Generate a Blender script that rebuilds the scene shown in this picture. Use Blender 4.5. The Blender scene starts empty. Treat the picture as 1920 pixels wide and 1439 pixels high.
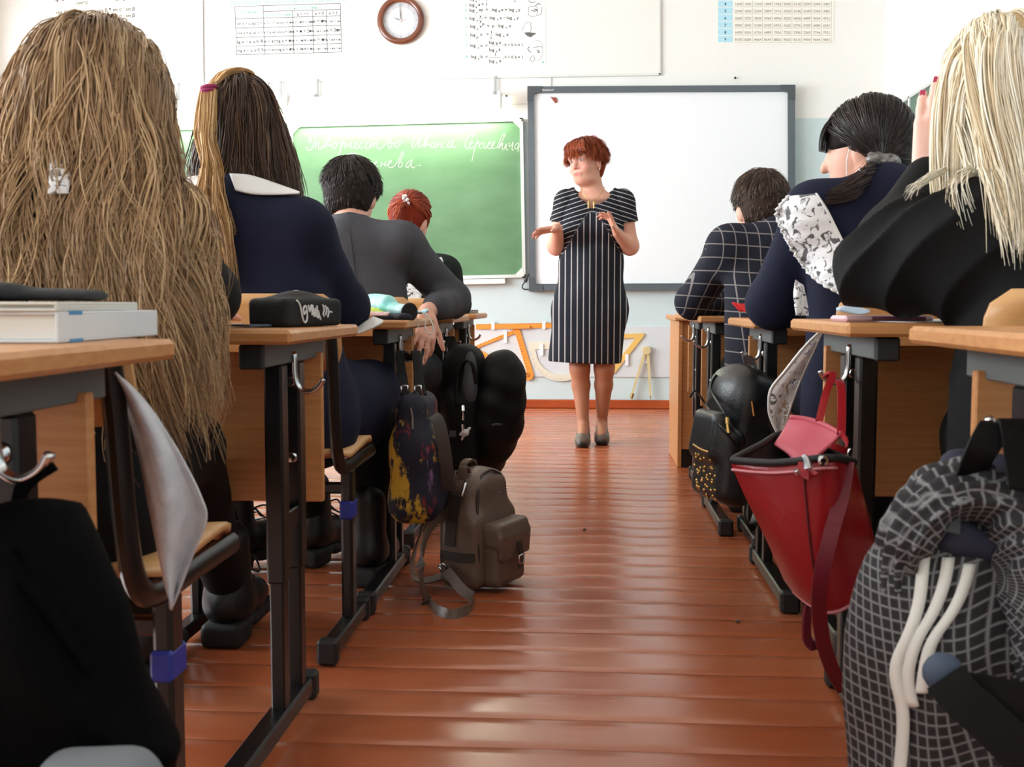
import bpy, math, random
import numpy as np
from mathutils import Vector, Matrix

# ---------------------------------------------------------------- camera, light, exposure
scn = bpy.context.scene
COL = scn.collection
CAM_H, FPX = 0.73, 2050.0
YAW, PITCH = 0.07042769, 0.07279796
cam_d = bpy.data.cameras.new('camera'); cam = bpy.data.objects.new('camera', cam_d); COL.objects.link(cam)
cam.location = (0, 0, CAM_H); cam.rotation_euler = (math.pi / 2 - PITCH, 0, YAW)
cam_d.sensor_fit = 'HORIZONTAL'; cam_d.sensor_width = 36; cam_d.lens = 36 * FPX / 1920
cam_d.clip_start = 0.02
cam_d.dof.use_dof = True; cam_d.dof.focus_distance = 4.2; cam_d.dof.aperture_fstop = 13
scn.camera = cam
scn.view_settings.view_transform = 'Standard'; scn.view_settings.look = 'None'
scn.view_settings.exposure = 0.70; scn.view_settings.gamma = 1
scn.view_settings.use_curve_mapping = False
world = bpy.data.worlds.new('overcast_sky'); scn.world = world; world.use_nodes = True
bg = world.node_tree.nodes['Background']; bg.inputs[0].default_value = (0.86, 0.93, 1, 1); bg.inputs[1].default_value = 1.0

XL, XR, YF, YB, ZC = -4.19, 1.965, 7.64, -1.6, 3.15       # room shell
WINS = [(-0.95, 0.85), (1.75, 3.55), (4.05, 5.75), (6.05, 7.45)]          # windows in the wall by the street (y ranges)

def area(name, loc, rot, sx, sy, power, colr=(1, 1, 1)):
    d = bpy.data.lights.new(name, 'AREA'); d.shape = 'RECTANGLE'; d.size = sx; d.size_y = sy
    d.energy = power; d.color = colr
    o = bpy.data.objects.new(name, d); COL.objects.link(o); o.location = loc; o.rotation_euler = rot
    return o
for (wa, wb), pw in zip(WINS, (58, 120, 140, 22)):
    area('window_daylight', (XL - 0.12, (wa + wb) / 2, 1.75), (0, -math.pi / 2, 0), 1.7, wb - wa, pw, (0.87, 0.95, 1))

# ---------------------------------------------------------------- helpers
cp, sp, cyw, syw = math.cos(PITCH), math.sin(PITCH), math.cos(YAW), math.sin(YAW)
FW = np.array([-syw * cp, cyw * cp, -sp]); RT = np.array([cyw, syw, 0.]); UP = np.cross(RT, FW)
def at(px, py, Y):
    """point of the plane at depth Y that was measured at a given spot of the photograph"""
    d = FW + RT * ((px - 960) / FPX) - UP * ((py - 719.5) / FPX)
    p = np.array([0, 0, CAM_H]) + d * (Y / d[1])
    return Vector(p)
def lin(c):
    c = c / 255.0
    return c / 12.92 if c <= 0.04045 else ((c + 0.055) / 1.055) ** 2.4
def rgb(r, g, b): return (lin(r), lin(g), lin(b), 1)
RNG = random.Random(7); NR = np.random.RandomState(11)

MATS = {}
def mat(name, colr, rough=0.6, metal=0.0, spec=0.5, vary=None, vscale=8, stretch=(1, 1, 1), bump=0.0, bscale=200, coat=0.0, attr=None, trans=0, sheen=0, bstretch=None, coords='Object'):
    """principled material; vary = second colour mixed in by noise"""
    if name in MATS: return MATS[name]
    m = bpy.data.materials.new(name); m.use_nodes = True; MATS[name] = m
    nt = m.node_tree; b = nt.nodes['Principled BSDF']
    b.inputs['Roughness'].default_value = rough; b.inputs['Metallic'].default_value = metal
    b.inputs['Specular IOR Level'].default_value = spec; b.inputs['Base Color'].default_value = colr
    b.inputs['Coat Weight'].default_value = coat
    if sheen: b.inputs['Sheen Weight'].default_value = sheen; b.inputs['Sheen Roughness'].default_value = 0.5
    if trans: b.inputs['Subsurface Weight'].default_value = trans; b.inputs['Subsurface Scale'].default_value = 0.01
    tc = None
    def coord(st):
        t = nt.nodes.new('ShaderNodeTexCoord'); mp = nt.nodes.new('ShaderNodeMapping')
        mp.inputs['Scale'].default_value = st; nt.links.new(t.outputs[coords], mp.inputs[0]); return mp
    src = None
    if attr:
        a = nt.nodes.new('ShaderNodeAttribute'); a.attribute_name = attr; src = a.outputs['Color']
        nt.links.new(src, b.inputs['Base Color'])
    if vary:
        mp = coord(stretch); n = nt.nodes.new('ShaderNodeTexNoise'); n.inputs['Scale'].default_value = vscale
        n.inputs['Detail'].default_value = 6
        nt.links.new(mp.outputs[0], n.inputs['Vector'])
        mx = nt.nodes.new('ShaderNodeMix'); mx.data_type = 'RGBA'
        mx.inputs[6].default_value = colr; mx.inputs[7].default_value = vary
        rp = nt.nodes.new('ShaderNodeValToRGB'); rp.color_ramp.elements[0].position = 0.35; rp.color_ramp.elements[1].position = 0.68
        nt.links.new(n.outputs[0], rp.inputs[0]); nt.links.new(rp.outputs[0], mx.inputs[0])
        if src: nt.links.new(src, mx.inputs[6])
        nt.links.new(mx.outputs[2], b.inputs['Base Color'])
    if bump:
        mp = coord(bstretch or (1, 1, 1)); n = nt.nodes.new('ShaderNodeTexNoise'); n.inputs['Scale'].default_value = bscale
        n.inputs['Detail'].default_value = 3
        bp = nt.nodes.new('ShaderNodeBump'); bp.inputs['Strength'].default_value = bump; bp.inputs['Distance'].default_value = 0.004
        nt.links.new(mp.outputs[0], n.inputs['Vector']); nt.links.new(n.outputs[0], bp.inputs['Height'])
        nt.links.new(bp.outputs[0], b.inputs['Normal'])
    return m
def emit(name, colr, strength):
    m = bpy.data.materials.new(name); m.use_nodes = True; b = m.node_tree.nodes['Principled BSDF']
    b.inputs['Base Color'].default_value = (1, 1, 1, 1)
    b.inputs['Emission Color'].default_value = colr; b.inputs['Emission Strength'].default_value = strength
    return m

def link(o, parent=None):
    COL.objects.link(o)
    if parent: o.parent = parent
    return o
def mesh_np(name, V, Fq, m, parent=None, smooth=True, colors=None, world=True):
    """V (n,3) array, Fq list of faces or (m,k) int array; in world coordinates; re-based onto the parent's origin"""
    V = np.asarray(V, dtype=np.float32)
    if parent is not None and world: V = V - np.array(base_of(parent), dtype=np.float32)
    me = bpy.data.meshes.new(name)
    if isinstance(Fq, np.ndarray) and Fq.ndim == 2:
        n, k = Fq.shape
        me.vertices.add(len(V)); me.vertices.foreach_set('co', V.ravel())
        me.loops.add(n * k); me.loops.foreach_set('vertex_index', Fq.astype(np.int32).ravel())
        me.polygons.add(n); me.polygons.foreach_set('loop_start', np.arange(0, n * k, k, dtype=np.int32))
        me.update(calc_edges=True)
    else:
        me.from_pydata(V.tolist(), [], [list(f) for f in Fq]); me.update()
    if smooth: me.polygons.foreach_set('use_smooth', np.ones(len(me.polygons), dtype=bool))
    if colors is not None:
        ca = me.color_attributes.new('Col', 'FLOAT_COLOR', 'POINT')
        c4 = np.ones((len(V), 4), dtype=np.float32); c4[:, :3] = colors
        ca.data.foreach_set('color', c4.ravel())
    for mm in (m if isinstance(m, (list, tuple)) else [m]): me.materials.append(mm)
    o = bpy.data.objects.new(name, me); link(o, parent)
    return o
def base_of(o):
    p = Vector(o.location)
    while o.parent: o = o.parent; p += o.location
    return p
def tag(o, label=None, cat=None, group=None, kind=None):
    if label: o['label'] = label
    if cat: o['category'] = cat
    if group: o['group'] = group
    if kind: o['kind'] = kind
    return o
def thing(name, loc, label, cat, group=None):
    o = bpy.data.objects.new(name, None); o.empty_display_size = 0.05; COL.objects.link(o); o.location = loc
    return tag(o, label, cat, group)

class MB:
    """collects shapes and builds ONE mesh object"""
    def __init__(s): s.v = []; s.f = []; s.mi = []; s.cur = 0
    def add(s, vs, fs):
        n = len(s.v); s.v += [tuple(v) for v in vs]; s.f += [tuple(i + n for i in f) for f in fs]; s.mi += [s.cur] * len(fs); return s
    def box(s, lo, hi, bev=0.0, M=None):
        x0, y0, z0 = lo; x1, y1, z1 = hi
        b = min(bev, abs(x1 - x0) * .45, abs(y1 - y0) * .45, abs(z1 - z0) * .45)
        if b <= 0:
            vs = [(x, y, z) for z in (z0, z1) for y in (y0, y1) for x in (x0, x1)]
            fs = [(0, 2, 3, 1), (4, 5, 7, 6), (0, 1, 5, 4), (2, 6, 7, 3), (0, 4, 6, 2), (1, 3, 7, 5)]
        else:
            vs = []; idx = {}
            for i, sx in enumerate((0, 1)):
                for j, sy in enumerate((0, 1)):
                    for k, sz in enumerate((0, 1)):
                        c = [(x0, x1)[sx], (y0, y1)[sy], (z0, z1)[sz]]; inn = [1 - 2 * sx, 1 - 2 * sy, 1 - 2 * sz]
                        for a in range(3):
                            p = [c[q] + inn[q] * b * (q != a) for q in range(3)]
                            idx[(sx, sy, sz, a)] = len(vs); vs.append(p)
            fs = []
            for a in range(3):
                o1, o2 = [q for q in range(3) if q != a]
                for s0 in (0, 1):
                    def key(u, w):
                        t = [0, 0, 0]; t[a] = s0; t[o1] = u; t[o2] = w; return idx[(t[0], t[1], t[2], a)]
                    fs.append((key(0, 0), key(1, 0), key(1, 1), key(0, 1)))
                for u in (0, 1):
                    for w in (0, 1):
                        def kk(e, ax):
                            t = [0, 0, 0]; t[a] = e; t[o1] = u; t[o2] = w; return idx[(t[0], t[1], t[2], ax)]
                        fs.append((kk(0, o1), kk(1, o1), kk(1, o2), kk(0, o2)))
            for sx in (0, 1):
                for sy in (0, 1):
                    for sz in (0, 1): fs.append(tuple(idx[(sx, sy, sz, a)] for a in range(3)))
        if M is not None: vs = [M @ Vector(v) for v in vs]
        return s.add(vs, fs)
    def tube(s, pts, r, n=8, cap=True, flat=1.0, up=None):
        P = [Vector(p) for p in pts]; R = r if isinstance(r, (list, tuple)) else [r] * len(P)
        vs = []; t0 = None; nrm = None
        for i, p in enumerate(P):
            t = (P[min(i + 1, len(P) - 1)] - P[max(i - 1, 0)]).normalized()
            if nrm is None:
                a = Vector(up) if up else (Vector((0, 0, 1)) if abs(t.z) < .9 else Vector((1, 0, 0)))
                nrm = (a - t * a.dot(t)).normalized()
            else:
                nrm = (nrm - t * nrm.dot(t)).normalized()
            bn = t.cross(nrm)
            for k in range(n):
                an = 2 * math.pi * k / n
                vs.append(p + (nrm * math.cos(an) * flat + bn * math.sin(an)) * R[i])
        fs = [(i * n + k, i * n + (k + 1) % n, (i + 1) * n + (k + 1) % n, (i + 1) * n + k) for i in range(len(P) - 1) for k in range(n)]
        if cap: fs += [tuple(range(n - 1, -1, -1)), tuple((len(P) - 1) * n + k for k in range(n))]
        return s.add(vs, fs)
    def band(s, pts, w, t, up=None):
        """flat strap along pts; w = half width direction vectors or a width with 'up' as the across axis"""
        P = [Vector(p) for p in pts]; vs = []
        A = [Vector(a) for a in up] if isinstance(up, list) else [Vector(up or (0, 0, 1))] * len(P)
        W = w if isinstance(w, (list, tuple)) else [w] * len(P)
        for i, p in enumerate(P):
            tg = (P[min(i + 1, len(P) - 1)] - P[max(i - 1, 0)]).normalized()
            a = (A[i] - tg * A[i].dot(tg)).normalized(); nn = tg.cross(a)
            for (u, q) in ((-.5, -.5), (.5, -.5), (.5, .5), (-.5, .5)): vs.append(p + a * u * W[i] + nn * q * t)
        n = len(P)
        fs = [(i * 4 + k, i * 4 + (k + 1) % 4, (i + 1) * 4 + (k + 1) % 4, (i + 1) * 4 + k) for i in range(n - 1) for k in range(4)]
        fs += [(3, 2, 1, 0), tuple((n - 1) * 4 + k for k in range(4))]
        return s.add(vs, fs)
    def lathe(s, prof, c, n=24, axis='z', cap=True):
        vs = []
        for r, h in prof:
            for k in range(n):
                a = 2 * math.pi * k / n
                x, y = r * math.cos(a), r * math.sin(a)
                v = (x, y, h) if axis == 'z' else ((x, h, y) if axis == 'y' else (h, x, y))
                vs.append((v[0] + c[0], v[1] + c[1], v[2] + c[2]))
        m = len(prof)
        fs = [(i * n + k, i * n + (k + 1) % n, (i + 1) * n + (k + 1) % n, (i + 1) * n + k) for i in range(m - 1) for k in range(n)]
        if cap: fs += [tuple(range(n - 1, -1, -1)), tuple((m - 1) * n + k for k in range(n))]
        return s.add(vs, fs)
    def prism(s, poly, dvec):
        d = Vector(dvec); n = len(poly); P = [Vector(p) for p in poly]
        fs = [tuple(range(n)), tuple(range(2 * n - 1, n - 1, -1))] + [(k, k + n, (k + 1) % n + n, (k + 1) % n) for k in range(n)]
        return s.add(P + [p + d for p in P], fs)
    def grid(s, rows, closed=False, thick=None):
        n = len(rows[0]); vs = [p for r in rows for p in r]
        fs = []
        for i in range(len(rows) - 1):
            for k in range(n if closed else n - 1):
                fs.append((i * n + k, i * n + (k + 1) % n, (i + 1) * n + (k + 1) % n, (i + 1) * n + k))
        return s.add(vs, fs)
    def build(s, name, m, parent=None, smooth=False, solid=0, subd=0):
        V = np.array([tuple(v) for v in s.v], dtype=np.float32)
        o = mesh_np(name, V, s.f, m, parent, smooth)
        if len(o.data.materials) > 1: o.data.polygons.foreach_set('material_index', np.array(s.mi, dtype=np.int32))
        if solid:
            md = o.modifiers.new('t', 'SOLIDIFY'); md.thickness = solid; md.offset = 0
        if subd:
            md = o.modifiers.new('s', 'SUBSURF'); md.levels = subd; md.render_levels = subd
        if smooth == 'auto':
            o.data.polygons.foreach_set('use_smooth', np.ones(len(o.data.polygons), dtype=bool))
            try: o.data.set_sharp_from_angle(angle=math.radians(40))
            except Exception: pass
        return o
def smoothline(pts, n=6):
    """Catmull-Rom through pts"""
    P = [Vector(p) for p in pts]; out = []
    for i in range(len(P) - 1):
        p0, p1, p2, p3 = P[max(i - 1, 0)], P[i], P[i + 1], P[min(i + 2, len(P) - 1)]
        for k in range(n):
            t = k / n
            out.append(0.5 * ((2 * p1) + (p2 - p0) * t + (2 * p0 - 5 * p1 + 4 * p2 - p3) * t * t + (3 * p1 - p0 - 3 * p2 + p3) * t ** 3))
    out.append(P[-1]); return out
_fonts = {}
def text_mesh(items, name, m, parent, to_world):
    """items: (string, u, v, size, align); flat print joined into one mesh; to_world maps (u, v) to a point"""
    mb = MB()
    for (s, u, v, size, al) in items:
        cu = bpy.data.curves.new('t', 'FONT'); cu.body = s; cu.size = size; cu.align_x = al; cu.resolution_u = 2; cu.offset = .022 * size
        ob = bpy.data.objects.new('t', cu); me = ob.to_mesh()
        vs = [to_world(u + w.co.x, v + w.co.y) for w in me.vertices]
        fs = [tuple(p.vertices) for p in me.polygons]
        if vs: mb.add(vs, fs)
        ob.to_mesh_clear(); bpy.data.objects.remove(ob); bpy.data.curves.remove(cu)
    return mb.build(name, m, parent)
# ---------------------------------------------------------------- setting
M_ceil = mat('ceiling_paint', rgb(235, 234, 228), 0.9)
M_wall = mat('wall_paint', rgb(238, 238, 232), 0.85, bump=0.12, bscale=60)
def wall_two_tone():
    m = mat('wall_two_tone', rgb(240, 240, 236), 0.75, bump=0.1, bscale=50)
    nt = m.node_tree; b = nt.nodes['Principled BSDF']
    g = nt.nodes.new('ShaderNodeNewGeometry'); sx = nt.nodes.new('ShaderNodeSeparateXYZ'); nt.links.new(g.outputs['Position'], sx.inputs[0])
    n = nt.nodes.new('ShaderNodeTexNoise'); n.inputs['Scale'].default_value = 14
    ad = nt.nodes.new('ShaderNodeMath'); ad.operation = 'MULTIPLY_ADD'; ad.inputs[1].default_value = 0.012
    nt.links.new(n.outputs[0], ad.inputs[0]); nt.links.new(sx.outputs[2], ad.inputs[2])
    gt = nt.nodes.new('ShaderNodeMath'); gt.operation = 'GREATER_THAN'; gt.inputs[1].default_value = 1.99
    nt.links.new(ad.outputs[0], gt.inputs[0])
    mx = nt.nodes.new('ShaderNodeMix'); mx.data_type = 'RGBA'; mx.inputs[6].default_value = rgb(205, 222, 224); mx.inputs[7].default_value = rgb(240, 240, 236)
    nt.links.new(gt.outputs[0], mx.inputs[0]); nt.links.new(mx.outputs[2], b.inputs['Base Color'])
    return m
M_wall2 = wall_two_tone()
def struct(name, mb, m, **k): return tag(mb.build(name, m, **k), kind='structure')
struct('wall_front', MB().box((XL - .3, YF, -.1), (XR + .2, YF + .2, ZC)), M_wall2)
struct('wall_right', MB().box((XR, YB, -.1), (XR + .2, YF, ZC)), M_wall2)
struct('wall_back', MB().box((XL - .3, YB - .2, -.1), (XR + .2, YB, ZC)), M_wall)
struct('ceiling', MB().box((XL - .3, YB - .2, ZC), (XR + .2, YF + .2, ZC + .15)), M_ceil)
wl = MB(); z0, z1 = 0.85, 2.7
wl.box((XL - .3, YB, -.1), (XL, YF, z0)); wl.box((XL - .3, YB, z1), (XL, YF, ZC))
edges = [YB] + [e for w in WINS for e in w] + [YF]
for k in range(0, len(edges), 2): wl.box((XL - .3, edges[k], z0), (XL, edges[k + 1], z1))
struct('wall_left', wl, M_wall)
M_pvc = mat('window_frame_white', rgb(240, 240, 240), 0.35)
def glass():
    m = bpy.data.materials.new('window_glass'); m.use_nodes = True; nt = m.node_tree
    t = nt.nodes.new('ShaderNodeBsdfTransparent'); g = nt.nodes.new('ShaderNodeBsdfGlossy'); g.inputs['Roughness'].default_value = 0.02
    x = nt.nodes.new('ShaderNodeMixShader'); x.inputs[0].default_value = 0.06
    nt.links.new(t.outputs[0], x.inputs[1]); nt.links.new(g.outputs[0], x.inputs[2]); nt.links.new(x.outputs[0], nt.nodes['Material Output'].inputs[0]); return m
M_glass = glass()
for k, (a, b) in enumerate(WINS):
    e = bpy.data.objects.new('window_%d' % (k + 1), None); COL.objects.link(e); e.location = (XL - .1, a, z0); e['kind'] = 'structure'
    f = MB(); t = .05; x0, x1 = XL - .13, XL - .07
    f.box((x0, a, z0), (x1, b, z0 + t)); f.box((x0, a, z1 - t), (x1, b, z1)); f.box((x0, a, z0), (x1, a + t, z1)); f.box((x0, b - t, z0), (x1, b, z1))
    f.box((x0, (a + b) / 2 - t / 2, z0), (x1, (a + b) / 2 + t / 2, z1)); f.build('window_frame', M_pvc, e)
    for (p, q) in ((a + t, (a + b) / 2 - t / 2), ((a + b) / 2 + t / 2, b - t)):
        MB().box((XL - .102, p, z0 + t), (XL - .098, q, z1 - t)).build('pane', M_glass, e)
    MB().box((XL - .1, a - .04, z0 - .03), (XL + .14, b + .04, z0), .006).build('window_sill', M_pvc, e)

# floor of painted boards: every board its own piece
def floor_mat():
    m = mat('floor_paint', rgb(150, 69, 34), 0.2, spec=0.75)
    nt = m.node_tree; b = nt.nodes['Principled BSDF']
    g = nt.nodes.new('ShaderNodeNewGeometry')
    def noise(sc, st, det=5):
        mp = nt.nodes.new('ShaderNodeMapping'); mp.inputs['Scale'].default_value = st; nt.links.new(g.outputs['Position'], mp.inputs[0])
        n = nt.nodes.new('ShaderNodeTexNoise'); n.inputs['Scale'].default_value = sc; n.inputs['Detail'].default_value = det
        nt.links.new(mp.outputs[0], n.inputs['Vector']); return n
    def ramp(src, p0, p1):
        r = nt.nodes.new('ShaderNodeValToRGB'); r.color_ramp.elements[0].position = p0; r.color_ramp.elements[1].position = p1
        nt.links.new(src.outputs[0], r.inputs[0]); return r
    def mix(fac, a, c2):
        x = nt.nodes.new('ShaderNodeMix'); x.data_type = 'RGBA'; nt.links.new(fac, x.inputs[0])
        if isinstance(a, tuple): x.inputs[6].default_value = a
        else: nt.links.new(a, x.inputs[6])
        if isinstance(c2, tuple): x.inputs[7].default_value = c2
        else: nt.links.new(c2, x.inputs[7])
        return x.outputs[2]
    patch = ramp(noise(1.3, (1, 1.6, 1)), .38, .66)
    c1 = mix(patch.outputs[0], rgb(168, 90, 55), rgb(192, 120, 86))
    oi = nt.nodes.new('ShaderNodeObjectInfo')
    pm = nt.nodes.new('ShaderNodeMath'); pm.operation = 'MULTIPLY'; pm.inputs[1].default_value = .45; nt.links.new(oi.outputs['Random'], pm.inputs[0])
    c1 = mix(pm.outputs[0], c1, rgb(166, 80, 40))
    # worn scratches with a shape of their own
    sc = ramp(noise(9, (1, 9, 1), 8), .63, .70); zone = ramp(noise(2.0, (1, 1.2, 1)), .52, .62)
    ml = nt.nodes.new('ShaderNodeMath'); ml.operation = 'MULTIPLY'; nt.links.new(sc.outputs[0], ml.inputs[0]); nt.links.new(zone.outputs[0], ml.inputs[1])
    m2 = nt.nodes.new('ShaderNodeMath'); m2.operation = 'MULTIPLY'; m2.inputs[1].default_value = .55; nt.links.new(ml.outputs[0], m2.inputs[0])
    c2 = mix(m2.outputs[0], c1, rgb(214, 160, 122))
    nt.links.new(c2, b.inputs['Base Color'])
    rr = nt.nodes.new('ShaderNodeMapRange'); rr.inputs[3].default_value = .14; rr.inputs[4].default_value = .32
    nt.links.new(noise(4, (1, 2.2, 1)).outputs[0], rr.inputs[0]); nt.links.new(rr.outputs[0], b.inputs['Roughness'])
    bp = nt.nodes.new('ShaderNodeBump'); bp.inputs['Strength'].default_value = .09; bp.inputs['Distance'].default_value = .01
    nt.links.new(noise(7, (.35, 3, 1)).outputs[0], bp.inputs['Height']); nt.links.new(bp.outputs[0], b.inputs['Normal'])
    return m
M_floor = floor_mat()
floor = struct('floor', MB().box((XL - .3, YB - .2, -.12), (XR + .2, YF + .2, -.022)), mat('subfloor_dark', rgb(96, 44, 24), .9))
PW = 0.128
prof = [(-PW / 2 + .0005, -.022), (-PW / 2 + .0005, -.0014), (-PW / 2 + .003, -.0004), (-PW / 4, -.0001), (0, 0), (PW / 4, -.0001), (PW / 2 - .003, -.0004), (PW / 2 - .0005, -.0014), (PW / 2 - .0005, -.022)]
pm_ = MB(); nn = len(prof)
pm_.add([(x, y, z) for x in (XL, XR) for y, z in prof], [tuple(range(nn)), tuple(range(2 * nn - 1, nn - 1, -1))] + [(k, k + nn, k + 1 + nn, k + 1) for k in range(nn - 1)])
plank = None; y = YF - PW / 2
while y > YB:
    if plank is None:
        plank = pm_.build('floor_board', M_floor, floor, smooth='auto'); o = plank
    else:
        o = plank.copy(); COL.objects.link(o)
    o.location = (0, y, 0); o.rotation_euler = (math.radians(RNG.uniform(-.14, .14)), 0, 0)
    o.location.z = -.0004 - RNG.random() * .0006 - abs(math.sin(o.rotation_euler[0])) * PW / 2
    y -= PW
M_base = mat('baseboard_paint', rgb(158, 66, 28), 0.3, vary=rgb(176, 84, 44), vscale=5, bump=.1, bscale=18)
struct('baseboard_front', MB().box((XL, YF - .022, 0), (XR, YF, .062), .006), M_base)
struct('baseboard_right', MB().box((XR - .022, YB, 0), (XR, YF, .062), .006), M_base)

M_hous = mat('lamp_white', rgb(240, 240, 238), .5)
# ---------------------------------------------------------------- front wall
YW = YF
# hanging stand panels behind the posters
M_panel = mat('stand_panel_white', rgb(236, 236, 230), .5, spec=.4)
def on_wall(px, py, d=0.0): return at(px, py, YW - d)
def wall_quad(mb, c, d, th):
    """plate with its corners measured on the wall, standing d proud, th thick; front face at d+th"""
    P = [on_wall(*p, 0) for p in c]; P = [Vector((p.x, YW - d - th, p.z)) for p in P]
    return mb.prism(P, (0, th, 0))
def wplate(name, c, d, th, m, parent=None):
    return wall_quad(MB(), c, d, th).build(name, m, parent)
def wthing(name, px, py, label, cat, group=None):
    p = on_wall(px, py); return thing(name, (p.x, YW, p.z), label, cat, group)
e = wthing('stand_panel', 820, 140, 'wide white stand panel behind the clock and the log formula poster', 'panel')
wplate('board', [(387, 154), (1237, 139), (1236, -190), (383, -190)], 0, .014, M_panel, e)
wplate('edge_strip', [(387, 157), (1238, 142), (1238, 138), (387, 153)], .001, .017, mat('strip_grey', rgb(222, 224, 220), .5), e)
wplate('edge_strip', [(1235, 141), (1238.5, 141), (1237.5, -190), (1234, -190)], .001, .017, MATS['strip_grey'], e)
e = wthing('stand_panel', 200, 150, 'white stand panel at the upper left behind the addition formula poster', 'panel')
wplate('board', [(38, 172), (383, 158), (380, -190), (36, -190)], 0, .014, M_panel, e)
wplate('edge_strip', [(379, 158), (383, 158), (380, -190), (376, -190)], .001, .016, MATS['strip_grey'], e)

M_cream = mat('paper_cream', rgb(243, 236, 216), .7); M_paper = mat('paper_white', rgb(240, 241, 236), .6)
M_ink = mat('ink_black', rgb(38, 38, 38), .7); M_green = mat('ink_green', rgb(130, 205, 170), .7); M_inkg = mat('ink_grey', rgb(100, 102, 100), .7)
def plane_map(tl, tr, bl, d):
    """map (u,v) in photo pixels measured from tl along the poster's edges"""
    A, B, C = on_wall(*tl), on_wall(*tr), on_wall(*bl); lu = math.hypot(tr[0] - tl[0], tr[1] - tl[1]); lv = math.hypot(bl[0] - tl[0], bl[1] - tl[1])
    U, V = (B - A) / lu, (A - C) / lv
    def f(u, v):
        p = A + U * u + V * v; return Vector((p.x, YW - d, p.z))
    return f
# trigonometric identities
e = wthing('formula_poster', 170, 100, 'cream poster of sine and cosine addition formulas above the long-haired girl', 'poster')
wplate('sheet', [(97, 158), (248, 153), (246, -130), (94, -130)], .0145, .0012, M_cream, e)
f = plane_map((106, 12), (240, 6), (109, 150), .0162)
text_mesh([('cos (α ± β) = cos α · cos β ∓ sin α · sin β', 1, -15, 8.6, 'LEFT'), ('sin (α ± β) = sin α · cos β ± cos α · sin β', 3, -27, 8.6, 'LEFT'), ('tg α ± tg β', 62, -36, 8, 'LEFT'),
           ('tg (α ± β) =', 18, -43, 8, 'LEFT'), ('1 ∓ tg α tg β', 58, -50, 8, 'LEFT'), ('tg² α + 1 =   1   ; 1 + ctg² α =   1', 0, 9, 8.4, 'LEFT'), ('cos² α', 40, 1, 8, 'LEFT'), ('sin² α', 112, 4, 8, 'LEFT'), ('sin 2α = 2 sin α cos α', 14, -66, 8.4, 'LEFT'), ('cos 2α = cos² α − sin² α', 14, -78, 8.4, 'LEFT')], 'printed_text', M_ink, e, f)
lm = MB()
def pline(mb, f, u0, v0, u1, v1, w=.6):
    dx, dy = u1 - u0, v1 - v0; L = math.hypot(dx, dy); nx, ny = -dy / L * w / 2, dx / L * w / 2
    return mb.add([f(u0 + nx, v0 + ny), f(u1 + nx, v1 + ny), f(u1 - nx, v1 - ny), f(u0 - nx, v0 - ny)], [(0, 1, 2, 3)])
for a in ((0, 0, 134, 0), (0, -60, 134, -60), (0, 0, 0, -60), (134, 0, 134, -60), (58, -42.5, 104, -42.5)): pline(lm, f, *a)
lm.build('printed_lines', mat('ink_tan', rgb(214, 200, 170), .7), e)
# equation table
e = wthing('formula_poster', 540, 60, 'white poster with a table of trigonometric equations and green heading', 'poster')
wplate('sheet', [(441, 112), (652, 105), (650, -60), (434, -60)], .0145, .0012, M_paper, e)
f = plane_map((442, 13.5), (639, 7.5), (445, 104), .0162)
cols = [0, 53, 108, 145, 170.5, 197]; rows = [0, -11, -23, -40.5, -58, -74.5, -90.5]
lm = MB()
for k, r in enumerate(rows):
    pline(lm, f, 53 if k == 1 else (53 if k == 1 else 0), r, 197, r, 1.3) if k != 1 else pline(lm, f, 53, r, 197, r, 1.3)
for k, c in enumerate(cols): pline(lm, f, c, 0 if k in (0, 1, 5) else -11, c, -90.5, 1.3)
lm.build('printed_lines', M_inkg, e)
T = []
ce = [(cols[k] + cols[k + 1]) / 2 for k in range(5)]; ro = [-34.5, -52, -69, -85]
body = [['sin x = a, |a| ≤ 1', 'x = (−1)ⁿ arcsin a + πn', 'x = −π/2 + 2πn', 'x = πn', 'x = π/2 + 2πn'],
        ['cos x = a, |a| ≤ 1', 'x = ± arccos a + 2πn', 'x = π + 2πn', 'x = π/2 + πn', 'x = 2πn'],
        ['tg x = a, a ∈ R', 'x = arctg a + πn', 'x = −π/4 + πn', 'x = πn', 'x = π/4 + πn'],
        ['ctg x = a, a ∈ R', 'x = arcctg a + πn', 'x = 3π/4 + πn', 'x = π/2 + πn', 'x = π/4 + πn']]
for r in range(4):
    for c in range(5):
        w = cols[c + 1] - cols[c] - 2; s = min(9.0, w / (len(body[r][c]) * .40)); T.append((body[r][c], ce[c], ro[r], s, 'CENTER'))
T += [('a = −1', ce[2], -20, 8, 'CENTER'), ('a = 0', ce[3], -20, 8, 'CENTER'), ('a = 1', ce[4], -20, 8, 'CENTER')]
text_mesh(T, 'printed_text', M_ink, e, f)
text_mesh([('ПРОСТЕЙШИЕ ТРИГОНОМЕТРИЧЕСКИЕ УРАВНЕНИЯ', 99, 3.5, 8.2, 'CENTER'), ('частные решения', 125, -8, 7, 'CENTER'), ('уравнение', 26, -13, 7, 'CENTER'), ('общее решение', 80, -19.5, 7, 'CENTER')], 'heading', M_green, e, f)
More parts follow.
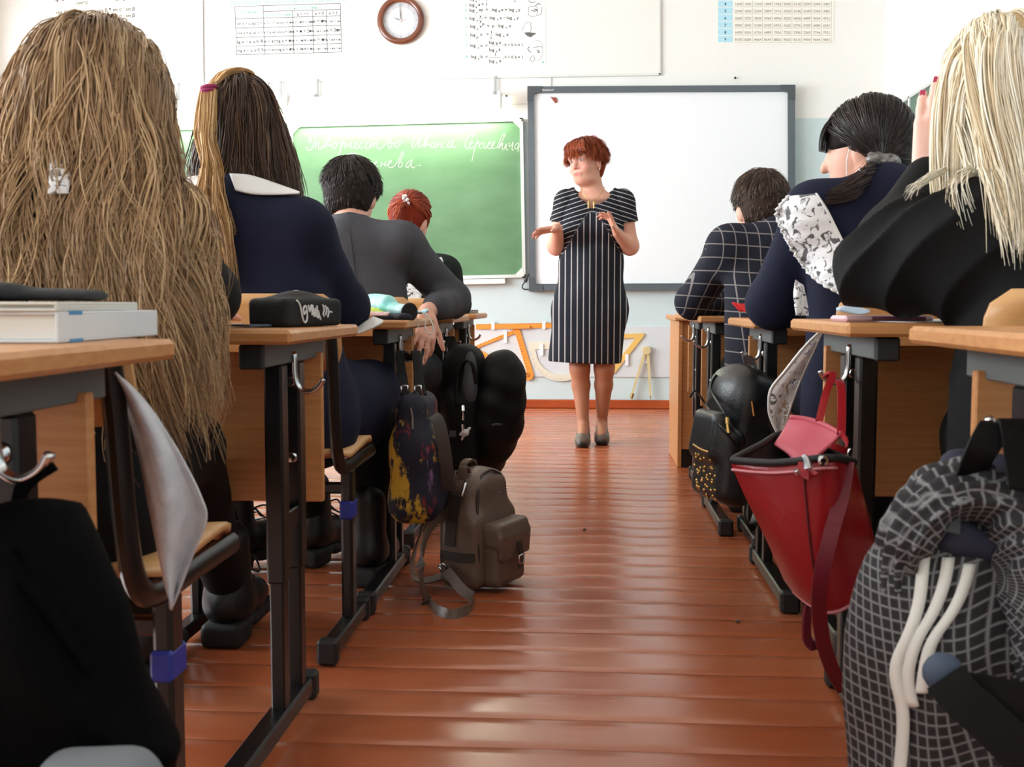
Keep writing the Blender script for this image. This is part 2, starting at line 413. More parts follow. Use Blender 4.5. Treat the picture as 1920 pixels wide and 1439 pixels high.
# logarithm formulas
e = wthing('formula_poster', 945, 66, 'white poster of logarithm rules with small sketches beside the clock', 'poster')
wplate('sheet', [(868, 133), (1024, 128), (1022, -70), (864, -70)], .0145, .0012, M_paper, e)
f = plane_map((868, 0), (1022, 0), (870, 132), .0162)
T = []
def L(x, y, s=8.2): T.append(('log', x, y, s, 'LEFT'))
for (num, y, parts) in ((1, -2, [('log', 12, 0), ('a', 24, -3), ('1 = 0', 29, 0)]), (2, -13, [('log', 12, 0), ('a', 24, -3), ('a = 1', 29, 1)]), (3, -23, [('log', 12, 0), ('a', 25, -3), ('xy  =', 30, 1), ('log', 54, 1), ('a', 67, -1), ('x +', 72, 1), ('log', 86, 1), ('a', 99, -1), ('y', 104, 1)]),
                       (4, -38, [('log', 12, 0), ('a', 26, -3), ('x', 31, 4), ('y', 31, -5), ('=', 40, 1), ('log', 50, 1), ('a', 64, -1), ('x −', 69, 1), ('log', 82, 1), ('a', 95, -1), ('y', 101, 1)]),
                       (5, -53, [('log', 13, 0), ('a', 26, -4), ('x', 31, 0), ('p', 36, 5), ('=  p ·', 45, 1), ('log', 66, 1), ('a', 80, -1), ('x', 86, 1)]), (6, -69, [('log', 13, 0), ('aᵖ', 24, -5), ('x   =', 32, 1), ('1', 51, 5), ('p', 51, -4), ('·', 57, 1), ('log', 61, 1), ('a', 75, -1), ('x', 81, 1)]),
                       (7, -89, [('log', 13, 0), ('a', 27, -3), ('x  =', 32, 0), ('log', 48, 6), ('b', 61, 4), ('x', 67, 6), ('log', 48, -8), ('b', 61, -10), ('a', 66, -7), ('; b > 0, b ≠ 1', 74, 2)]), (8, -110, [('log', 14, 0), ('a', 27, -3), ('b  =', 32, 0), ('1', 58, 4), ('log', 48, -8), ('b', 61, -10), ('a', 67, -7), ('; b > 0, b ≠ 1', 74, 0)])):
    for s, x, dy in parts: T.append((s, x, y + dy, 6 if s in ('a', 'b', 'p', 'aᵖ') and dy < 0 and x not in (66, 67) else (7.2 if 'b > 0' in s else 8.4), 'LEFT'))
text_mesh(T, 'printed_text', M_ink, e, f)
text_mesh([(str(k + 1), 4, [-2, -13, -23, -38, -53, -69, -89, -110][k], 8, 'LEFT') for k in range(8)], 'numbering', M_green, e, f)
lm = MB()
for a in ((30, -36, 38, -36), (50, -67.5, 56, -67.5), (47, -87, 69, -87), (47, -109, 70, -109)): pline(lm, f, *a, .7)
# small sketched curves and figures along the margin
def sketch(pts, w=.9):
    S = smoothline([Vector((a, b, 0)) for a, b in pts], 4)
    for p, q in zip(S, S[1:]): pline(lm, f, p.x, p.y, q.x, q.y, w)
sketch([(124, -14), (138, -14), (138, -30), (124, -30), (124, -14)], .8); sketch([(128, -20), (134, -22), (140, -20), (133, -18)], 1.6)
sketch([(136, -12), (142, -8), (146, -10)], 1.5); sketch([(140, -30), (147, -26), (148, -14)]); sketch([(110, -60), (116, -46), (124, -42), (130, -46)], .6); sketch([(126, -44), (128, -54), (125, -63)])
sketch([(124, -88), (121, -93), (127, -99)], 1.4); sketch([(131, -90), (142, -88), (148, -89)]); sketch([(138, -94), (143, -98), (139, -99)], 1.8)
sketch([(124, -112), (130, -116), (134, -110), (130, -105), (124, -112)]); sketch([(138, -116), (146, -108), (149, -96), (146, -80), (134, -76)], .6); sketch([(122, -2), (130, -6), (136, -4)], 1.2); sketch([(96, -4), (100, -3)], 1.6)
lm.build('printed_lines', M_inkg, e)
sm = MB(); sm.add([f(114, -62), f(122, -61), f(138, -63), (f(130, -68)), f(127, -71), f(120, -68)], [(0, 1, 2, 3, 4, 5)]); sm.build('shaded_figure', M_inkg, e)
sm = MB(); sm.add([f(149 + 2 * math.cos(k), -117 + 2 * math.sin(k)) for k in np.linspace(0, 5.6, 9)], [tuple(range(9))]); sm.build('green_dot', M_green, e)
# table of squares
e = wthing('number_poster', 1452, 40, 'white poster with a table of squares and a light blue column', 'poster')
wplate('sheet', [(1344, 83), (1563, 82), (1565, -110), (1343, -110)], .001, .0012, mat('paper_ivory', rgb(244, 242, 232), .6), e)
f = plane_map((1346, 0), (1560, 0), (1346, 80), .0027)
bm_ = MB(); lm = MB(); T = []; TT = []
cw = 18.4; x0c = 30
for r in range(-4, 6):
    yb = -13.3 * (r + 1) - .4; n = r + 4
    bm_.add([f(0, yb + .8), f(28, yb + .8), f(28, yb + 12.8), f(0, yb + 12.8)], [(0, 1, 2, 3)]); TT.append((str(n), 14, yb + 3.8, 7, 'CENTER'))
    for c in range(10):
        xa = x0c + c * cw; pline(lm, f, xa + 1, yb + .8, xa + cw - 1, yb + .8, .8); pline(lm, f, xa + cw - 1, yb + .8, xa + cw - 1, yb + 11.6, .9)
        T.append((str((n * 10 + c) ** 2), xa + cw / 2 - .6, yb + 3.6, 6.8, 'CENTER'))
bm_.build('blue_column', mat('print_blue', rgb(178, 224, 240), .6), e); lm.build('printed_lines', mat('ink_pale', rgb(190, 188, 180), .7), e)
f = plane_map((1346, 0), (1560, 0), (1346, 80), .0031)
text_mesh(T, 'printed_text', mat('ink_light', rgb(170, 168, 160), .7), e, f); text_mesh(TT, 'row_numbers', M_ink, e, f)

# clock
c = on_wall(753, 40.5); S = 1 / 268.5
e = thing('wall_clock', (c.x, YW, c.z), 'round wall clock with brown wooden rim and pale dial', 'clock')
rp = []
for k in range(17):
    a = 2 * math.pi * k / 16; rp.append((.1425 + .0215 * math.cos(a), -.036 - .018 * math.sin(a)))
M_clk = mat('clock_wood', rgb(122, 66, 40), .25, vary=rgb(92, 42, 28), vscale=10, coat=.5)
M_dial = mat('dial_white', rgb(232, 230, 230), .5)
MB().lathe([(r, h) for r, h in rp], (c.x, YW, c.z), 64, 'y', cap=False).build('rim', M_clk, e, smooth=True)
MB().lathe([(.13, -.015), (.13, -.022), (.001, -.022)], (c.x, YW, c.z), 48, 'y').build('dial', M_dial, e)
MB().lathe([(.13, -.0222), (.13, -.0226), (.09, -.0226), (.09, -.0222)], (c.x, YW, c.z), 48, 'y', cap=False).build('hour_ring', mat('dial_ring', rgb(208, 212, 218), .5), e)
def fc(u, v): return Vector((c.x + u, YW - .0232, c.z + v))
text_mesh([(str(h), .108 * math.sin(h * math.pi / 6), .108 * math.cos(h * math.pi / 6) - .009, .027, 'CENTER') for h in range(1, 13)], 'numerals', mat('dial_ink', rgb(176, 182, 192), .6), e, fc)
def hand(name, ang, ln, w, y, m):
    a = math.radians(ang); dx, dz = math.sin(a), math.cos(a); nx, nz = dz, -dx
    P = [(-.12 * ln, 0.4 * w), (.35 * ln, w), (ln, .0004), (ln, -.0004), (.35 * ln, -w), (-.12 * ln, -.4 * w)]
    MB().prism([Vector((c.x + dx * s + nx * t, YW - y, c.z + dz * s + nz * t)) for s, t in P], (0, .001, 0)).build(name, m, e)
M_hand = mat('hand_grey', rgb(90, 88, 90), .4)
hand('hour_hand', -66, .058, .0035, .027, M_hand); hand('minute_hand', -4, .112, .0035, .029, M_hand); hand('second_hand', 80, .05, .0015, .031, mat('hand_pink', rgb(170, 130, 130), .4))
MB().lathe([(.006, -.022), (.006, -.033), (.001, -.034)], (c.x, YW, c.z), 16, 'y').build('hub', M_dial, e, smooth='auto')
MB().lathe([(.128, -.040), (.128, -.041), (.001, -.0415)], (c.x, YW, c.z), 48, 'y').build('cover_glass', M_glass, e)

# chalkboard: middle leaf and the leaf beside the window, aluminium frame with plastic corners
def chalk_mat():
    m = mat('chalkboard_green', rgb(84, 124, 88), .5, vary=rgb(98, 138, 102), vscale=3.5, stretch=(1, 1, 2))
    return m
M_cb = chalk_mat(); M_alu = mat('frame_pale', rgb(216, 220, 216), .35, metal=.2); M_cor = mat('corner_plastic', rgb(226, 228, 222), .5)
def board(label, tl, tr, br, bl, d, name='chalkboard', corners=True):
    p = on_wall((tl[0] + tr[0]) / 2, (tl[1] + bl[1]) / 2); e = thing(name, (p.x, YW, p.z), label, 'chalkboard')
    wplate('writing_surface', [bl, br, tr, tl], d, .018, M_cb, e)
    def off(p, q, w):   # strip along edge p-q of width w px outward
        dx, dy = q[0] - p[0], q[1] - p[1]; Ln = math.hypot(dx, dy); return (dy / Ln * w, -dx / Ln * w)
    cs = [tl, tr, br, bl]
    for k in range(4):
        a, b = cs[k], cs[(k + 1) % 4]; ox, oy = off(a, b, 6)
        ux, uy = (b[0] - a[0]), (b[1] - a[1]); Ln = math.hypot(ux, uy); ux, uy = ux / Ln * 6, uy / Ln * 6
        wplate('frame_rail', [(a[0] - ux, a[1] - uy), (b[0] + ux, b[1] + uy), (b[0] + ux + ox, b[1] + uy + oy), (a[0] - ux + ox, a[1] - uy + oy)], d - .004, .032, M_alu, e)
        if corners:
            a = cs[k]; b = cs[(k + 1) % 4]; c_ = cs[(k - 1) % 4]
            def tow(p, q, n): L_ = math.hypot(q[0] - p[0], q[1] - p[1]); return (p[0] + (q[0] - p[0]) / L_ * n, p[1] + (q[1] - p[1]) / L_ * n)
            wplate('corner_piece', [(a[0] - (1 if k in (0, 3) else -1) * 4, a[1] - (1 if k < 2 else -1) * 4), tow(a, b, 13), tow(a, c_, 13)], d + .008, .022, M_cor, e)
    return e
cb = board('green chalkboard leaf with cursive chalk writing beside the whiteboard', (552, 240), (975, 229), (980, 515), (553, 524), .012)
board('plain green chalkboard leaf glimpsed between the two long-haired girls on the left', (318, 246), (535, 240), (536, 523), (318, 528), .012)
TR = [(838, 529), (948, 527), (948, 517), (838, 519)]
e = wthing('chalk_tray', 893, 523, 'white chalk tray under the written chalkboard leaf', 'tray')
wplate('tray_front', [(742, 536), (948, 532), (948, 523), (742, 527)], .012, .05, M_cor, e)
wplate('tray_lip', [(742, 536.5), (948, 532.5), (948, 530), (742, 534)], .03, .045, M_alu, e)
# chalk writing, one stroke after another
CH1 = [[(75, 385), (55, 405), (80, 435), (125, 435), (165, 395), (190, 330), (235, 150)], [(140, 205), (110, 250), (105, 300), (130, 305), (150, 270), (150, 215), (200, 185), (350, 165)], [(235, 290), (213, 405)], [(280, 290), (262, 400), (285, 425), (330, 390), (370, 330)],
  [(345, 400), (375, 330), (420, 250), (460, 185), (470, 205), (440, 290), (410, 350), (385, 400)], [(405, 350), (440, 335), (455, 365), (495, 345)], [(555, 315), (515, 330), (500, 375), (522, 405), (562, 388), (580, 340), (555, 315), (605, 335)],
  [(680, 262), (640, 430), (598, 605)], [(650, 380), (690, 318), (720, 322), (712, 390), (745, 392)], [(752, 320), (762, 370), (792, 360), (835, 308)], [(835, 308), (812, 395), (850, 400), (885, 370), (925, 335), (915, 312), (888, 340), (885, 385), (915, 408), (965, 385)],
  [(1015, 312), (985, 325), (962, 375), (990, 408), (1040, 385)], [(1125, 300), (1085, 330), (1072, 385), (1105, 415), (1150, 370), (1175, 315)], [(1175, 315), (1165, 400)], [(1175, 340), (1215, 315), (1222, 335), (1210, 400)], [(1215, 345), (1265, 312), (1280, 335), (1268, 395), (1320, 415), (1375, 380), (1430, 320), (1490, 190), (1525, 140), (1535, 165), (1500, 260), (1460, 350), (1470, 400), (1510, 385), (1520, 340), (1495, 318), (1560, 325)],
  [(1620, 280), (1580, 310), (1570, 365), (1600, 395), (1645, 355), (1660, 300), (1625, 282), (1690, 300)],
  [(750, 515), (800, 500), (930, 495)], [(850, 505), (800, 700)], [(905, 610), (915, 660), (950, 650)], [(965, 610), (930, 780)], [(1000, 600), (975, 800)], [(990, 680), (1030, 640), (1050, 690)], [(1095, 640), (1075, 720), (1120, 730)],
  [(1160, 630), (1172, 700)], [(1205, 695), (1262, 650), (1252, 628), (1222, 668), (1232, 728), (1290, 705)], [(1348, 640), (1330, 725)], [(1340, 690), (1395, 672)], [(1425, 625), (1400, 705), (1440, 700)], [(1440, 690), (1510, 640), (1500, 618), (1460, 660), (1475, 730), (1540, 725), (1600, 660), (1660, 560), (1690, 470), (1722, 482), (1690, 570), (1645, 650), (1635, 720), (1685, 715), (1700, 660), (1665, 638)], [(1845, 618), (1785, 650), (1760, 712), (1800, 728), (1850, 655), (1868, 598), (1850, 690), (1880, 742), (1915, 720)]]
CH2 = [[(90, 220), (45, 320), (32, 380), (70, 382), (130, 300), (190, 212), (150, 330), (140, 390), (180, 380), (222, 335)], [(230, 375), (285, 200), (318, 168), (330, 195), (265, 325), (252, 372), (290, 362), (302, 325), (335, 350)], [(412, 308), (372, 320), (350, 370), (380, 392), (420, 360), (432, 308), (420, 380), (458, 385)], [(488, 305), (462, 392)], [(468, 355), (525, 332)], [(560, 300), (530, 388), (590, 392)], [(722, 288), (672, 308), (640, 370), (680, 392), (722, 340), (742, 278), (722, 370), (760, 397), (792, 368)],
  [(1082, 208), (1060, 185), (1102, 162), (1062, 138), (1010, 190), (952, 300), (944, 380), (980, 412), (1012, 385)], [(1012, 370), (1062, 318), (1060, 282), (1030, 310), (1015, 380), (1050, 412), (1092, 368)], [(1155, 268), (1110, 400), (1058, 622)], [(1122, 370), (1170, 300), (1196, 312), (1180, 390), (1215, 405)], [(1215, 345), (1252, 308), (1272, 330), (1250, 390), (1282, 406), (1312, 378), (1372, 320), (1370, 290), (1332, 340), (1332, 400), (1382, 402), (1442, 320), (1440, 290), (1402, 340), (1402, 402), (1460, 398)], [(1480, 402), (1560, 220), (1600, 158), (1622, 175), (1600, 230), (1540, 340), (1510, 412), (1560, 342), (1582, 318)], [(1588, 318), (1572, 400), (1602, 422), (1645, 328)], [(1650, 328), (1640, 415), (1680, 425)], [(1705, 310), (1692, 370), (1732, 360), (1762, 300), (1742, 425), (1775, 432)], [(1852, 308), (1802, 350), (1790, 400), (1830, 412), (1866, 322), (1842, 465)], [(118, 695), (124, 704)], [(150, 700), (190, 698)]]
mb = MB()
for (ox, strokes) in ((570, CH1), (770, CH2)):
    for s in strokes:
        P = smoothline([Vector((ox + a / 9.143, 235 + b / 9.143, 0)) for a, b in s], 5)
        Q = [on_wall(p.x, p.y) for p in P]; Q = [Vector((q.x, YW - .0312, q.z)) for q in Q]
        mb.tube(Q,  .0021, 6, flat=.25, up=(0, 1, 0))
mb.build('chalk_writing', mat('chalk_white', rgb(216, 232, 208), .9), cb)

# fluorescent lamps above the chalkboard leaves
M_lit = emit('board_lamp_tube', (1, 1, .78, 1), 78)
def board_lamp(xa, xb, ya, yb, label):
    A, B = on_wall(xa, ya), on_wall(xb, yb); d = .15
    e = thing('board_lamp', ((A.x + B.x) / 2, YW, A.z), label, 'lamp')
    zt, zb = A.z + .05, A.z - .085
    h = MB(); h.prism([(A.x, YW - .003, zt), (A.x, YW - d - .02, zt - .02), (A.x, YW - d - .05, zb + .035), (A.x, YW - d - .038, zb + .035), (A.x, YW - d - .012, zt - .034), (A.x, YW - .003, zt - .012)], (B.x - A.x, 0, 0)); h.build('reflector', M_hous, e)
    for x in (A.x, B.x): MB().box((x - .008, YW - d - .05, zb + .03), (x + .008, YW - d + .10, zt), .003).build('end_cap', M_hous, e)
    MB().tube([(A.x + .02, YW - d + .02, zb + .055), (B.x - .02, YW - d + .02, zb + .055)], .013, 12).build('tube', M_lit, e)
    for q in (.12, .97):
        x = A.x + (B.x - A.x) * q
        MB().box((x - .008, YW - d + .03, zt - .01), (x + .008, YW, zt + .012), .002).box((x - .008, YW - .028, zt), (x + .008, YW - .020, zt + .13), .002).build('bracket', mat('bracket_grey', rgb(170, 172, 170), .5), e)
board_lamp(551, 941, 199, 193, 'long white chalkboard lamp glowing above the chalk writing')
board_lamp(310, 535, 205, 201, 'shorter white lamp glowing above the plain chalkboard leaf on the left')

# interactive whiteboard
M_wf = mat('whiteboard_frame', rgb(88, 98, 104), .42); M_wc = mat('whiteboard_corner', rgb(74, 82, 88), .45); M_ws = mat('whiteboard_surface', rgb(238, 244, 248), .22, spec=.5)
wb = wthing('interactive_whiteboard', 1238, 355, 'large whiteboard in a dark grey frame behind the standing woman', 'whiteboard')
wplate('writing_surface', [(1004, 533), (1475, 531), (1474, 175), (1001, 177)], .02, .03, M_ws, wb)
def rail(c, name='frame_rail', m=M_wf, t=.058): return wplate(name, c, .012, t, m, wb)
rail([(992, 178), (1486, 174), (1486, 163), (990, 166)]); rail([(994, 546), (1488, 544), (1488, 532), (994, 534)]); rail([(994, 546), (1005, 546), (1002, 166), (990, 166)]); rail([(1475, 544), (1488, 544), (1487, 163), (1474, 163)])
for (a, b, sx, sy) in ((990, 165.5, 1, 1), (1487.5, 163, -1, 1), (1488.5, 545, -1, -1), (993, 547, 1, -1)):
    rail([(a, b), (a + 27 * sx, b), (a + 25 * sx, b + 11.5 * sy), (a + 15 * sx, b + 13 * sy), (a + 13 * sx, b + 15 * sy), (a + 11.5 * sx, b + 26 * sy), (a, b + 28 * sy)], 'corner_piece', M_wc, .064)
fb = plane_map((1017, 173.5), (1040, 173.3), (1017, 200), .0705)
text_mesh([('Panaboard', 0, -.6, 5.0, 'LEFT')], 'brand_lettering', mat('letter_silver', rgb(215, 215, 222), .4), wb, fb)
e = wthing('magnet', 1040, 190, 'small reddish brown magnet at the whiteboard corner', 'magnet')
p = on_wall(1040, 190)
MB().prism([Vector((p.x + a * .0045, YW - .051, p.z + b * .0045)) for a, b in ((-6, 5), (-3, 3), (1, 4), (4, 1), (4, -4), (1, -5), (-1, -2), (-5, 3))], (0, -.008, 0)).build('magnet_body', mat('magnet_red', rgb(150, 70, 60), .6), e)
cbl = wthing('whiteboard_cable', 988, 530, 'short black cable hanging at the lower corner of the whiteboard', 'cable')
P = smoothline([Vector((on_wall(a, b).x, YW - .03, on_wall(a, b).z)) for a, b in ((993, 513), (990, 519), (986, 527), (981, 534), (980, 540), (984, 543), (992, 543))], 5)
MB().tube(P, .0045, 8).build('cord', mat('cable_black', rgb(40, 42, 44), .5), cbl, smooth=True)
MB().tube([Vector((on_wall(988.5, 523).x, YW - .03, on_wall(988.5, 523).z)), Vector((on_wall(984.5, 529.5).x, YW - .03, on_wall(984.5, 529.5).z))], .011, 10).build('ferrite_plug', MATS['cable_black'], cbl, smooth='auto')
for (a, b, lb) in ((1378, 147, 'black nail in the wall above the whiteboard'), (950, 181, 'small nail in the wall between lamp and whiteboard')):
    p = on_wall(a, b); e = thing('nail', (p.x, YW, p.z), lb, 'nail')
    MB().lathe([(.003, 0), (.003, -.014), (.008, -.015), (.008, -.018), (.001, -.019)], (p.x, YW, p.z), 10, 'y').build('nail_body', MATS['cable_black'], e)

# low panel with the drawing instruments
e = wthing('tool_panel', 1000, 660, 'low pale grey wall panel holding wooden drawing instruments', 'panel')
A, B = on_wall(700, 612), on_wall(1262, 708)
MB().box((A.x, YW - .012, B.z), (B.x + .35, YW - .0005, A.z), .002).build('board', mat('tool_panel_grey', rgb(214, 219, 222), .5), e)
M_or = mat('ruler_orange', rgb(240, 158, 62), .45, vary=rgb(228, 142, 52), vscale=4, stretch=(1, 1, 8)); M_pale = mat('ruler_beige', rgb(232, 190, 106), .5); M_prot = mat('protractor_ivory', rgb(226, 222, 204), .4); M_mark = mat('ruler_mark', rgb(110, 62, 30), .6)
M_clip = mat('clip_white', rgb(238, 240, 242), .4)
def W(px, py, d=.02): p = on_wall(px, py); return Vector((p.x, YW - d, p.z))
def tplate(name, poly, d, th, m, parent): return MB().prism([W(a, b, d) for a, b in poly], (0, -th, 0)).build(name, m, parent)
def clip(px, py, parent, h=22):
    tplate('clip', [(px - 3, py - h / 2), (px + 3, py - h / 2), (px + 3, py + h / 2), (px - 3, py + h / 2)], .0125, .016, M_clip, parent)
rz = wthing('board_ruler', 960, 612, 'long orange wooden board ruler with handle above the triangle', 'ruler')
tplate('ruler_body', [(893, 617.5), (1108, 613.5), (1108, 604.5), (893, 608)], .0135, .012, M_or, rz)
tplate('handle', [(952, 617), (994, 616), (994, 610.5), (952, 611.5)], .0255, .018, M_pale if 0 else M_or, rz)
tk = MB()
for k in range(100):
    x = 897 + k * 2.08; y = 608 - (x - 893) * .0163; q = 3.2 if k % 10 == 0 else (2.4 if k % 5 == 0 else 1.6)
    tk.prism([W(x, y + q, .0256), W(x + .5, y + q, .0256), W(x + .5, y + .4, .0256), W(x, y + .4, .0256)], (0, -.0004, 0))
tk.build('graduation', M_mark, rz)
clip(925, 611, rz, 15); clip(1020, 610, rz, 15)
def poly_ring(name, out, inn, d, th, m, parent):
    mb = MB(); n = len(out); O = [W(a, b, d) for a, b in out]; I = [W(a, b, d) for a, b in inn]; t = Vector((0, -th, 0))
    vs = O + I + [p + t for p in O] + [p + t for p in I]; fs = []
    for k in range(n):
        j = (k + 1) % n
        fs += [(k, j, n + j, n + k), (2 * n + k, 3 * n + k, 3 * n + j, 2 * n + j), (k, 2 * n + k, 2 * n + j, j), (n + k, n + j, 3 * n + j, 3 * n + k)]
    mb.add(vs, fs); return mb.build(name, m, parent)
tri = wthing('set_square', 950, 665, 'orange triangular set square beside the ivory protractor', 'set square')
poly_ring('frame', [(889, 650), (968, 617), (975, 618), (1001, 702), (998, 711), (990, 714), (887, 661)], [(899, 651.5), (965, 626), (967, 627), (988, 697), (987, 699), (985, 700), (899, 655.5)], .0125, .012, M_or, tri)
tk = MB()
def dots(a, b, n, mbx, r=.9):
    for k in range(n):
        x, y = a[0] + (b[0] - a[0]) * k / (n - 1), a[1] + (b[1] - a[1]) * k / (n - 1)
        mbx.prism([W(x - r, y + r * .6, .0248), W(x + r, y + r * .6, .0248), W(x + r, y - r * .6, .0248), W(x - r, y - r * .6, .0248)], (0, -.0004, 0))
dots((902, 645), (962, 623), 9, tk); dots((970, 632), (990, 692), 12, tk); dots((900, 663), (980, 703), 8, tk); tk.build('graduation', M_mark, tri)
mb = MB()
for k in range(14): 
    a, b = 2 * math.pi * k / 14, 2 * math.pi * (k + 1) / 14
    mb.prism([W(990 + 4.2 * math.cos(a), 703 + 4.2 * math.sin(a), .0248), W(990 + 4.2 * math.cos(b), 703 + 4.2 * math.sin(b), .0248), W(990 + 3.2 * math.cos(b), 703 + 3.2 * math.sin(b), .0248), W(990 + 3.2 * math.cos(a), 703 + 3.2 * math.sin(a), .0248)], (0, -.0005, 0))
mb.prism([W(987.5, 701, .0248), W(988.3, 700.4, .0248), W(992.5, 705, .0248), W(991.7, 705.6, .0248)], (0, -.0005, 0)); mb.build('round_stamp', M_mark, tri)
clip(948, 632, tri, 22); clip(915, 679, tri, 22)
pr = wthing('board_protractor', 1040, 678, 'large ivory board protractor behind the woman, beside the orange set square', 'protractor')
cx_, cy_, RO, RI = 1052, 655, 60, 47; out, inn = [], []
out += [(991, 641), (1112, 640)]; inn += [(1004, 655), (1099, 654)]
for k in range(1, 18): a = math.pi * k / 18; out.append((cx_ + RO * math.cos(a), cy_ + RO * math.sin(a))); inn.append((cx_ + RI * math.cos(a), cy_ + 2 + (RI - 2) * math.sin(a)))
poly_ring('plate', out, inn, .0125, .008, M_prot, pr)
tk = MB()
for k in range(1, 36):
    a = math.pi * k / 36; r0, r1 = RO - 2, RO - (6 if k % 2 == 0 else 4)
    P = [(cx_ + r * math.cos(a + s), cy_ + r * math.sin(a + s)) for r, s in ((r0, -.006), (r0, .006), (r1, .006), (r1, -.006))]
    tk.prism([W(x, y, .0208) for x, y in P], (0, -.0004, 0))
tk.build('graduation', mat('mark_olive', rgb(150, 150, 120), .6), pr); clip(1016, 656, pr, 22)
t2 = wthing('set_square', 1170, 660, 'pale yellow triangular set square behind the woman\'s skirt', 'set square')
poly_ring('frame', [(1120, 628), (1207, 625), (1208, 629), (1152, 700), (1140, 702)], [(1135, 637), (1188, 634), (1190, 636), (1152, 685), (1148, 686)], .0125, .012, M_pale, t2)
clip(1175, 675, t2, 22)
co = wthing('board_compass', 1200, 700, 'wooden board compass with open legs hanging on the panel', 'compass')
M_cw = mat('compass_wood', rgb(214, 196, 148), .5)
for name, a, b in (('leg', (1210, 655), (1184, 741)), ('leg', (1214, 655), (1219, 742))):
    p, q = W(*a, .03), W(*b, .03); dr = (q - p).normalized(); s = Vector((dr.z, 0, -dr.x))
    MB().prism([p + s * .010, p - s * .010, q - s * .006, q + s * .006], (0, -.016, 0)).build(name, M_cw, co)
MB().lathe([(.028, -.0125), (.03, -.016), (.03, -.05), (.028, -.053), (.001, -.054)], (W(1212, 657).x, YW, W(1212, 657).z), 20, 'y').build('hinge_disc', M_cw, co, smooth='auto')
M_brass = mat('brass', rgb(160, 138, 90), .35, metal=.8)
MB().tube([W(1186, 737, .038), W(1183, 747, .038)], [.013, .011], 10).build('chalk_holder', M_brass, co, smooth='auto')
MB().tube([W(1219, 741, .038), W(1219.5, 751, .038)], [.006, .001], 8).build('steel_point', M_brass, co, smooth='auto'); clip(1211, 672, co, 20)

# chalkboard on the long wall, seen at a slant
rb = thing('chalkboard', (XR, 5.8, 1.3), 'slanting green chalkboard on the side wall behind the dark-haired girl', 'chalkboard')
def RWp(px, py):
    p0 = np.array([0, 0, CAM_H]); d = FW + RT * ((px - 960) / FPX) - UP * ((py - 719.5) / FPX); return p0 + d * (XR / d[0])
ztop, zbot = 1.975, 0.95
ys = [7.35, RWp(1712, 250)[1], RWp(1712, 250)[1] - 1.45, RWp(1712, 250)[1] - 2.2]
for k in range(3):
    MB().box((XR - .022, ys[k + 1] + .012, zbot), (XR - .004, ys[k] - .012, ztop)).build('writing_leaf', mat('chalkboard_dull', rgb(84, 112, 92), .5, vary=rgb(94, 122, 104), vscale=4), rb)
for yv in ys: MB().box((XR - .034, yv - .012, zbot - .02), (XR, yv + .012, ztop + .02), .003).build('frame_post', M_alu, rb)
for zv in (zbot - .02, ztop): MB().box((XR - .034, ys[3], zv), (XR, ys[0], zv + .02), .003).build('frame_rail', M_alu, rb)
pn = thing('notice', (XR, ys[1] + .35, 1.55), 'pale grey paper notice on the slanting side-wall chalkboard', 'notice')
MB().box((XR - .0265, ys[1] + .22, 1.42), (XR - .0225, ys[1] + .42, 1.66)).build('sheet', mat('notice_grey', rgb(190, 200, 210), .6), pn)
# switch plate strips and a pencilled letter over the chalkboard
fb = plane_map((500, 150), (520, 149.6), (500, 170), .0005)
tx = text_mesh([('б', 2, -12, 11, 'LEFT')], 'wall_letter', M_inkg, None, fb); tag(tx, 'small printed letter on the wall above the chalkboard', 'letter')
ws = wthing('cable_strip', 508, 168, 'thin grey cable strip running down the wall above the navy-dressed girl', 'cable'); wplate('strip', [(506.5, 178), (509.5, 178), (509.5, 153), (506.5, 153)], .0005, .006, MATS['strip_grey'], ws)
ws = wthing('cable_strip', 1033, 150, 'thin grey cable strip just above the whiteboard frame', 'cable'); wplate('strip', [(1032, 165), (1034, 165), (1034, 142), (1032, 142)], .0005, .006, MATS['strip_grey'], ws)
ws = wthing('cable_strip', 965, 196, 'thin horizontal cable strip between board lamp and whiteboard', 'cable'); wplate('strip', [(940, 197.5), (989, 196), (989, 194), (940, 195.5)], .0005, .006, MATS['strip_grey'], ws)
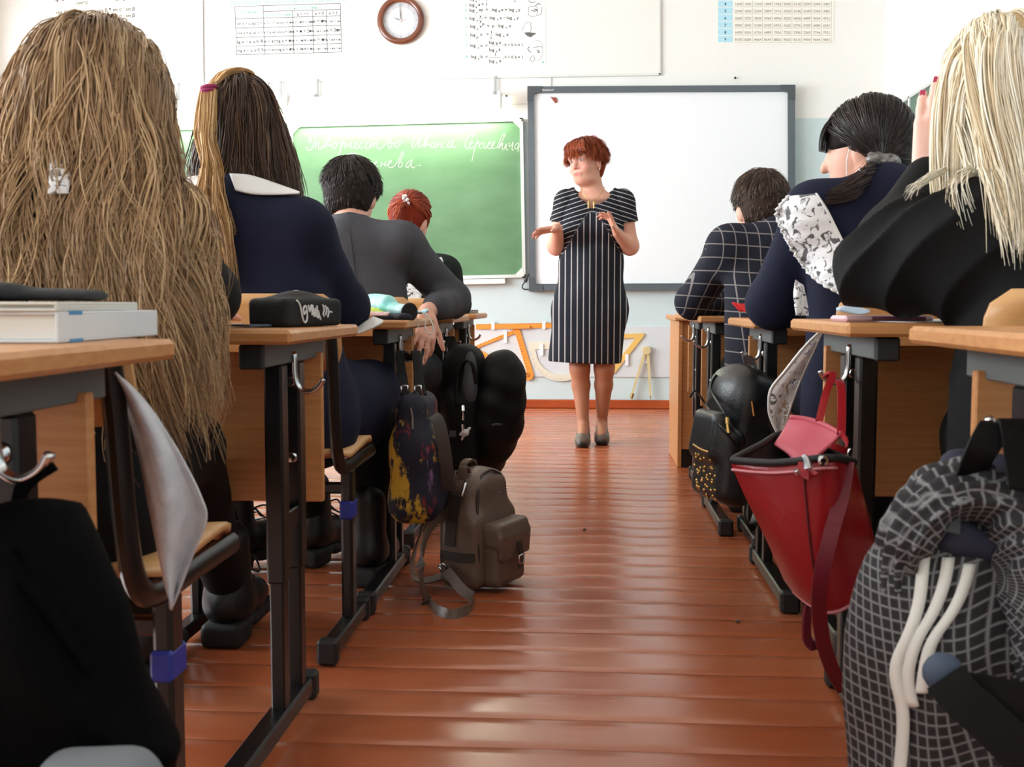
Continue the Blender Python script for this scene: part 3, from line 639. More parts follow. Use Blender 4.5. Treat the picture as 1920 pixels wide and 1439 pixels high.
# ---------------------------------------------------------------- soft shapes: signed-distance blending + surface nets
A3 = lambda p: np.array([p[0], p[1], p[2]], dtype=np.float64)
def cone(a, b, ra, rb=None, flat=None, k=None):
    """tapered capsule; flat = (axis, s): thickness along axis is s times the radius"""
    return ('c', A3(a), A3(b), ra, ra if rb is None else rb, flat, k)
def ell(c, r, R=None, k=None): return ('e', A3(c), np.array(r, dtype=np.float64), None if R is None else np.array(R), k)
def rbox(c, h, rd, R=None, k=None): return ('b', A3(c), np.array(h, dtype=np.float64), rd, None if R is None else np.array(R), k)
def pd(pr, P):
    if pr[0] == 'c':
        _, a, b, ra, rb, fl, _k = pr
        Q = P - a; ab = b - a; s = 1.0
        if fl is not None:
            n = A3(fl[0]); n = n / np.linalg.norm(n); s = fl[1]
            Q = Q + n * ((Q @ n) * (1 / s - 1))[..., None]; ab = ab + n * (ab @ n) * (1 / s - 1)
        t = np.clip((Q @ ab) / max(ab @ ab, 1e-9), 0, 1)
        d = np.sqrt(((Q - t[..., None] * ab) ** 2).sum(-1)) - (ra + (rb - ra) * t)
        return d * min(s, 1)
    if pr[0] == 'e':
        _, c, r, R, _k = pr; Q = P - c
        if R is not None: Q = Q @ R
        k0 = np.sqrt(((Q / r) ** 2).sum(-1)); k1 = np.sqrt(((Q / (r * r)) ** 2).sum(-1))
        return k0 * (k0 - 1) / np.maximum(k1, 1e-6)
    _, c, h, rd, R, _k = pr; Q = P - c
    if R is not None: Q = Q @ R
    q = np.abs(Q) - (h - rd)
    return np.sqrt((np.maximum(q, 0) ** 2).sum(-1)) + np.minimum(q.max(-1), 0) - rd
def pbox(pr):
    if pr[0] == 'c':
        r = max(pr[3], pr[4]) * max(1, pr[5][1] if pr[5] else 1); return np.minimum(pr[1], pr[2]) - r, np.maximum(pr[1], pr[2]) + r
    r = np.linalg.norm(pr[2]) if pr[0] == 'b' else pr[2].max(); return pr[1] - r, pr[1] + r
def blend(prims, res, k=0.02, sub=(), ksub=0.004, warp=None):
    los, his = zip(*[pbox(p) for p in prims]); m = k + 3 * res
    lo = np.min(los, 0) - m; hi = np.max(his, 0) + m
    n = np.ceil((hi - lo) / res).astype(int) + 1; D = np.full(n, 1.0, dtype=np.float32)
    def loc(pr, ex):
        a, b = pbox(pr); i0 = np.maximum(((a - ex - lo) / res).astype(int), 0); i1 = np.minimum(((b + ex - lo) / res).astype(int) + 2, n)
        ax = [lo[q] + res * np.arange(i0[q], i1[q]) for q in range(3)]
        P = np.stack(np.meshgrid(*ax, indexing='ij'), -1)
        return (slice(i0[0], i1[0]), slice(i0[1], i1[1]), slice(i0[2], i1[2])), pd(pr, P if warp is None else warp(P))
    for pr in prims:
        kk = pr[-1] if pr[-1] is not None else k; sl, d = loc(pr, k + 2 * res); e = D[sl]
        h = np.maximum(kk - np.abs(e - d), 0) / max(kk, 1e-6); D[sl] = np.minimum(e, d) - h * h * kk * .25
    for pr in sub:
        sl, d = loc(pr, ksub + 2 * res); e = D[sl]; kk = ksub
        h = np.maximum(kk - np.abs(e + d), 0) / max(kk, 1e-6); D[sl] = np.maximum(e, -d) + h * h * kk * .25
    return nets(D, lo, res)
def nets(D, lo, res):
    I = D < 0; nx, ny, nz = D.shape
    cnt = np.zeros((nx - 1, ny - 1, nz - 1), dtype=np.int8); off = [(i, j, k) for i in (0, 1) for j in (0, 1) for k in (0, 1)]
    for (i, j, k) in off: cnt += I[i:nx - 1 + i, j:ny - 1 + j, k:nz - 1 + k]
    act = np.argwhere((cnt > 0) & (cnt < 8)); N = len(act)
    vals = np.stack([D[act[:, 0] + i, act[:, 1] + j, act[:, 2] + k] for (i, j, k) in off], 1)
    pos = np.zeros((N, 3)); c = np.zeros(N)
    for a in range(8):
        for b in range(a + 1, 8):
            df = [abs(off[a][q] - off[b][q]) for q in range(3)]
            if sum(df) != 1: continue
            s = (vals[:, a] < 0) != (vals[:, b] < 0); t = np.where(s, vals[:, a] / np.where(s, vals[:, a] - vals[:, b], 1), 0)
            p = np.array(off[a]) + t[:, None] * (np.array(off[b]) - np.array(off[a])); pos += p * s[:, None]; c += s
    V = lo + res * (act + pos / c[:, None])
    idx = np.full((nx - 1, ny - 1, nz - 1), -1, dtype=np.int32); idx[act[:, 0], act[:, 1], act[:, 2]] = np.arange(N)
    F = []
    for ax in range(3):
        sl0 = [slice(None)] * 3; sl1 = [slice(None)] * 3; sl0[ax] = slice(0, -1); sl1[ax] = slice(1, None)
        ch = I[tuple(sl0)] != I[tuple(sl1)]; e = np.argwhere(ch); u, w = [(1, 2), (2, 0), (0, 1)][ax]
        ok = (e[:, u] > 0) & (e[:, w] > 0) & (e[:, u] < D.shape[u] - 1) & (e[:, w] < D.shape[w] - 1); e = e[ok]
        def cell(du, dw): q = e.copy(); q[:, u] -= du; q[:, w] -= dw; return idx[q[:, 0], q[:, 1], q[:, 2]]
        Q = np.stack([cell(1, 1), cell(0, 1), cell(0, 0), cell(1, 0)], 1); inn = I[e[:, 0], e[:, 1], e[:, 2]]
        Q[~inn] = Q[~inn][:, ::-1]; F.append(Q)
    F = np.concatenate(F); F = F[(F >= 0).all(1)]
    # one relaxing pass
    for _ in range(2):
        S = np.zeros_like(V); n = np.zeros(len(V))
        for q in range(4):
            a, b = F[:, q], F[:, (q + 1) % 4]
            for ax in range(3): S[:, ax] += np.bincount(a, V[b, ax], len(V)) + np.bincount(b, V[a, ax], len(V))
            n += np.bincount(a, minlength=len(V)) + np.bincount(b, minlength=len(V))
        V = V * .55 + .45 * S / np.maximum(n, 1)[:, None]
    return V, F
def normals(V, F):
    fn = np.cross(V[F[:, 2]] - V[F[:, 0]], V[F[:, 3]] - V[F[:, 1]]); N = np.zeros_like(V)
    for q in range(4):
        for ax in range(3): N[:, ax] += np.bincount(F[:, q], fn[:, ax], len(V))
    return N / np.maximum(np.linalg.norm(N, axis=1), 1e-9)[:, None]
def ripple(V, F, amp, freq, seed=0, stretch=(1, 1, 1), n=7, mask=None):
    """cloth folds: push the surface in and out along its normal"""
    rs = np.random.RandomState(seed); N = normals(V, F); s = np.zeros(len(V)); P = V * np.array(stretch)
    for _ in range(n):
        d = rs.normal(size=3); d /= np.linalg.norm(d); w = rs.normal(size=3) * .6
        s += np.sin((P @ d) * freq * rs.uniform(.6, 1.6) + rs.uniform(0, 6.28) + np.sin(P @ w * freq * .4) * 1.2)
    s = s / n * 2; s = np.sign(s) * np.abs(s) ** .8
    if mask is not None: s = s * mask
    return V + N * (s * amp)[:, None]
def soft(name, prims, res, m, parent, k=.02, fold=None, sub=(), colors=None, post=None, ksub=.004):
    V, F = blend(prims, res, k, sub, ksub)
    if fold: V = ripple(V, F, *fold[:3], **(fold[3] if len(fold) > 3 else {}))
    if post: V = post(V, F)
    return mesh_np(name, V, F, m, parent, True, colors(V) if colors else None)
def frame(yaw=0, pitch=0, roll=0):
    """columns: right, forward, up of a person; yaw turns the face to its left (towards -x), pitch nods down"""
    return np.array((Matrix.Rotation(yaw, 3, 'Z') @ Matrix.Rotation(-pitch, 3, 'X') @ Matrix.Rotation(roll, 3, 'Y')))
def head_prims(c, R, s=1.0, ears=True):
    c = A3(c); g = lambda x, y, z: c + R @ (np.array([x, y, z]) * s)
    P = [ell(g(0, -.012, .022), np.array([.074, .094, .092]) * s, R), ell(g(0, .02, -.035), np.array([.060, .072, .078]) * s, R, .03), ell(g(0, .045, -.085), np.array([.040, .044, .032]) * s, R, .03),
         cone(g(0, .088, .005), g(0, .107, -.028), .008 * s, .012 * s, None, .012)]
    if ears:
        for q in (-1, 1): P.append(ell(g(.074 * q, -.008, -.022), np.array([.010, .019, .031]) * s, R @ np.array(Matrix.Rotation(-.35 * q, 3, 'Z')), .006))
    return P
def hand_prims(w, f, n, side, curl=(.25, .3, .3), spread=.12, s=1.0, thumb=(.8, .25), per=None):
    """w wrist, f finger direction, n palm normal, side +1/-1: where the thumb sits across the palm"""
    w, f, n = A3(w), A3(f), A3(n); f /= np.linalg.norm(f); n -= f * (n @ f); n /= np.linalg.norm(n); a = np.cross(f, n) * side
    P = []; kx = [.027, .009, -.009, -.025]; kl = [.082, .087, .083, .075]; fl = [.070, .078, .073, .057]; tips = []
    for q in range(4):
        K = w + s * (f * kl[q] + a * kx[q]); P.append(cone(w + s * (f * .012 + a * kx[q] * .75), K, .0125 * s, .0105 * s, None, .012))
        d = f * math.cos(spread * (1.5 - q)) + a * math.sin(spread * (1.5 - q)); ang = 0; p = K; r = [.0092, .0085, .0078, .0066]
        cu = per[q] if per else curl
        for j, fr in enumerate((.44, .31, .25)):
            ang += cu[j]; dd = d * math.cos(ang) + n * math.sin(ang); e = p + dd * fl[q] * fr * s
            P.append(cone(p, e, r[j] * s, r[j + 1] * s, None, .004)); p = e
        tips.append((p, dd, -n * math.cos(ang) + d * math.sin(ang)))
    t0 = w + s * (f * .022 + a * .02); d = a * math.sin(thumb[0]) + f * math.cos(thumb[0]) + n * thumb[1]; d /= np.linalg.norm(d)
    t1 = t0 + d * .042 * s; d2 = d * .85 + f * .45; d2 /= np.linalg.norm(d2); t2 = t1 + d2 * .03 * s; t3 = t2 + d2 * .025 * s
    P += [cone(t0, t1, .015 * s, .011 * s, None, .012), cone(t1, t2, .0108 * s, .0095 * s, None, .004), cone(t2, t3, .0095 * s, .0075 * s, None, .004)]
    return P, tips
def surf_at(V, px, py, off=.003, tol=.010, fallback=None):
    """point of a modelled surface under a measured spot, standing off by a little"""
    d = FW + RT * ((px - 960) / FPX) - UP * ((py - 719.5) / FPX); d = d / np.linalg.norm(d); q = V - np.array([0, 0, CAM_H]); t = q @ d
    r = np.linalg.norm(q - t[:, None] * d, axis=1); near = r < tol
    if not near.any(): return at(px, py, fallback) if fallback else None
    tt = t[near]; m = tt < tt.min() + .03; return Vector(np.array([0, 0, CAM_H]) + d * (np.average(tt[m], weights=1 / (r[near][m] + .001)) - off))
def verts_of(o):
    V = np.zeros(len(o.data.vertices) * 3, dtype=np.float32); o.data.vertices.foreach_get('co', V); return V.reshape(-1, 3) + np.array(base_of(o.parent), dtype=np.float32)
def relax(rows, n=3):
    for _ in range(n):
        rows = [[(rows[max(i - 1, 0)][j] + rows[min(i + 1, len(rows) - 1)][j] + rows[i][max(j - 1, 0)] + rows[i][min(j + 1, len(rows[0]) - 1)] + rows[i][j] * 4) / 8 for j in range(len(rows[0]))] for i in range(len(rows))]
    return rows
# hair -------------------------------------------------------------
def push_out(P, coll, off):
    """keep points outside the colliders"""
    for _ in range(2):
        for c in coll:
            d = pd(c, P) - off; bad = d < 0
            if not bad.any(): continue
            Q = P[bad]; e = 1e-3; g = np.stack([pd(c, Q + np.eye(3)[a] * e) - pd(c, Q - np.eye(3)[a] * e) for a in range(3)], 1); g /= np.maximum(np.linalg.norm(g, axis=1), 1e-9)[:, None]
            P[bad] = Q - g * d[bad][:, None]
    return P
def grow(roots, dirs, length, steps, field, coll, off=.006, stiff=.35):
    """guide curves: field(P, s) gives the wanted direction, colliders push the curve out"""
    P = roots.copy(); d = dirs.copy(); L = np.broadcast_to(np.asarray(length, dtype=float), (len(P),)); G = [P.copy()]
    for i in range(steps):
        t = field(P, (i + 1) / steps); d = d * (1 - stiff) + t * stiff; d /= np.maximum(np.linalg.norm(d, axis=1), 1e-9)[:, None]
        Q = P + d * (L / steps)[:, None]; Q = push_out(Q, coll, off) if coll else Q
        d = Q - P; d /= np.maximum(np.linalg.norm(d, axis=1), 1e-9)[:, None]; P = Q; G.append(P.copy())
    return np.stack(G, 1)            # (n, steps+1, 3)
def strands(guides, per, spread, rad, colf, wave=0, wfreq=3, seed=0, tip=.25, rootf=.5, fray=0, flat=None, lens=None, nseg=3):
    """child strands around every guide, as thin tapering tubes; returns V, F, colours"""
    rs = np.random.RandomState(seed); n, S, _ = guides.shape
    G = np.repeat(guides, per, 0); N = n * per; s = np.linspace(0, 1, S)
    if lens is not None:
        cutl = np.clip(1 - rs.rand(N) * lens, .2, 1); x = s[None, :] * cutl[:, None] * (S - 1); i0 = np.minimum(x.astype(int), S - 2); fr = (x - i0)[..., None]; ar = np.arange(N)[:, None]
        G = G[ar, i0] * (1 - fr) + G[ar, i0 + 1] * fr
    T = np.gradient(G, axis=1); T /= np.maximum(np.linalg.norm(T, axis=2), 1e-9)[..., None]
    ref = rs.normal(size=(N, 1, 3)); A = np.cross(T, np.broadcast_to(ref, T.shape)); A /= np.maximum(np.linalg.norm(A, axis=2), 1e-9)[..., None]; B = np.cross(T, A)
    ph = rs.rand(N) * 6.283; rr = np.sqrt(rs.rand(N)); sprof = rootf + (1 - rootf) * np.sin(np.clip(s * 1.15, 0, 1) * math.pi * .5); sprof = sprof * (1 - (1 - tip) * np.clip((s - .55) / .45, 0, 1))
    sp_ = np.asarray(spread) if np.ndim(spread) else spread
    o = (rr[:, None] * sprof[None, :] * (np.repeat(sp_, per)[:, None] if np.ndim(spread) else sp_))
    P = G + A * (o * np.cos(ph)[:, None])[..., None] + B * (o * np.sin(ph)[:, None])[..., None]
    if wave:
        gp = np.repeat(guides[:, 0, :] @ np.array([26., 14., 9.]) + rs.normal(size=n) * .30, per) + rs.normal(size=N) * .18; gf = np.repeat(wfreq * (.88 + .24 * rs.rand(n)), per)
        gd = np.repeat(np.array([1., .35, 0]) + rs.normal(size=(n, 3)) * .35, per, 0); gd[:, 2] *= .1; gd /= np.linalg.norm(gd, axis=1)[:, None]
        P = P + gd[:, None, :] * (wave * np.clip(s * 2 - .15, 0, 1)[None, :] * np.sin(gf[:, None] * 6.283 * s[None, :] + gp[:, None]))[..., None]
    if fray: P = P + (rs.normal(size=(N, 1, 3)) * (s ** 2)[None, :, None]) * fray
    r = rad * (1 - .8 * s ** 2.5)[None, :] * (.7 + .6 * rs.rand(N))[:, None]
    T = np.gradient(P, axis=1); T /= np.maximum(np.linalg.norm(T, axis=2), 1e-9)[..., None]
    A = np.cross(T, np.broadcast_to(ref, T.shape)); A /= np.maximum(np.linalg.norm(A, axis=2), 1e-9)[..., None]; B = np.cross(T, A)
    V = np.stack([P + (A * math.cos(6.283 * q / nseg) + B * math.sin(6.283 * q / nseg)) * r[..., None] for q in range(nseg)], 2)
    b = np.arange(N * S * nseg).reshape(N, S, nseg); F = []
    for q in range(nseg):
        q2 = (q + 1) % nseg; F.append(np.stack([b[:, :-1, q], b[:, :-1, q2], b[:, 1:, q2], b[:, 1:, q]], -1).reshape(-1, 4))
    c = colf(np.repeat(rs.rand(n), per), rs.rand(N), s)      # (N,S,3)
    C = np.repeat(c[:, :, None, :], nseg, 2)
    return V.reshape(-1, 3), np.concatenate(F), C.reshape(-1, 3)
def lc(*a): return np.array(rgb(*a)[:3])
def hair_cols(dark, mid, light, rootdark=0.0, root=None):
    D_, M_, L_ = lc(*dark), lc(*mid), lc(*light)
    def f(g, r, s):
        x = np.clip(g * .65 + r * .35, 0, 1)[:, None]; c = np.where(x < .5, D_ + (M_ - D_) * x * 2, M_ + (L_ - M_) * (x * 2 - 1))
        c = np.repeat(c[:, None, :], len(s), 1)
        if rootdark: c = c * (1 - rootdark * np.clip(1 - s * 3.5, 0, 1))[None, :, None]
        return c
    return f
def join(parts):
    V, F, C, n = [], [], [], 0
    for v, f, c in parts: V.append(v); F.append(f + n); C.append(c); n += len(v)
    return np.concatenate(V), np.concatenate(F), np.concatenate(C)
M_hair = mat('hair', (1, 1, 1, 1), .38, attr='Col', spec=.45)
M_hcap = mat('hair_base', (1, 1, 1, 1), .8, attr='Col', spec=.15, bump=.6, bscale=90)
M_skin = mat('skin', (1, 1, 1, 1), .5, attr='Col', spec=.35, trans=.08)
def skin_col(V): return np.tile(lc(222, 168, 146), (len(V), 1))
# ---------------------------------------------------------------- desks and chairs
M_beech = mat('beech_laminate', rgb(203, 146, 92), .38, vary=rgb(188, 128, 76), vscale=5, stretch=(1.2, 9, 26), spec=.45)
M_beech_e = mat('beech_edge', rgb(206, 150, 102), .42, vary=rgb(196, 138, 88), vscale=6, stretch=(2, 2, 20))
M_ply = mat('plywood_light', rgb(222, 174, 120), .35, vary=rgb(210, 158, 102), vscale=4, stretch=(1, 8, 12))
M_steel = mat('black_steel', rgb(14, 14, 15), .32, spec=.5); M_cap = mat('black_plastic', rgb(26, 27, 29), .55); M_grey = mat('bracket_steel', rgb(92, 96, 95), .5)
M_chrome = mat('chrome', rgb(205, 208, 212), .16, metal=1.0); M_blue = mat('sticker_blue', rgb(36, 52, 150), .5)
def desk(label, s, edge, y0, zt, hook=True, rot=0):
    """school desk; s = side of the aisle (-1/+1), edge = |x| of the top's edge on the aisle, y0 = y of the nearer post"""
    e = thing('school_desk', (s * edge, y0, 0), label, 'desk', 'school desks')
    X = lambda u: s * (edge + u)
    def bx(name, u0, u1, ya, yb, za, zb, m, bev=.002, par=None):
        return MB().box((min(X(u0), X(u1)), y0 + ya, za), (max(X(u0), X(u1)), y0 + yb, zb), bev).build(name, m, par or e)
    bx('tabletop', 0, 1.2, -.165, .325, zt - .022, zt, M_beech, .005)
    bx('front_panel', .045, 1.155, .205, .221, .36, zt - .05, M_beech, .002)
    for q, u in enumerate((.072, 1.128)):
        tb = bx('top_bar', u - .017, u + .017, -.12, .27, zt - .06, zt - .0225, M_grey)
        bx('end_cap', u - .019, u + .019, -.135, -.118, zt - .062, zt - .023, M_cap, .003, tb)
        for yy in (0, .11):
            p = bx('post', u - .0155, u + .0155, yy - .02, yy + .02, .26, zt - .06, M_steel, .004)
            bx('post_insert', u - .012, u + .012, yy - .0165, yy + .0165, .04, .275, M_steel, .003, p)
        bx('tie_plate', u - .012, u + .012, .018, .092, .345, .375, M_steel)
        fb = bx('foot_bar', u - .0185, u + .0185, -.33, .16, .012, .045, M_steel, .004)
        for ya in (-.352, .145): bx('end_cap', u - .023, u + .023, ya, ya + .034, 0, .052, M_cap, .006, fb)
        for zz in (.46, zt - .095):
            MB().lathe([(.011, 0), (.011, -.002), (.008, -.0055), (.001, -.006)], (X(u), y0 + .0895, zz), 14, 'y').build('bolt', M_chrome, e, smooth='auto')
    if hook:
        xa = X(.072 - .0175); P = [(xa, 0, zt - .045), (xa - s * .003, 0, zt - .05), (xa - s * .004, 0, zt - .085), (xa - s * .010, 0, zt - .103), (xa - s * .026, 0, zt - .110), (xa - s * .043, 0, zt - .102), (xa - s * .052, 0, zt - .088)]
        MB().tube(smoothline([Vector((a, y0 + .045, c)) for a, b, c in P], 5), .0048, 8, up=(0, 1, 0), flat=1.5).build('coat_hook', M_chrome, e, smooth=True)
    return e
def chair(label, s, xo, yu, w=.34, zb=.75):
    """school chair; xo = |x| of the outer side frame, yu = y of the back upright"""
    e = thing('school_chair', (s * (xo + w / 2), yu + .15, 0), label, 'chair', 'school chairs')
    xs = (s * xo, s * (xo + w)); lo, hi = min(xs), max(xs)
    for q, x in enumerate(xs):
        P = smoothline([Vector(p) for p in ((x, yu - .026, .668), (x, yu - .012, .6), (x, yu + .004, .48), (x, yu + .03, .405), (x, yu + .09, .378), (x, yu + .25, .378), (x, yu + .37, .378))], 5)
        MB().tube(P, .0165, 10, up=(1, 0, 0), flat=.8).build('side_frame', M_steel, e, smooth='auto')
        p = MB().box((x - .013, yu + .10, .04), (x + .013, yu + .142, .372), .006).build('post', M_steel, e)
        if q == 0: MB().box((x - .0142, yu + .094, .262), (x + .0142, yu + .148, .302), .004).build('size_sticker', M_blue, p)
        fb = MB().box((x - .0165, yu - .075, .012), (x + .0165, yu + .24, .045), .004).build('foot_bar', M_steel, e)
        for ya in (-.095, .225): MB().box((x - .021, yu + ya, 0), (x + .021, yu + ya + .034, .052), .006).build('end_cap', M_cap, fb)
    MB().box((lo, yu + .112, .315), (hi, yu + .13, .34), .004).build('cross_bar', M_steel, e)
    # seat: bent plywood with rounded front
    rows = []
    for i in range(13):
        t = i / 12; yy = yu + .02 + .35 * t; z = .402 + .016 * (1 - math.cos(t * 3.1)) * .5 - (.0 if t < .8 else .03 * ((t - .8) / .2) ** 2) + (.02 * (.2 - t) / .2 if t < .2 else 0)
        ins = .03 * max(0, (abs(t - .5) - .38) / .12) ** 2; x0, x1 = lo - .012 + ins, hi + .012 - ins
        rows.append([Vector((x0 + (x1 - x0) * j / 6, yy, z - .006 * math.sin(math.pi * j / 6))) for j in range(7)])
    MB().grid(rows).build('seat', M_ply, e, smooth=True, solid=.011)
    rows = []
    for i in range(9):
        t = i / 8; z = .592 + (zb - .592) * t; yy = yu + .024 - .06 * t * .6; ins = .032 * max(0, (abs(t - .5) - .28) / .22) ** 2; x0, x1 = lo - .014 + ins, hi + .014 - ins
        rows.append([Vector((x0 + (x1 - x0) * j / 8, yy - .016 * math.sin(math.pi * j / 8), z)) for j in range(9)])
    MB().grid(rows).build('backrest', M_ply, e, smooth=True, solid=.010)
    return e
LE, RE = .45, .405
desk('nearest school desk on the left, with the thick white book on it', -1, LE, .84, .692)
desk('school desk with the black lettered pencil case, bare chrome hook toward the aisle', -1, LE, 1.79, .690)
desk('school desk under the turquoise pouch, with the paint-splashed tote hung on it', -1, LE, 2.84, .689)
desk('school desk under the grey-suited boy\'s elbow, with the black backpack hung on it', -1, LE, 3.78, .688)
desk('front-row school desk ahead of the red-haired girl, nearest the set square', -1, LE, 4.50, .690)
desk('nearest school desk by the side wall, with the plaid jacket hung on it', 1, RE, 1.10, .702)
desk('school desk with papers and pink phone, red bag hung on its hook', 1, RE, 1.92, .700)
desk('school desk under the dark-haired girl\'s elbow, black leather backpack hung on its hook', 1, RE, 2.92, .690)
desk('school desk under the plaid-jacketed boy\'s forearms', 1, RE - .045, 3.78, .690)
desk('front-row school desk touching the panelled wooden table', 1, RE - .035, 4.42, .690)
chair('school chair of the long-haired girl, with blue sticker beside the white sash', -1, .525, 1.19, zb=.70)
chair('school chair under the navy-dressed girl with blue sticker on its post', -1, .525, 2.22)
chair('school chair under the grey-suited boy', -1, .54, 3.28)
chair('school chair under the red-haired girl near the front desk', -1, .54, 4.16)
chair('school chair of the platinum blonde girl near the side wall', 1, .545, 1.52)
chair('school chair of the girl with the lace shoulder strap', 1, .53, 2.34)
chair('school chair with the red cloth on its backrest, under the plaid-jacketed boy', 1, .50, 3.28)

# panelled table in front of the row by the side wall
e = thing('teacher_table', (.40, 4.86, 0), 'wooden panelled table end standing in front of the row by the side wall', 'table')
MB().box((.375, 4.86, .655), (1.55, 5.42, .678), .004).build('tabletop', M_beech, e)
MB().box((.395, 4.885, .0), (.413, 5.40, .655), .002).build('side_panel', M_beech, e); MB().box((1.50, 4.885, 0), (1.518, 5.40, .655), .002).build('side_panel', M_beech, e)
MB().box((.413, 4.90, .08), (1.50, 4.916, .655), .002).build('modesty_panel', M_beech, e); MB().box((.413, 4.905, 0), (1.50, 4.93, .08), .002).build('plinth', M_steel, e)

# ---------------------------------------------------------------- things on the desks
M_pg = mat('page_white', rgb(240, 240, 236), .6); M_bk = mat('cloth_black', rgb(13, 13, 14), .8, bump=.25, bscale=300)
def rot2(cx, cy, a):
    return Matrix.Translation((cx, cy, 0)) @ Matrix.Rotation(a, 4, 'Z')
def book(label, M, w, d, z, h, cov, page, band=None, name='book'):
    """closed book lying flat: covers, page block, optional coloured band"""
    o = M.to_translation(); e = thing(name, (o.x, o.y, z), label, 'book')
    MB().box((-w / 2, -d / 2, z), (w / 2, d / 2, z + .003), .001, M).build('back_cover', cov, e)
    MB().box((-w / 2, -d / 2, z + h - .003), (w / 2, d / 2, z + h), .001, M).build('front_cover', cov, e)
    MB().box((-w / 2 + .006, -d / 2 + .005, z + .003), (w / 2 - .006, d / 2 - .002, z + h - .003), .001, M).build('page_block', page, e)
    MB().box((-w / 2, d / 2 - .003, z + .002), (w / 2, d / 2, z + h - .002), .001, M).build('spine', cov, e)
    if band: MB().box((w / 2 - .055, -d / 2 - .0006, z - .0002), (w / 2 - .025, d / 2 + .0004, z + .0032), 0, M).box((w / 2 - .055, -d / 2 - .0006, z + h - .0032), (w / 2 - .025, d / 2 + .0004, z + h + .0004), 0, M).build('blue_band', band, e)
    return e
M_cov = mat('book_cover_white', rgb(232, 236, 240), .4); M_bb = mat('print_book_blue', rgb(80, 150, 205), .4); M_not = mat('notebook_grey_white', rgb(225, 225, 218), .6)
Mb = rot2(-.605, 1.14, math.radians(-88))
book('thick white hardcover book with blue bands on the nearest desk', Mb, .265, .19, .6925, .030, M_cov, M_pg, M_bb)
book('thin white soft notebook lying on the thick white book', rot2(-.60, 1.115, math.radians(-86)), .225, .175, .7228, .009, M_not, M_not, name='notebook')
e = thing('soft_case', (-.63, 1.1, .732), 'dark grey soft fabric case lying on the notebook, nearest desk', 'case')
soft('case_body', [cone((-.70, 1.12, .743), (-.535, 1.16, .739), .011, .006, ((0, 1, 0), 5.0)), cone((-.66, 1.10, .747), (-.60, 1.105, .746), .010, .006, ((0, 1, 0), 4.6))], .004, mat('fabric_charcoal', rgb(44, 46, 48), .75, bump=.2, bscale=250), e, .008, (.0012, 60, 2))

def pouch(label):
    e = thing('pencil_case', (-.6, 2.0, .691), label, 'pencil case')
    M = rot2(-.515, 1.90, math.radians(-20)); R = np.array(M.to_3x3()); c = np.array(M.to_translation()) + np.array([0, 0, .691 + .024])
    V, F = blend([rbox(c, (.040, .088, .0245), .009, R), ell(c + np.array([0, 0, .012]), (.031, .083, .026), R)], .0032, .010)
    V = ripple(V, F, .0009, 70, 4); V[:, 2] = np.maximum(V[:, 2], .6905)
    mesh_np('case_body', V, F, M_bk, e)
    zp = MB(); zp.tube([M @ Vector((0, -.08 + k * .016, .691 + .0565 - .012 * (abs(k - 5) / 5) ** 2)) for k in range(11)], .0022, 6).build('zipper', M_steel, e, smooth=True)
    MB().box((-.004, -.006, .745), (.004, .006, .754), .002, M).build('zip_pull', M_chrome, e)
    def fp(u, v): return M @ Vector((.0418, u, .691 + .025 + v))
    st = MB()
    for s_ in [[(-.085, .02), (-.075, .012), (-.066, -.012), (-.058, -.018), (-.052, -.008), (-.056, .010), (-.064, .006), (-.062, -.004), (-.056, .002)], [(-.048, .012), (-.044, 0), (-.038, .012), (-.036, -.006)], [(-.034, .012), (-.030, -.008), (-.026, .006), (-.024, -.009)], [(-.02, .011), (-.018, -.01), (-.013, -.006), (-.016, .002)], [(-.010, -.008), (-.008, -.014)], [(0, .012), (.004, .004), (.001, -.004), (.004, -.008)], [(.008, .011), (.012, .002), (.009, -.006)], [(.014, .008), (.020, 0), (.016, -.010)], [(.024, 0), (.031, -.001)]]:
        st.tube(smoothline([fp(a * .92 + .02, b) for a, b in s_], 4), .0016, 6)
    st.build('white_lettering', mat('print_white', rgb(232, 232, 232), .6), e); return e
pouch('black pencil case with white scribbled lettering on a desk edge')
def sheet(name, label, cat, pts, th, m, wob=.0, parent=None):
    """paper or cloth sheet from a grid of rows of points"""
    rows = pts; c = rows[0][0]; e = thing(name, tuple(c), label, cat)
    MB().grid(rows).build('sheet', m, e, smooth=True, solid=th); return e
def gridpts(cx, cy, z, w, d, a, bend=0, n=6, wob=0, seed=1):
    rs = random.Random(seed); M = rot2(cx, cy, a)
    return [[M @ Vector(((i / n - .5) * w, (j / n - .5) * d, z + bend * (i / n) ** 2 + rs.uniform(0, wob))) for i in range(n + 1)] for j in range(n + 1)]
M_mask = mat('mask_blue', rgb(176, 222, 232), .7)
sheet('paper_sheet', 'loose white paper sheet on the desk behind the long blonde hair', 'paper', gridpts(-.70, 1.83, .6925, .10, .10, .4, .016, wob=.002), .0006, M_pg)
sheet('paper_sheet', 'small paper slip lying beside the black pencil case', 'paper', gridpts(-.63, 1.79, .6922, .075, .07, -.2, .003, wob=.002, seed=3), .0006, M_pg)
sheet('face_mask', 'pale blue face mask standing behind the black pencil case', 'mask', [[at(512 + 4 * j - 1.2 * i, 606 - 7.5 * i, 1.90 + .012 * j) for i in range(6)] for j in range(5)], .0012, M_mask)
sheet('smartphone', 'dark flat phone lying by the pencil case end', 'phone', gridpts(-.575, 1.80, .694, .045, .085, .9, 0), .004, mat('phone_dark', rgb(52, 70, 92), .12))
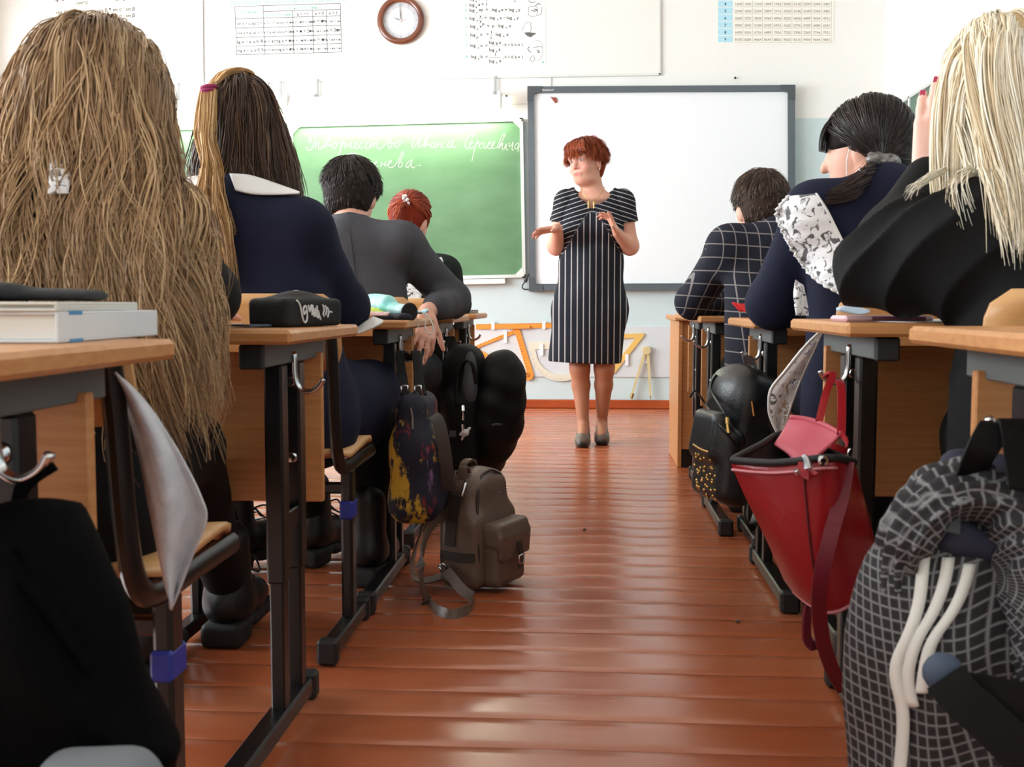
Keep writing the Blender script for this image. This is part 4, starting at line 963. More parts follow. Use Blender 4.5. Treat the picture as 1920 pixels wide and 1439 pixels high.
# desk with the pouch
e = thing('pencil_pouch', (-.5, 2.95, .69), 'turquoise and white patterned pencil pouch lying open on a desk', 'pencil case')
M_tq = mat('pouch_turquoise', rgb(120, 212, 204), .55, vary=rgb(206, 232, 230), vscale=16)
pa, pb = at(697, 573, 2.93), at(760, 584, 2.80)
soft('pouch_body', [cone(pa, pb, .024, .021, ((0, 0, 1), .8)), cone(pa + Vector((.0, 0, .012)), (pa + pb) / 2 + Vector((0, 0, .014)), .02, .02)], .004, M_tq, e, .02, (.0015, 60, 5))
MB().lathe([(.0215, 0), (.024, .002), (.024, .006), (.02, .008)], (0, 0, 0), 18, 'z').build('zip_rim', M_bk, e)
zr = e.children[-1]; dr = (pb - pa).normalized(); zr.matrix_local = Matrix.Translation(pb + dr * .016 - base_of(e)) @ dr.to_track_quat('Z', 'Y').to_matrix().to_4x4(); 
for v in zr.data.vertices: v.co += Vector(base_of(e))
fl = at(700, 580, 2.86)
sheet('paper_slip', 'yellow-green paper slip under the turquoise pouch', 'paper', [[fl + Vector((.06 * i / 4 - .01, -.01 * j, .005 - .014 * j / 4 - .008 * i / 4)) for i in range(5)] for j in range(5)], .001, mat('paper_lime', rgb(214, 226, 90), .6))
sheet('paper_slip', 'red and white striped paper slip under the turquoise pouch', 'paper', [[at(699, 588, 2.8) + Vector((.055 * i / 4 - .01, -.012 * j, .004 - .003 * j)) for i in range(5)] for j in range(4)], .001, mat('paper_red', rgb(226, 150, 140), .6, vary=rgb(240, 236, 232), vscale=60))
e = thing('cloth_pouch', tuple(at(715, 597, 2.80)), 'dark navy cloth pouch lying below the turquoise pouch', 'pouch')
soft('pouch_body', [cone(at(712, 597, 2.86), at(760, 596, 2.76), .0135, .011, ((1, .4, 0), 1.7))], .004, mat('cloth_navy_dark', rgb(20, 22, 36), .8), e, .01, (.001, 60, 8))
e = thing('face_mask', tuple(at(785, 593, 2.9)), 'pale blue face mask with white ear loop hanging over the desk edge', 'mask')
MB().grid([[at(768 + 7 * i, 590 - 1.2 * i + 3 * math.sin(i * 2 + j), 2.84 + .02 * j) + Vector((0, 0, .004 * (j % 2))) for i in range(6)] for j in range(5)]).build('mask_sheet', M_mask, e, smooth=True, solid=.0015)
MB().tube(smoothline([at(a, b, 2.84) for a, b in ((797, 588), (799, 598), (797, 612), (801, 623), (807, 627), (811, 622), (812, 612), (806, 598), (798, 588))], 5), .0016, 6).build('ear_loop', M_pg, e, smooth=True)
MB().tube(smoothline([at(a, b, 2.86) for a, b in ((772, 603), (776, 612), (781, 615), (785, 611), (784, 606))], 5), .0016, 6).build('ear_loop', M_pg, e, smooth=True)
book('pale thin textbook on the desk past the grey-suited boy\'s elbow', rot2(-.52, 4.62, .1), .10, .16, .691, .014, mat('book_cover_grey', rgb(196, 186, 180), .5), M_pg)
# desks by the side wall
e = thing('smartphone', (.487, 1.87, .70), 'pink cased smartphone lying on a notebook by the black sleeve', 'phone')
Mp = rot2(.487, 1.87, .12)
MB().box((-.075, -.037, .7005), (.075, .037, .7105), .004, Mp).build('phone_body', mat('phone_pink', rgb(232, 196, 204), .3), e); MB().box((-.03, -.0375, .702), (.06, -.0365, .709), .001, Mp).build('dark_side', mat('phone_maroon', rgb(120, 66, 76), .4), e)
sheet('face_mask', 'folded light blue face mask lying behind the pink smartphone', 'mask', [[at(1568 + 9 * i, 578 - 4 * math.sin(i * .6 + j * .5) + 2 * j, 2.05 - .012 * j) for i in range(8)] for j in range(5)], .0015, mat('mask_grey_blue', rgb(186, 206, 226), .7))
sheet('paper_sheet', 'white notebook page under the black sleeve on the desk', 'paper', gridpts(.66, 1.90, .7012, .2, .15, -.1, .004, wob=.001), .0012, M_pg)
sheet('paper_sheet', 'glossy white leaflet on the desk with the pink smartphone', 'paper', gridpts(.52, 1.83, .7008, .09, .11, .5, .0, wob=.0006), .0008, mat('paper_gloss', rgb(236, 226, 224), .15))
e = thing('red_cloth', tuple(at(1388, 577, 3.3)), 'bright red cloth draped over a chair backrest', 'cloth')
MB().grid([[at(1372 + 4 * j + i * 3.8, 568 + i * .3 + 4.2 * j - 1.0 * math.sin(i), 3.235 - .004 * j + .006 * math.sin(i * 1.3)) for i in range(9)] for j in range(5)]).build('cloth_sheet', mat('cloth_red', rgb(200, 24, 28), .7), e, smooth=True, solid=.003)
sheet('crumpled_paper', 'small white paper scrap on the nearest desk by the side wall', 'paper', gridpts(.565, 1.33, .7025, .028, .06, .4, .004, wob=.004, seed=9), .0015, M_pg)
e = thing('eraser', (.44, 4.95, .678), 'white eraser at the corner of the panelled wooden table', 'eraser'); MB().box((.425, 4.92, .6785), (.455, 4.96, .70), .004).build('eraser_body', M_pg, e)
# crumbs on the floor
for (a, b, lb) in ((1382, 1168, 'small crumb on the floor near the red bag'), (1095, 995, 'tiny dark crumb in the middle of the aisle floor')):
    d_ = FW + RT * ((a - 960) / FPX) - UP * ((b - 719.5) / FPX); p = np.array([0, 0, CAM_H]) + d_ * (-CAM_H / d_[2])
    e = thing('crumb', (p[0], p[1], 0), lb, 'crumb'); soft('crumb_body', [ell((p[0], p[1], .003), (.005, .004, .0035)), ell((p[0] + .004, p[1], .004), (.003, .003, .003))], .0012, mat('crumb_grey', rgb(90, 84, 78), .8), e, .002)
V3_ = Vector
# ---------------------------------------------------------------- bags
M_lbr = mat('leather_brown', rgb(104, 86, 74), .40, vary=rgb(92, 74, 63), vscale=10, bump=.25, bscale=140); M_pip = mat('leather_dark_brown', rgb(46, 36, 32), .5)
def strap(name, pts, w, t, m, par, up=(0, 1, 0), n=5): return MB().band(smoothline(pts, n), w, t, up).build(name, m, par, smooth='auto')
# brown backpack standing on the floor
e = thing('leather_backpack', (-.27, 2.78, 0), 'brown leather backpack standing on the floor in the aisle', 'backpack')
th = math.radians(-24); fv = Vector((math.cos(th), math.sin(th), 0)); wv = Vector((math.sin(th), -math.cos(th), 0)); O = Vector((-.285, 2.80, 0))
R = np.array([[fv.x, wv.x, 0], [fv.y, wv.y, 0], [0, 0, 1]]); Lp = lambda a, b, c: O + fv * a + wv * b + Vector((0, 0, c))
def arch(prims): return prims
soft('main_body', [rbox(Lp(0, 0, .105), (.062, .108, .10), .03, R), rbox(Lp(-.004, 0, .20), (.05, .088, .095), .035, R), ell(Lp(-.006, 0, .24), (.045, .075, .062), R)], .005, M_lbr, e, .04, (.0022, 38, 3))
soft('front_pocket', [rbox(Lp(.078, .005, .085), (.028, .075, .072), .02, R)], .0045, M_lbr, e, .02, (.0012, 45, 4))
soft('pocket_flap', [rbox(Lp(.082, .005, .145), (.030, .080, .034), .015, R), rbox(Lp(.108, .005, .118), (.009, .078, .034), .008, R)], .0045, M_lbr, e, .015, (.0012, 45, 6))
MB().tube(smoothline([Lp(.052, .085, .03), Lp(.054, .095, .12), Lp(.046, .085, .22), Lp(.036, .055, .285), Lp(.034, 0, .302), Lp(.036, -.055, .285)], 6), .0035, 8).build('piping', M_pip, e, smooth=True)
MB().tube(smoothline([Lp(-.045, .09, .03), Lp(-.05, .092, .14), Lp(-.04, .08, .23), Lp(-.035, .05, .283), Lp(-.03, 0, .297)], 6), .003, 8).build('piping', M_pip, e, smooth=True)
strap('side_strap', [Lp(.0, .108, .25), Lp(-.012, .112, .19), Lp(-.02, .112, .12)], .03, .004, M_pip, e, tuple(fv))
strap('seam_band', [Lp(-.05, .108, .095), Lp(0, .113, .093), Lp(.05, .108, .095)], .022, .003, M_pip, e, (0, 0, 1))
strap('grab_handle', [Lp(-.03, .035, .27), Lp(-.03, .028, .312), Lp(-.028, 0, .325), Lp(-.03, -.028, .312), Lp(-.03, -.035, .27)], .02, .005, M_lbr, e, tuple(fv))
strap('grab_loop', [Lp(-.005, .075, .262), Lp(-.002, .078, .30), Lp(.0, .070, .318), Lp(.002, .06, .30)], .024, .004, M_lbr, e, tuple(fv))
MB().tube([Lp(.005, .07, .285), Lp(.012, .09, .272), Lp(.012, .1, .255), Lp(.006, .102, .24)], .005, 8).build('zip_pull', M_chrome, e, smooth=True)
MB().box(*[(-.012, -.001, -.009), (.012, .001, .009)], .002, Matrix.Translation(Lp(.052, -.02, .235)) @ Matrix(((wv.x, fv.x, 0, 0), (wv.y, fv.y, 0, 0), (0, 0, 1, 0), (0, 0, 0, 1)))).build('metal_badge', mat('badge_dark', rgb(120, 110, 100), .35, metal=.7), e)
bk = strap('buckle_strap', [Lp(.118, 0, .125), Lp(.126, 0, .095), Lp(.124, .002, .055)], .02, .004, M_pip, e, tuple(wv))
MB().tube([Lp(.126, -.013, .09), Lp(.13, .0, .092), Lp(.126, .013, .09), Lp(.126, .013, .072), Lp(.13, .0, .07), Lp(.126, -.013, .072), Lp(.126, -.013, .09)], .003, 8).build('buckle', M_chrome, e, smooth=True)
fp = lambda px, py: (lambda d: Vector(np.array([0, 0, CAM_H]) + d * ((.006 - CAM_H) / d[2])))(FW + RT * ((px - 960) / FPX) - UP * ((py - 719.5) / FPX))
strap('shoulder_strap', [Lp(-.055, .06, .20), at(808, 985, 2.66), at(792, 1030, 2.58), at(789, 1080, 2.54), fp(800, 1128), fp(822, 1148), fp(850, 1155), fp(878, 1146), fp(887, 1130)], [.03] * 41, .005, M_lbr, e, [(0, .3, 1)] * 10 + [(0, .5, .8)] * 10 + [(0, .5, .8)] * 21)
strap('webbing_strap', [fp(886, 1128) + Vector((0, 0, .012)), at(868, 1108, 2.62), at(850, 1087, 2.66), at(832, 1066, 2.70)], .026, .004, mat('webbing_brown', rgb(104, 92, 86), .7), e, (1, 0, .6))
MB().tube([at(822, 1062, 2.69), at(830, 1057, 2.69), at(839, 1064, 2.69), at(830, 1073, 2.69), at(822, 1062, 2.69)], .0035, 8).build('slider', M_chrome, e, smooth=True)
strap('shoulder_strap', [Lp(-.055, -.03, .22), at(806, 970, 2.8), at(786, 1010, 2.76), at(775, 1050, 2.70), at(776, 1075, 2.66), at(790, 1090, 2.66), Lp(-.06, .0, .02)], .028, .005, M_lbr, e, (0, 1, 0))

# paint-splashed tote
def splash():
    m = mat('tote_painted', rgb(22, 24, 46), .75, bump=.2, bscale=160); nt = m.node_tree; b = nt.nodes['Principled BSDF']
    t = nt.nodes.new('ShaderNodeNewGeometry'); prev = rgb(20, 22, 42)
    for (c, sc, lo_, off, st) in ((rgb(120, 28, 34), 9, .58, (3, 1, 0), (1, 1, .5)), (rgb(60, 110, 110), 12, .62, (7, 2, 5), (1, 1, .4)), (rgb(120, 90, 130), 16, .64, (1, 2, 8), (1, 1, .3)), (rgb(196, 156, 40), 8.5, .54, (.8, 0, 1.35), (1, 1, .5))):
        mp = nt.nodes.new('ShaderNodeMapping'); mp.inputs[1].default_value = off; mp.inputs[3].default_value = st; nt.links.new(t.outputs['Position'], mp.inputs[0])
        n = nt.nodes.new('ShaderNodeTexNoise'); n.inputs['Scale'].default_value = sc; n.inputs['Detail'].default_value = 9; n.inputs['Roughness'].default_value = .68; nt.links.new(mp.outputs[0], n.inputs[0])
        r = nt.nodes.new('ShaderNodeValToRGB'); r.color_ramp.elements[0].position = lo_; r.color_ramp.elements[1].position = lo_ + .03; nt.links.new(n.outputs[0], r.inputs[0])
        x = nt.nodes.new('ShaderNodeMix'); x.data_type = 'RGBA'; nt.links.new(r.outputs[0], x.inputs[0]); x.inputs[7].default_value = c
        if isinstance(prev, tuple): x.inputs[6].default_value = prev
        else: nt.links.new(prev, x.inputs[6])
        prev = x.outputs[2]
    nt.links.new(prev, b.inputs['Base Color']); return m
e = thing('tote_bag', (-.43, 2.77, .19), 'dark tote bag splashed with yellow and red paint hanging on a desk hook', 'bag')
c0 = at(786, 855, 2.72)
soft('bag_body', [rbox(c0 + Vector((0, 0, -.04)), (.062, .12, .115), .045), rbox(c0 + Vector((-.006, 0, .07)), (.042, .10, .09), .035), ell(c0 + Vector((.005, 0, -.10)), (.066, .115, .055))], .006, splash(), e, .04, (.004, 30, 9))
# big yellow splash marks lie on the near side as paint patches
hk = Vector((-.45 - .045 + .03, 2.885, .585))
for (px, xs) in ((778, 0), (748, -.012)):
    strap('carry_handle', [at(px + 14, 742, 2.68), at(px + 6, 700, 2.73), at(px + 2, 660, 2.80), hk + Vector((xs, 0, 0))], .022, .005, M_bk, e, (1, 0, 0))
for px in (758, 783): MB().tube([at(px - 6, 724, 2.66), at(px + 6, 724, 2.66), at(px + 7, 740, 2.66), at(px - 6, 740, 2.66), at(px - 6, 724, 2.66)], .003, 8).build('ring', M_chrome, e, smooth=True)
TVv = verts_of(e.children[0]); MB().tube(smoothline([surf_at(TVv, 770, 765, .002, .012, 2.6), surf_at(TVv, 773, 780, .002, .012, 2.6), surf_at(TVv, 774, 805, .002, .012, 2.6)], 4), .003, 6).build('zipper', M_chrome, e)
strap('grey_strap', [at(812, 780, 2.63), at(822, 792, 2.62), at(831, 830, 2.62), at(838, 880, 2.64), at(842, 920, 2.68)], .03, .005, mat('strap_grey', rgb(74, 70, 68), .6), e, (1, 0, 0))

# black backpack on the hook and black padded jacket
M_nyl = mat('nylon_black', rgb(9, 9, 10), .65, bump=.2, bscale=200, spec=.2); M_ngr = mat('nylon_grey', rgb(62, 62, 64), .7)
e = thing('black_backpack', tuple(at(868, 880, 3.62)), 'black fabric backpack with silver zip pulls hanging on a desk hook', 'backpack')
c0 = at(869, 770, 3.60)
soft('main_body', [rbox(c0 + Vector((0, .02, .02)), (.06, .11, .19), .05), rbox(c0 + Vector((.0, -.05, -.06)), (.055, .08, .13), .04), ell(c0 + Vector((0, .02, .12)), (.055, .10, .09))], .007, M_nyl, e, .04, (.004, 25, 12))
soft('back_padding', [ell(at(882, 705, 3.51), (.022, .03, .08)), ell(at(880, 735, 3.50), (.022, .03, .05))], .005, M_ngr, e, .02)
SV = np.concatenate([verts_of(o) for o in e.children]); on = lambda px, py, off=.002, fb=3.47: surf_at(SV, px, py, off, .012, fb)
MB().tube(smoothline([on(858, 762), on(857, 720), on(863, 690), on(875, 678), on(887, 688), on(892, 720)], 6), .008, 8).build('piping', M_nyl, e, smooth=True)
for (a, b) in ((868, 778), (868, 812)):
    MB().tube([on(a, b - 16, .006), on(a + .5, b - 6, .008)], .006, 8).tube([on(a, b - 6, .008), on(a + 1, b + 10, .009)], [.004, .005], 8).build('zip_pull', M_chrome, e, smooth='auto')
kc = [on(x_, y_, .012) for x_, y_ in ((872, 812), (881, 803), (863, 815), (866, 825))]
soft('keyring_charm', [ell(kc[0], (.014, .01, .012)), cone(kc[0], kc[1], .005), cone(kc[0], kc[2], .005), cone(kc[0], kc[3], .004)], .003, mat('charm_white', rgb(200, 200, 202), .4), e, .004)
MB().box((-.011, -.002, -.011), (.011, .002, .011), .002, Matrix.Translation(on(849, 814, .002))).build('brand_patch', M_ngr, e)
for (a, b, q) in ((853, 640, 838), (868, 640, 846)): strap('carry_handle', [at(a, 690, 3.58), at((a + q) / 2, 655, 3.68), at(q, 632, 3.82)], .02, .004, M_nyl, e, (1, 0, 0))
e = thing('black_jacket', tuple(at(930, 890, 3.7)), 'black padded jacket hanging in a bulky bundle over the desk end', 'jacket')
P = [(935, 715, .10), (950, 705, .085), (955, 745, .075), (925, 760, .12), (945, 790, .085), (925, 810, .11), (925, 845, .075), (917, 870, .05), (908, 770, .10), (905, 830, .07)]
V, F = blend([ell(at(a, b, 3.66), (r * .62, r * 1.5, r * .95)) for a, b, r in P], .007, .05)
N = normals(V, F); V += N * (np.sin(V[:, 2] * 70 + V[:, 0] * 30 + 2 * np.sin(V[:, 1] * 20)) * .003)[:, None]; V = ripple(V, F, .006, 24, 5)
mesh_np('jacket_body', V, F, M_nyl, e)
MB().tube(smoothline([surf_at(V, 922, 798, .002, .012, 3.5), surf_at(V, 930, 796, .002, .012, 3.5), surf_at(V, 940, 797, .002, .012, 3.5)], 4), .004, 6).build('pocket_zip', M_ngr, e, smooth=True)
strap('hanging_loop', [at(905, 735, 3.66), at(880, 690, 3.74), at(846, 636, 3.825)], .016, .004, M_nyl, e, (0, 1, 0))

# black leather backpack with gold studs
M_lbk = mat('leather_black', rgb(24, 26, 28), .36, bump=.18, bscale=160, spec=.5); M_gold = mat('gold_metal', rgb(214, 178, 110), .22, metal=1)
e = thing('studded_backpack', tuple(at(1370, 925, 2.75)), 'black leather backpack with gold studs hanging on a desk hook', 'backpack')
def tilt(c, rz, rx=0, ry=0): return np.array((Matrix.Rotation(rz, 3, 'Z') @ Matrix.Rotation(ry, 3, 'Y') @ Matrix.Rotation(rx, 3, 'X')))
cA = at(1385, 800, 2.78); cB = at(1337, 845, 2.68); R1 = tilt(0, .35, 0, .18)
soft('main_body', [rbox(cA, (.062, .10, .14), .045, R1), ell(cA + Vector((-.004, 0, .075)), (.06, .10, .085), R1), rbox(cA + Vector((.02, 0, -.08)), (.06, .095, .085), .05, R1)], .0055, M_lbk, e, .03, (.0015, 30, 3))
soft('front_pocket', [rbox(cB + Vector((.012, 0, -.03)), (.030, .085, .09), .028, R1), rbox(cB + Vector((-.01, 0, .04)), (.024, .07, .06), .022, R1), rbox(cB + Vector((.04, 0, -.08)), (.03, .08, .05), .028, R1)], .005, M_lbk, e, .03, (.0012, 36, 5))
SV = np.concatenate([verts_of(o) for o in e.children]); on = lambda px, py, off=.002, fb=2.66: surf_at(SV, px, py, off, .009, fb)
MB().tube(smoothline([on(1388, 833), on(1358, 775), on(1336, 738), on(1334, 718), on(1343, 703)], 6), .003, 8).build('zipper', M_steel, e, smooth=True)
MB().tube(smoothline([on(1383, 838), on(1350, 797), on(1320, 754), on(1304, 733), on(1294, 745)], 6), .0028, 8).build('zipper', M_steel, e, smooth=True)
MB().tube([on(1363, 785, .005), on(1364, 797, .007)], .006, 8).tube([on(1364, 797, .007), on(1366, 814, .008)], [.005, .0065], 8).build('zip_pull', M_gold, e, smooth='auto')
MB().tube([on(1410, 752, .004), on(1414, 780, .006)], [.004, .005], 8).build('zip_pull', M_gold, e, smooth='auto')
MB().tube(smoothline([on(1300, 834), on(1312, 842), on(1328, 848)], 4), .003, 6).build('pocket_zip', M_gold, e, smooth=True)
sd = None
for k in range(40):
    px = 1306 + (k % 5) * 8 + RNG.uniform(-4, 4); py = 852 + (k // 5) * 9 + (k % 5) * 5 + RNG.uniform(-5, 5); p = surf_at(SV, px, py, .001, .007, None)
    if p is None: continue
    if sd is None:
        sd = MB().lathe([(.0045, .002), (.0035, -.001), (.0015, -.003), (.0003, -.0034)], (0, 0, 0), 10, 'y').build('stud', M_gold, None, smooth=True); sd.parent = e; o = sd
    else: o = sd.copy(); COL.objects.link(o)
    o.location = p - base_of(e)
hk2 = Vector((RE + .012, 2.965, .59))
for q in (0, .02): strap('carry_handle', [at(1400 + q * 500, 715, 2.74), at(1402 + q * 600, 690, 2.80), hk2 + Vector((q * .5, 0, 0))], .016, .004, M_lbk, e, (1, 0, 0))
strap('shoulder_strap', [at(1424, 702, 2.72), at(1437, 740, 2.70), at(1442, 800, 2.70), at(1446, 860, 2.72), at(1440, 920, 2.76)], .03, .006, M_lbk, e, (1, 0, 0))
strap('shoulder_strap', [at(1398, 930, 2.74), at(1396, 965, 2.72), at(1408, 990, 2.74), at(1420, 960, 2.8)], .022, .005, M_lbk, e, (0, 1, .3))

# red bucket bag hanging open
M_red = mat('leather_red', rgb(166, 30, 38), .30, vary=rgb(150, 22, 34), vscale=7, bump=.15, bscale=120, spec=.5); M_pink = mat('leather_red_inside', rgb(196, 84, 100), .4, spec=.4); M_lin = mat('lining_dark', rgb(36, 20, 20), .8); M_edge = mat('edge_pink', rgb(226, 150, 160), .5)
e = thing('bucket_bag', tuple(at(1560, 1150, 1.78)), 'open dark red leather bag hanging on a desk hook', 'bag')
TL, TR_, TB1, TB2 = at(1372, 866, 1.70), at(1548, 862, 1.60), at(1600, 868, 1.72), at(1470, 815, 1.86)
BL, BR_, BB1, BB2 = at(1482, 1108, 1.72), at(1560, 1150, 1.63), at(1656, 1090, 1.72), at(1575, 1080, 1.86)
def ringpts(a, b, c, d, bul): return smoothline([a, (a + b) / 2 + bul, b, (b + c) / 2 + Vector((.006, -.004, 0)), c, (c + d) / 2, d, (d + a) / 2, a], 5)[:-1]
rows = []
for i in range(13):
    t = i / 12; g = lambda p, q: p.lerp(q, t); b = .012 * math.sin(math.pi * t)
    r = ringpts(g(TL, BL), g(TR_, BR_), g(TB1, BB1), g(TB2, BB2), Vector((-.004 - b * .6, -.012 - b, -.004)))
    cen = sum(r, Vector()) / len(r); sc = 1.0 if i < 12 else .93
    rows.append([cen + (p - cen) * sc * (1 + .012 * math.sin(7 * t + k * .55)) for k, p in enumerate(r)])
bag = MB(); bag.grid(rows, closed=True); n = len(rows[0]); bag.f.append(tuple(12 * n + k for k in range(n))); bag.mi.append(0)
bag.build('bag_shell', M_red, e, smooth='auto', solid=.005)
rin = [[cen_ + (p - cen_) * .95 for p in r] for r in rows[:9] for cen_ in [sum(r, Vector()) / len(r)]]
li = MB(); li.grid(rin, closed=True); li.f.append(tuple(8 * n + k for k in range(n))); li.mi.append(0); li.build('lining', M_lin, e, smooth=True)
rim = [p + Vector((0, 0, .002)) for p in rows[0]]; MB().tube(rim + rim[:1], .006, 8, cap=False).build('rim_edge', mat('rim_black', rgb(24, 24, 24), .6), e, smooth=True)
MB().tube([p + Vector((0, -.0045, -.012)) for p in rows[0][:13]], .0022, 6).build('edge_stitch', M_edge, e, smooth=True)
bm2 = rows[12][:24]; MB().tube([p + Vector((0, -.003, -.001)) for p in bm2], .0028, 6).build('edge_stitch', M_edge, e, smooth=True)
# back wall of the bag pulled up by the strap: a flap that shows its lighter inner face
fl = []
top = [at(1482, 783, 1.84), at(1515, 787, 1.82), at(1548, 798, 1.79), at(1578, 815, 1.75)]; mid = [at(1470, 808, 1.84), at(1503, 815, 1.80), at(1533, 825, 1.775), at(1562, 832, 1.75)]; bot = [at(1452, 835, 1.80), at(1475, 850, 1.77), at(1492, 866, 1.74), at(1520, 868, 1.72)]
for i in range(7):
    t = i / 6; fl.append(smoothline([(a.lerp(b, t * 2) if t < .5 else b.lerp(c, t * 2 - 1)) for a, b, c in zip(top, mid, bot)], 5))
MB().grid(fl).build('raised_flap', M_pink, e, smooth=True, solid=.005)
MB().tube(fl[0], .0045, 8).build('rolled_edge', M_pink, e, smooth=True)
hk3 = Vector((RE + .015, 1.965, .594))
strap('shoulder_strap', [at(1577, 815, 1.75), at(1578, 770, 1.80), at(1576, 720, 1.87), hk3 + Vector((.008, 0, .006))], .013, .004, M_red, e, (1, 0, 0))
strap('shoulder_strap', [at(1536, 790, 1.80), at(1548, 740, 1.86), at(1562, 700, 1.92), hk3 + Vector((-.004, 0, .006))], .012, .004, M_red, e, (1, 0, 0))
strap('long_strap', [at(1588, 868, 1.66), at(1578, 930, 1.62), at(1556, 1010, 1.585), at(1538, 1090, 1.575), at(1536, 1150, 1.60), at(1545, 1210, 1.64), at(1562, 1258, 1.69), at(1583, 1295, 1.74)], .022, .004, mat('strap_wine', rgb(112, 18, 40), .45), e, (1, 0, .25))
strap('long_strap', [at(1516, 1135, 1.68), at(1512, 1170, 1.68), at(1514, 1200, 1.685), at(1526, 1212, 1.69), at(1538, 1195, 1.70)], .016, .004, MATS['strap_wine'], e, (.7, .5, 0))
MB().tube([at(1507, 855, 1.585), at(1512, 862, 1.58), at(1515, 880, 1.575)], [.004, .005, .0065], 8).build('zip_pull', M_chrome, e, smooth='auto')
strap('zip_tab', [at(1505, 868, 1.60), at(1505, 884, 1.59), at(1516, 893, 1.585), at(1530, 886, 1.588)], .012, .004, M_red, e, (1, 0, .4))
for (a, b, r) in ((1543, 864, .0075), (1494, 886, .004)):
    p = at(a, b, 1.588); MB().lathe([(r, .004), (r, -.002), (r * .55, -.003), (r * .5, .002)], p, 14, 'y', cap=False).build('eyelet', M_chrome, e, smooth='auto')
MB().tube([rows[i][7].lerp(rows[i][8], .5) + V3_((0, -.0055, 0)) for i in range(13)], .0016, 6).build('seam', mat('seam_wine', rgb(84, 12, 20), .6), e, smooth=True)
strap('knotted_tie', [at(1578, 815, 1.75), at(1588, 830, 1.72), at(1585, 845, 1.70), at(1570, 840, 1.69), at(1558, 835, 1.69)], .01, .003, M_red, e, (0, 0, 1))
MB().tube([at(1633, 1072, 1.72), at(1640, 1066, 1.72), at(1643, 1082, 1.72), at(1636, 1092, 1.72)], .003, 8).build('ring', M_chrome, e, smooth=True)

# plaid jacket bundle with white stripes, hanging on the nearest desk
def plaid():
    m = mat('plaid_cloth', rgb(44, 44, 48), .8, bump=.3, bscale=180); nt = m.node_tree; b = nt.nodes['Principled BSDF']
    a = nt.nodes.new('ShaderNodeAttribute'); a.attribute_name = 'Col'; sx = nt.nodes.new('ShaderNodeSeparateColor'); nt.links.new(a.outputs['Color'], sx.inputs[0])
    def line(ch):
        fr = nt.nodes.new('ShaderNodeMath'); fr.operation = 'FRACT'; nt.links.new(sx.outputs[ch], fr.inputs[0])
        r = nt.nodes.new('ShaderNodeValToRGB'); el = r.color_ramp.elements; el[0].position = 0; el[0].color = (1, 1, 1, 1); el[1].position = .15; el[1].color = (0, 0, 0, 1)
        x = el.new(.85); x.color = (0, 0, 0, 1); x = el.new(1); x.color = (1, 1, 1, 1); nt.links.new(fr.outputs[0], r.inputs[0]); return r.outputs[0]
    mx = nt.nodes.new('ShaderNodeMath'); mx.operation = 'MAXIMUM'; nt.links.new(line(0), mx.inputs[0]); nt.links.new(line(1), mx.inputs[1])
    sc = nt.nodes.new('ShaderNodeMath'); sc.operation = 'MULTIPLY'; sc.inputs[1].default_value = .8; nt.links.new(mx.outputs[0], sc.inputs[0])
    x = nt.nodes.new('ShaderNodeMix'); x.data_type = 'RGBA'; nt.links.new(sc.outputs[0], x.inputs[0]); x.inputs[6].default_value = rgb(34, 32, 36); x.inputs[7].default_value = rgb(150, 150, 152); nt.links.new(x.outputs[2], b.inputs['Base Color']); return m
M_plaid = plaid(); M_navyb = mat('band_navy', rgb(40, 42, 62), .8); M_stripe = mat('stripe_white', rgb(226, 226, 220), .7)
e = thing('plaid_jacket', tuple(at(1740, 1439, 1.15)), 'dark plaid jacket with three white stripes hanging on the nearest desk', 'jacket')
Y0 = 1.17
P = [(1775, 1052, .05), (1840, 1052, .062), (1745, 1085, .055), (1850, 1085, .085), (1715, 1150, .075), (1800, 1170, .11), (1690, 1230, .07), (1780, 1260, .11), (1880, 1240, .12), (1680, 1330, .065), (1780, 1380, .11), (1890, 1400, .12), (1680, 1450, .06), (1770, 1520, .11), (1880, 1540, .12), (1960, 1200, .12), (1970, 1400, .12), (1690, 1560, .06)]
pr_ = [ell(at(a, b, Y0), (r * .85, r * .62, r * 1.0)) for a, b, r in P]
hood = [(1640, 1190, .01), (1664, 1090, .0), (1700, 1005, -.02), (1730, 960, -.025), (1770, 925, -.02), (1825, 905, -.015), (1880, 945, -.03), (1915, 1020, -.05), (1935, 1130, -.07), (1945, 1260, -.08)]
hp_ = [cone(at(a, b, Y0 + d), at(a2, b2, Y0 + d2), [.010, .016, .02, .02, .021, .022, .022, .024, .024, .024][i_], [.016, .02, .02, .021, .022, .022, .024, .024, .024, .024][i_], ((0, 1, 0), 2.4)) for i_, ((a, b, d), (a2, b2, d2)) in enumerate(zip(hood, hood[1:]))] + [cone(at(a + 16, b + 22, Y0 + d - .03), at(a2 + 14, b2 + 22, Y0 + d2 - .03), .010, .011) for (a, b, d), (a2, b2, d2) in zip(hood[2:], hood[3:])]
Vh_, Fh_ = blend(hp_, .0045, .012); Vh_ = ripple(Vh_, Fh_, .004, 40, 3); r_ = np.hypot(Vh_[:, 2] - at(1800, 1060, Y0).z, Vh_[:, 0] - at(1800, 1060, Y0).x); Vh_ = Vh_ + normals(Vh_, Fh_) * (np.sin(r_ * 300 + Vh_[:, 1] * 210 + 2 * np.sin(Vh_[:, 0] * 30)) * .0042)[:, None]
tt_ = np.arctan2(Vh_[:, 2] - at(1800, 1060, Y0).z, Vh_[:, 0] - at(1800, 1060, Y0).x); rr_ = np.hypot(Vh_[:, 2] - at(1800, 1060, Y0).z, Vh_[:, 0] - at(1800, 1060, Y0).x)
mesh_np('hood', Vh_, Fh_, M_plaid, e, True, np.stack([tt_ * .085 / .0125 + 100, (rr_ - Vh_[:, 1] * .8) / .0125 + 100, tt_ * 0], 1))
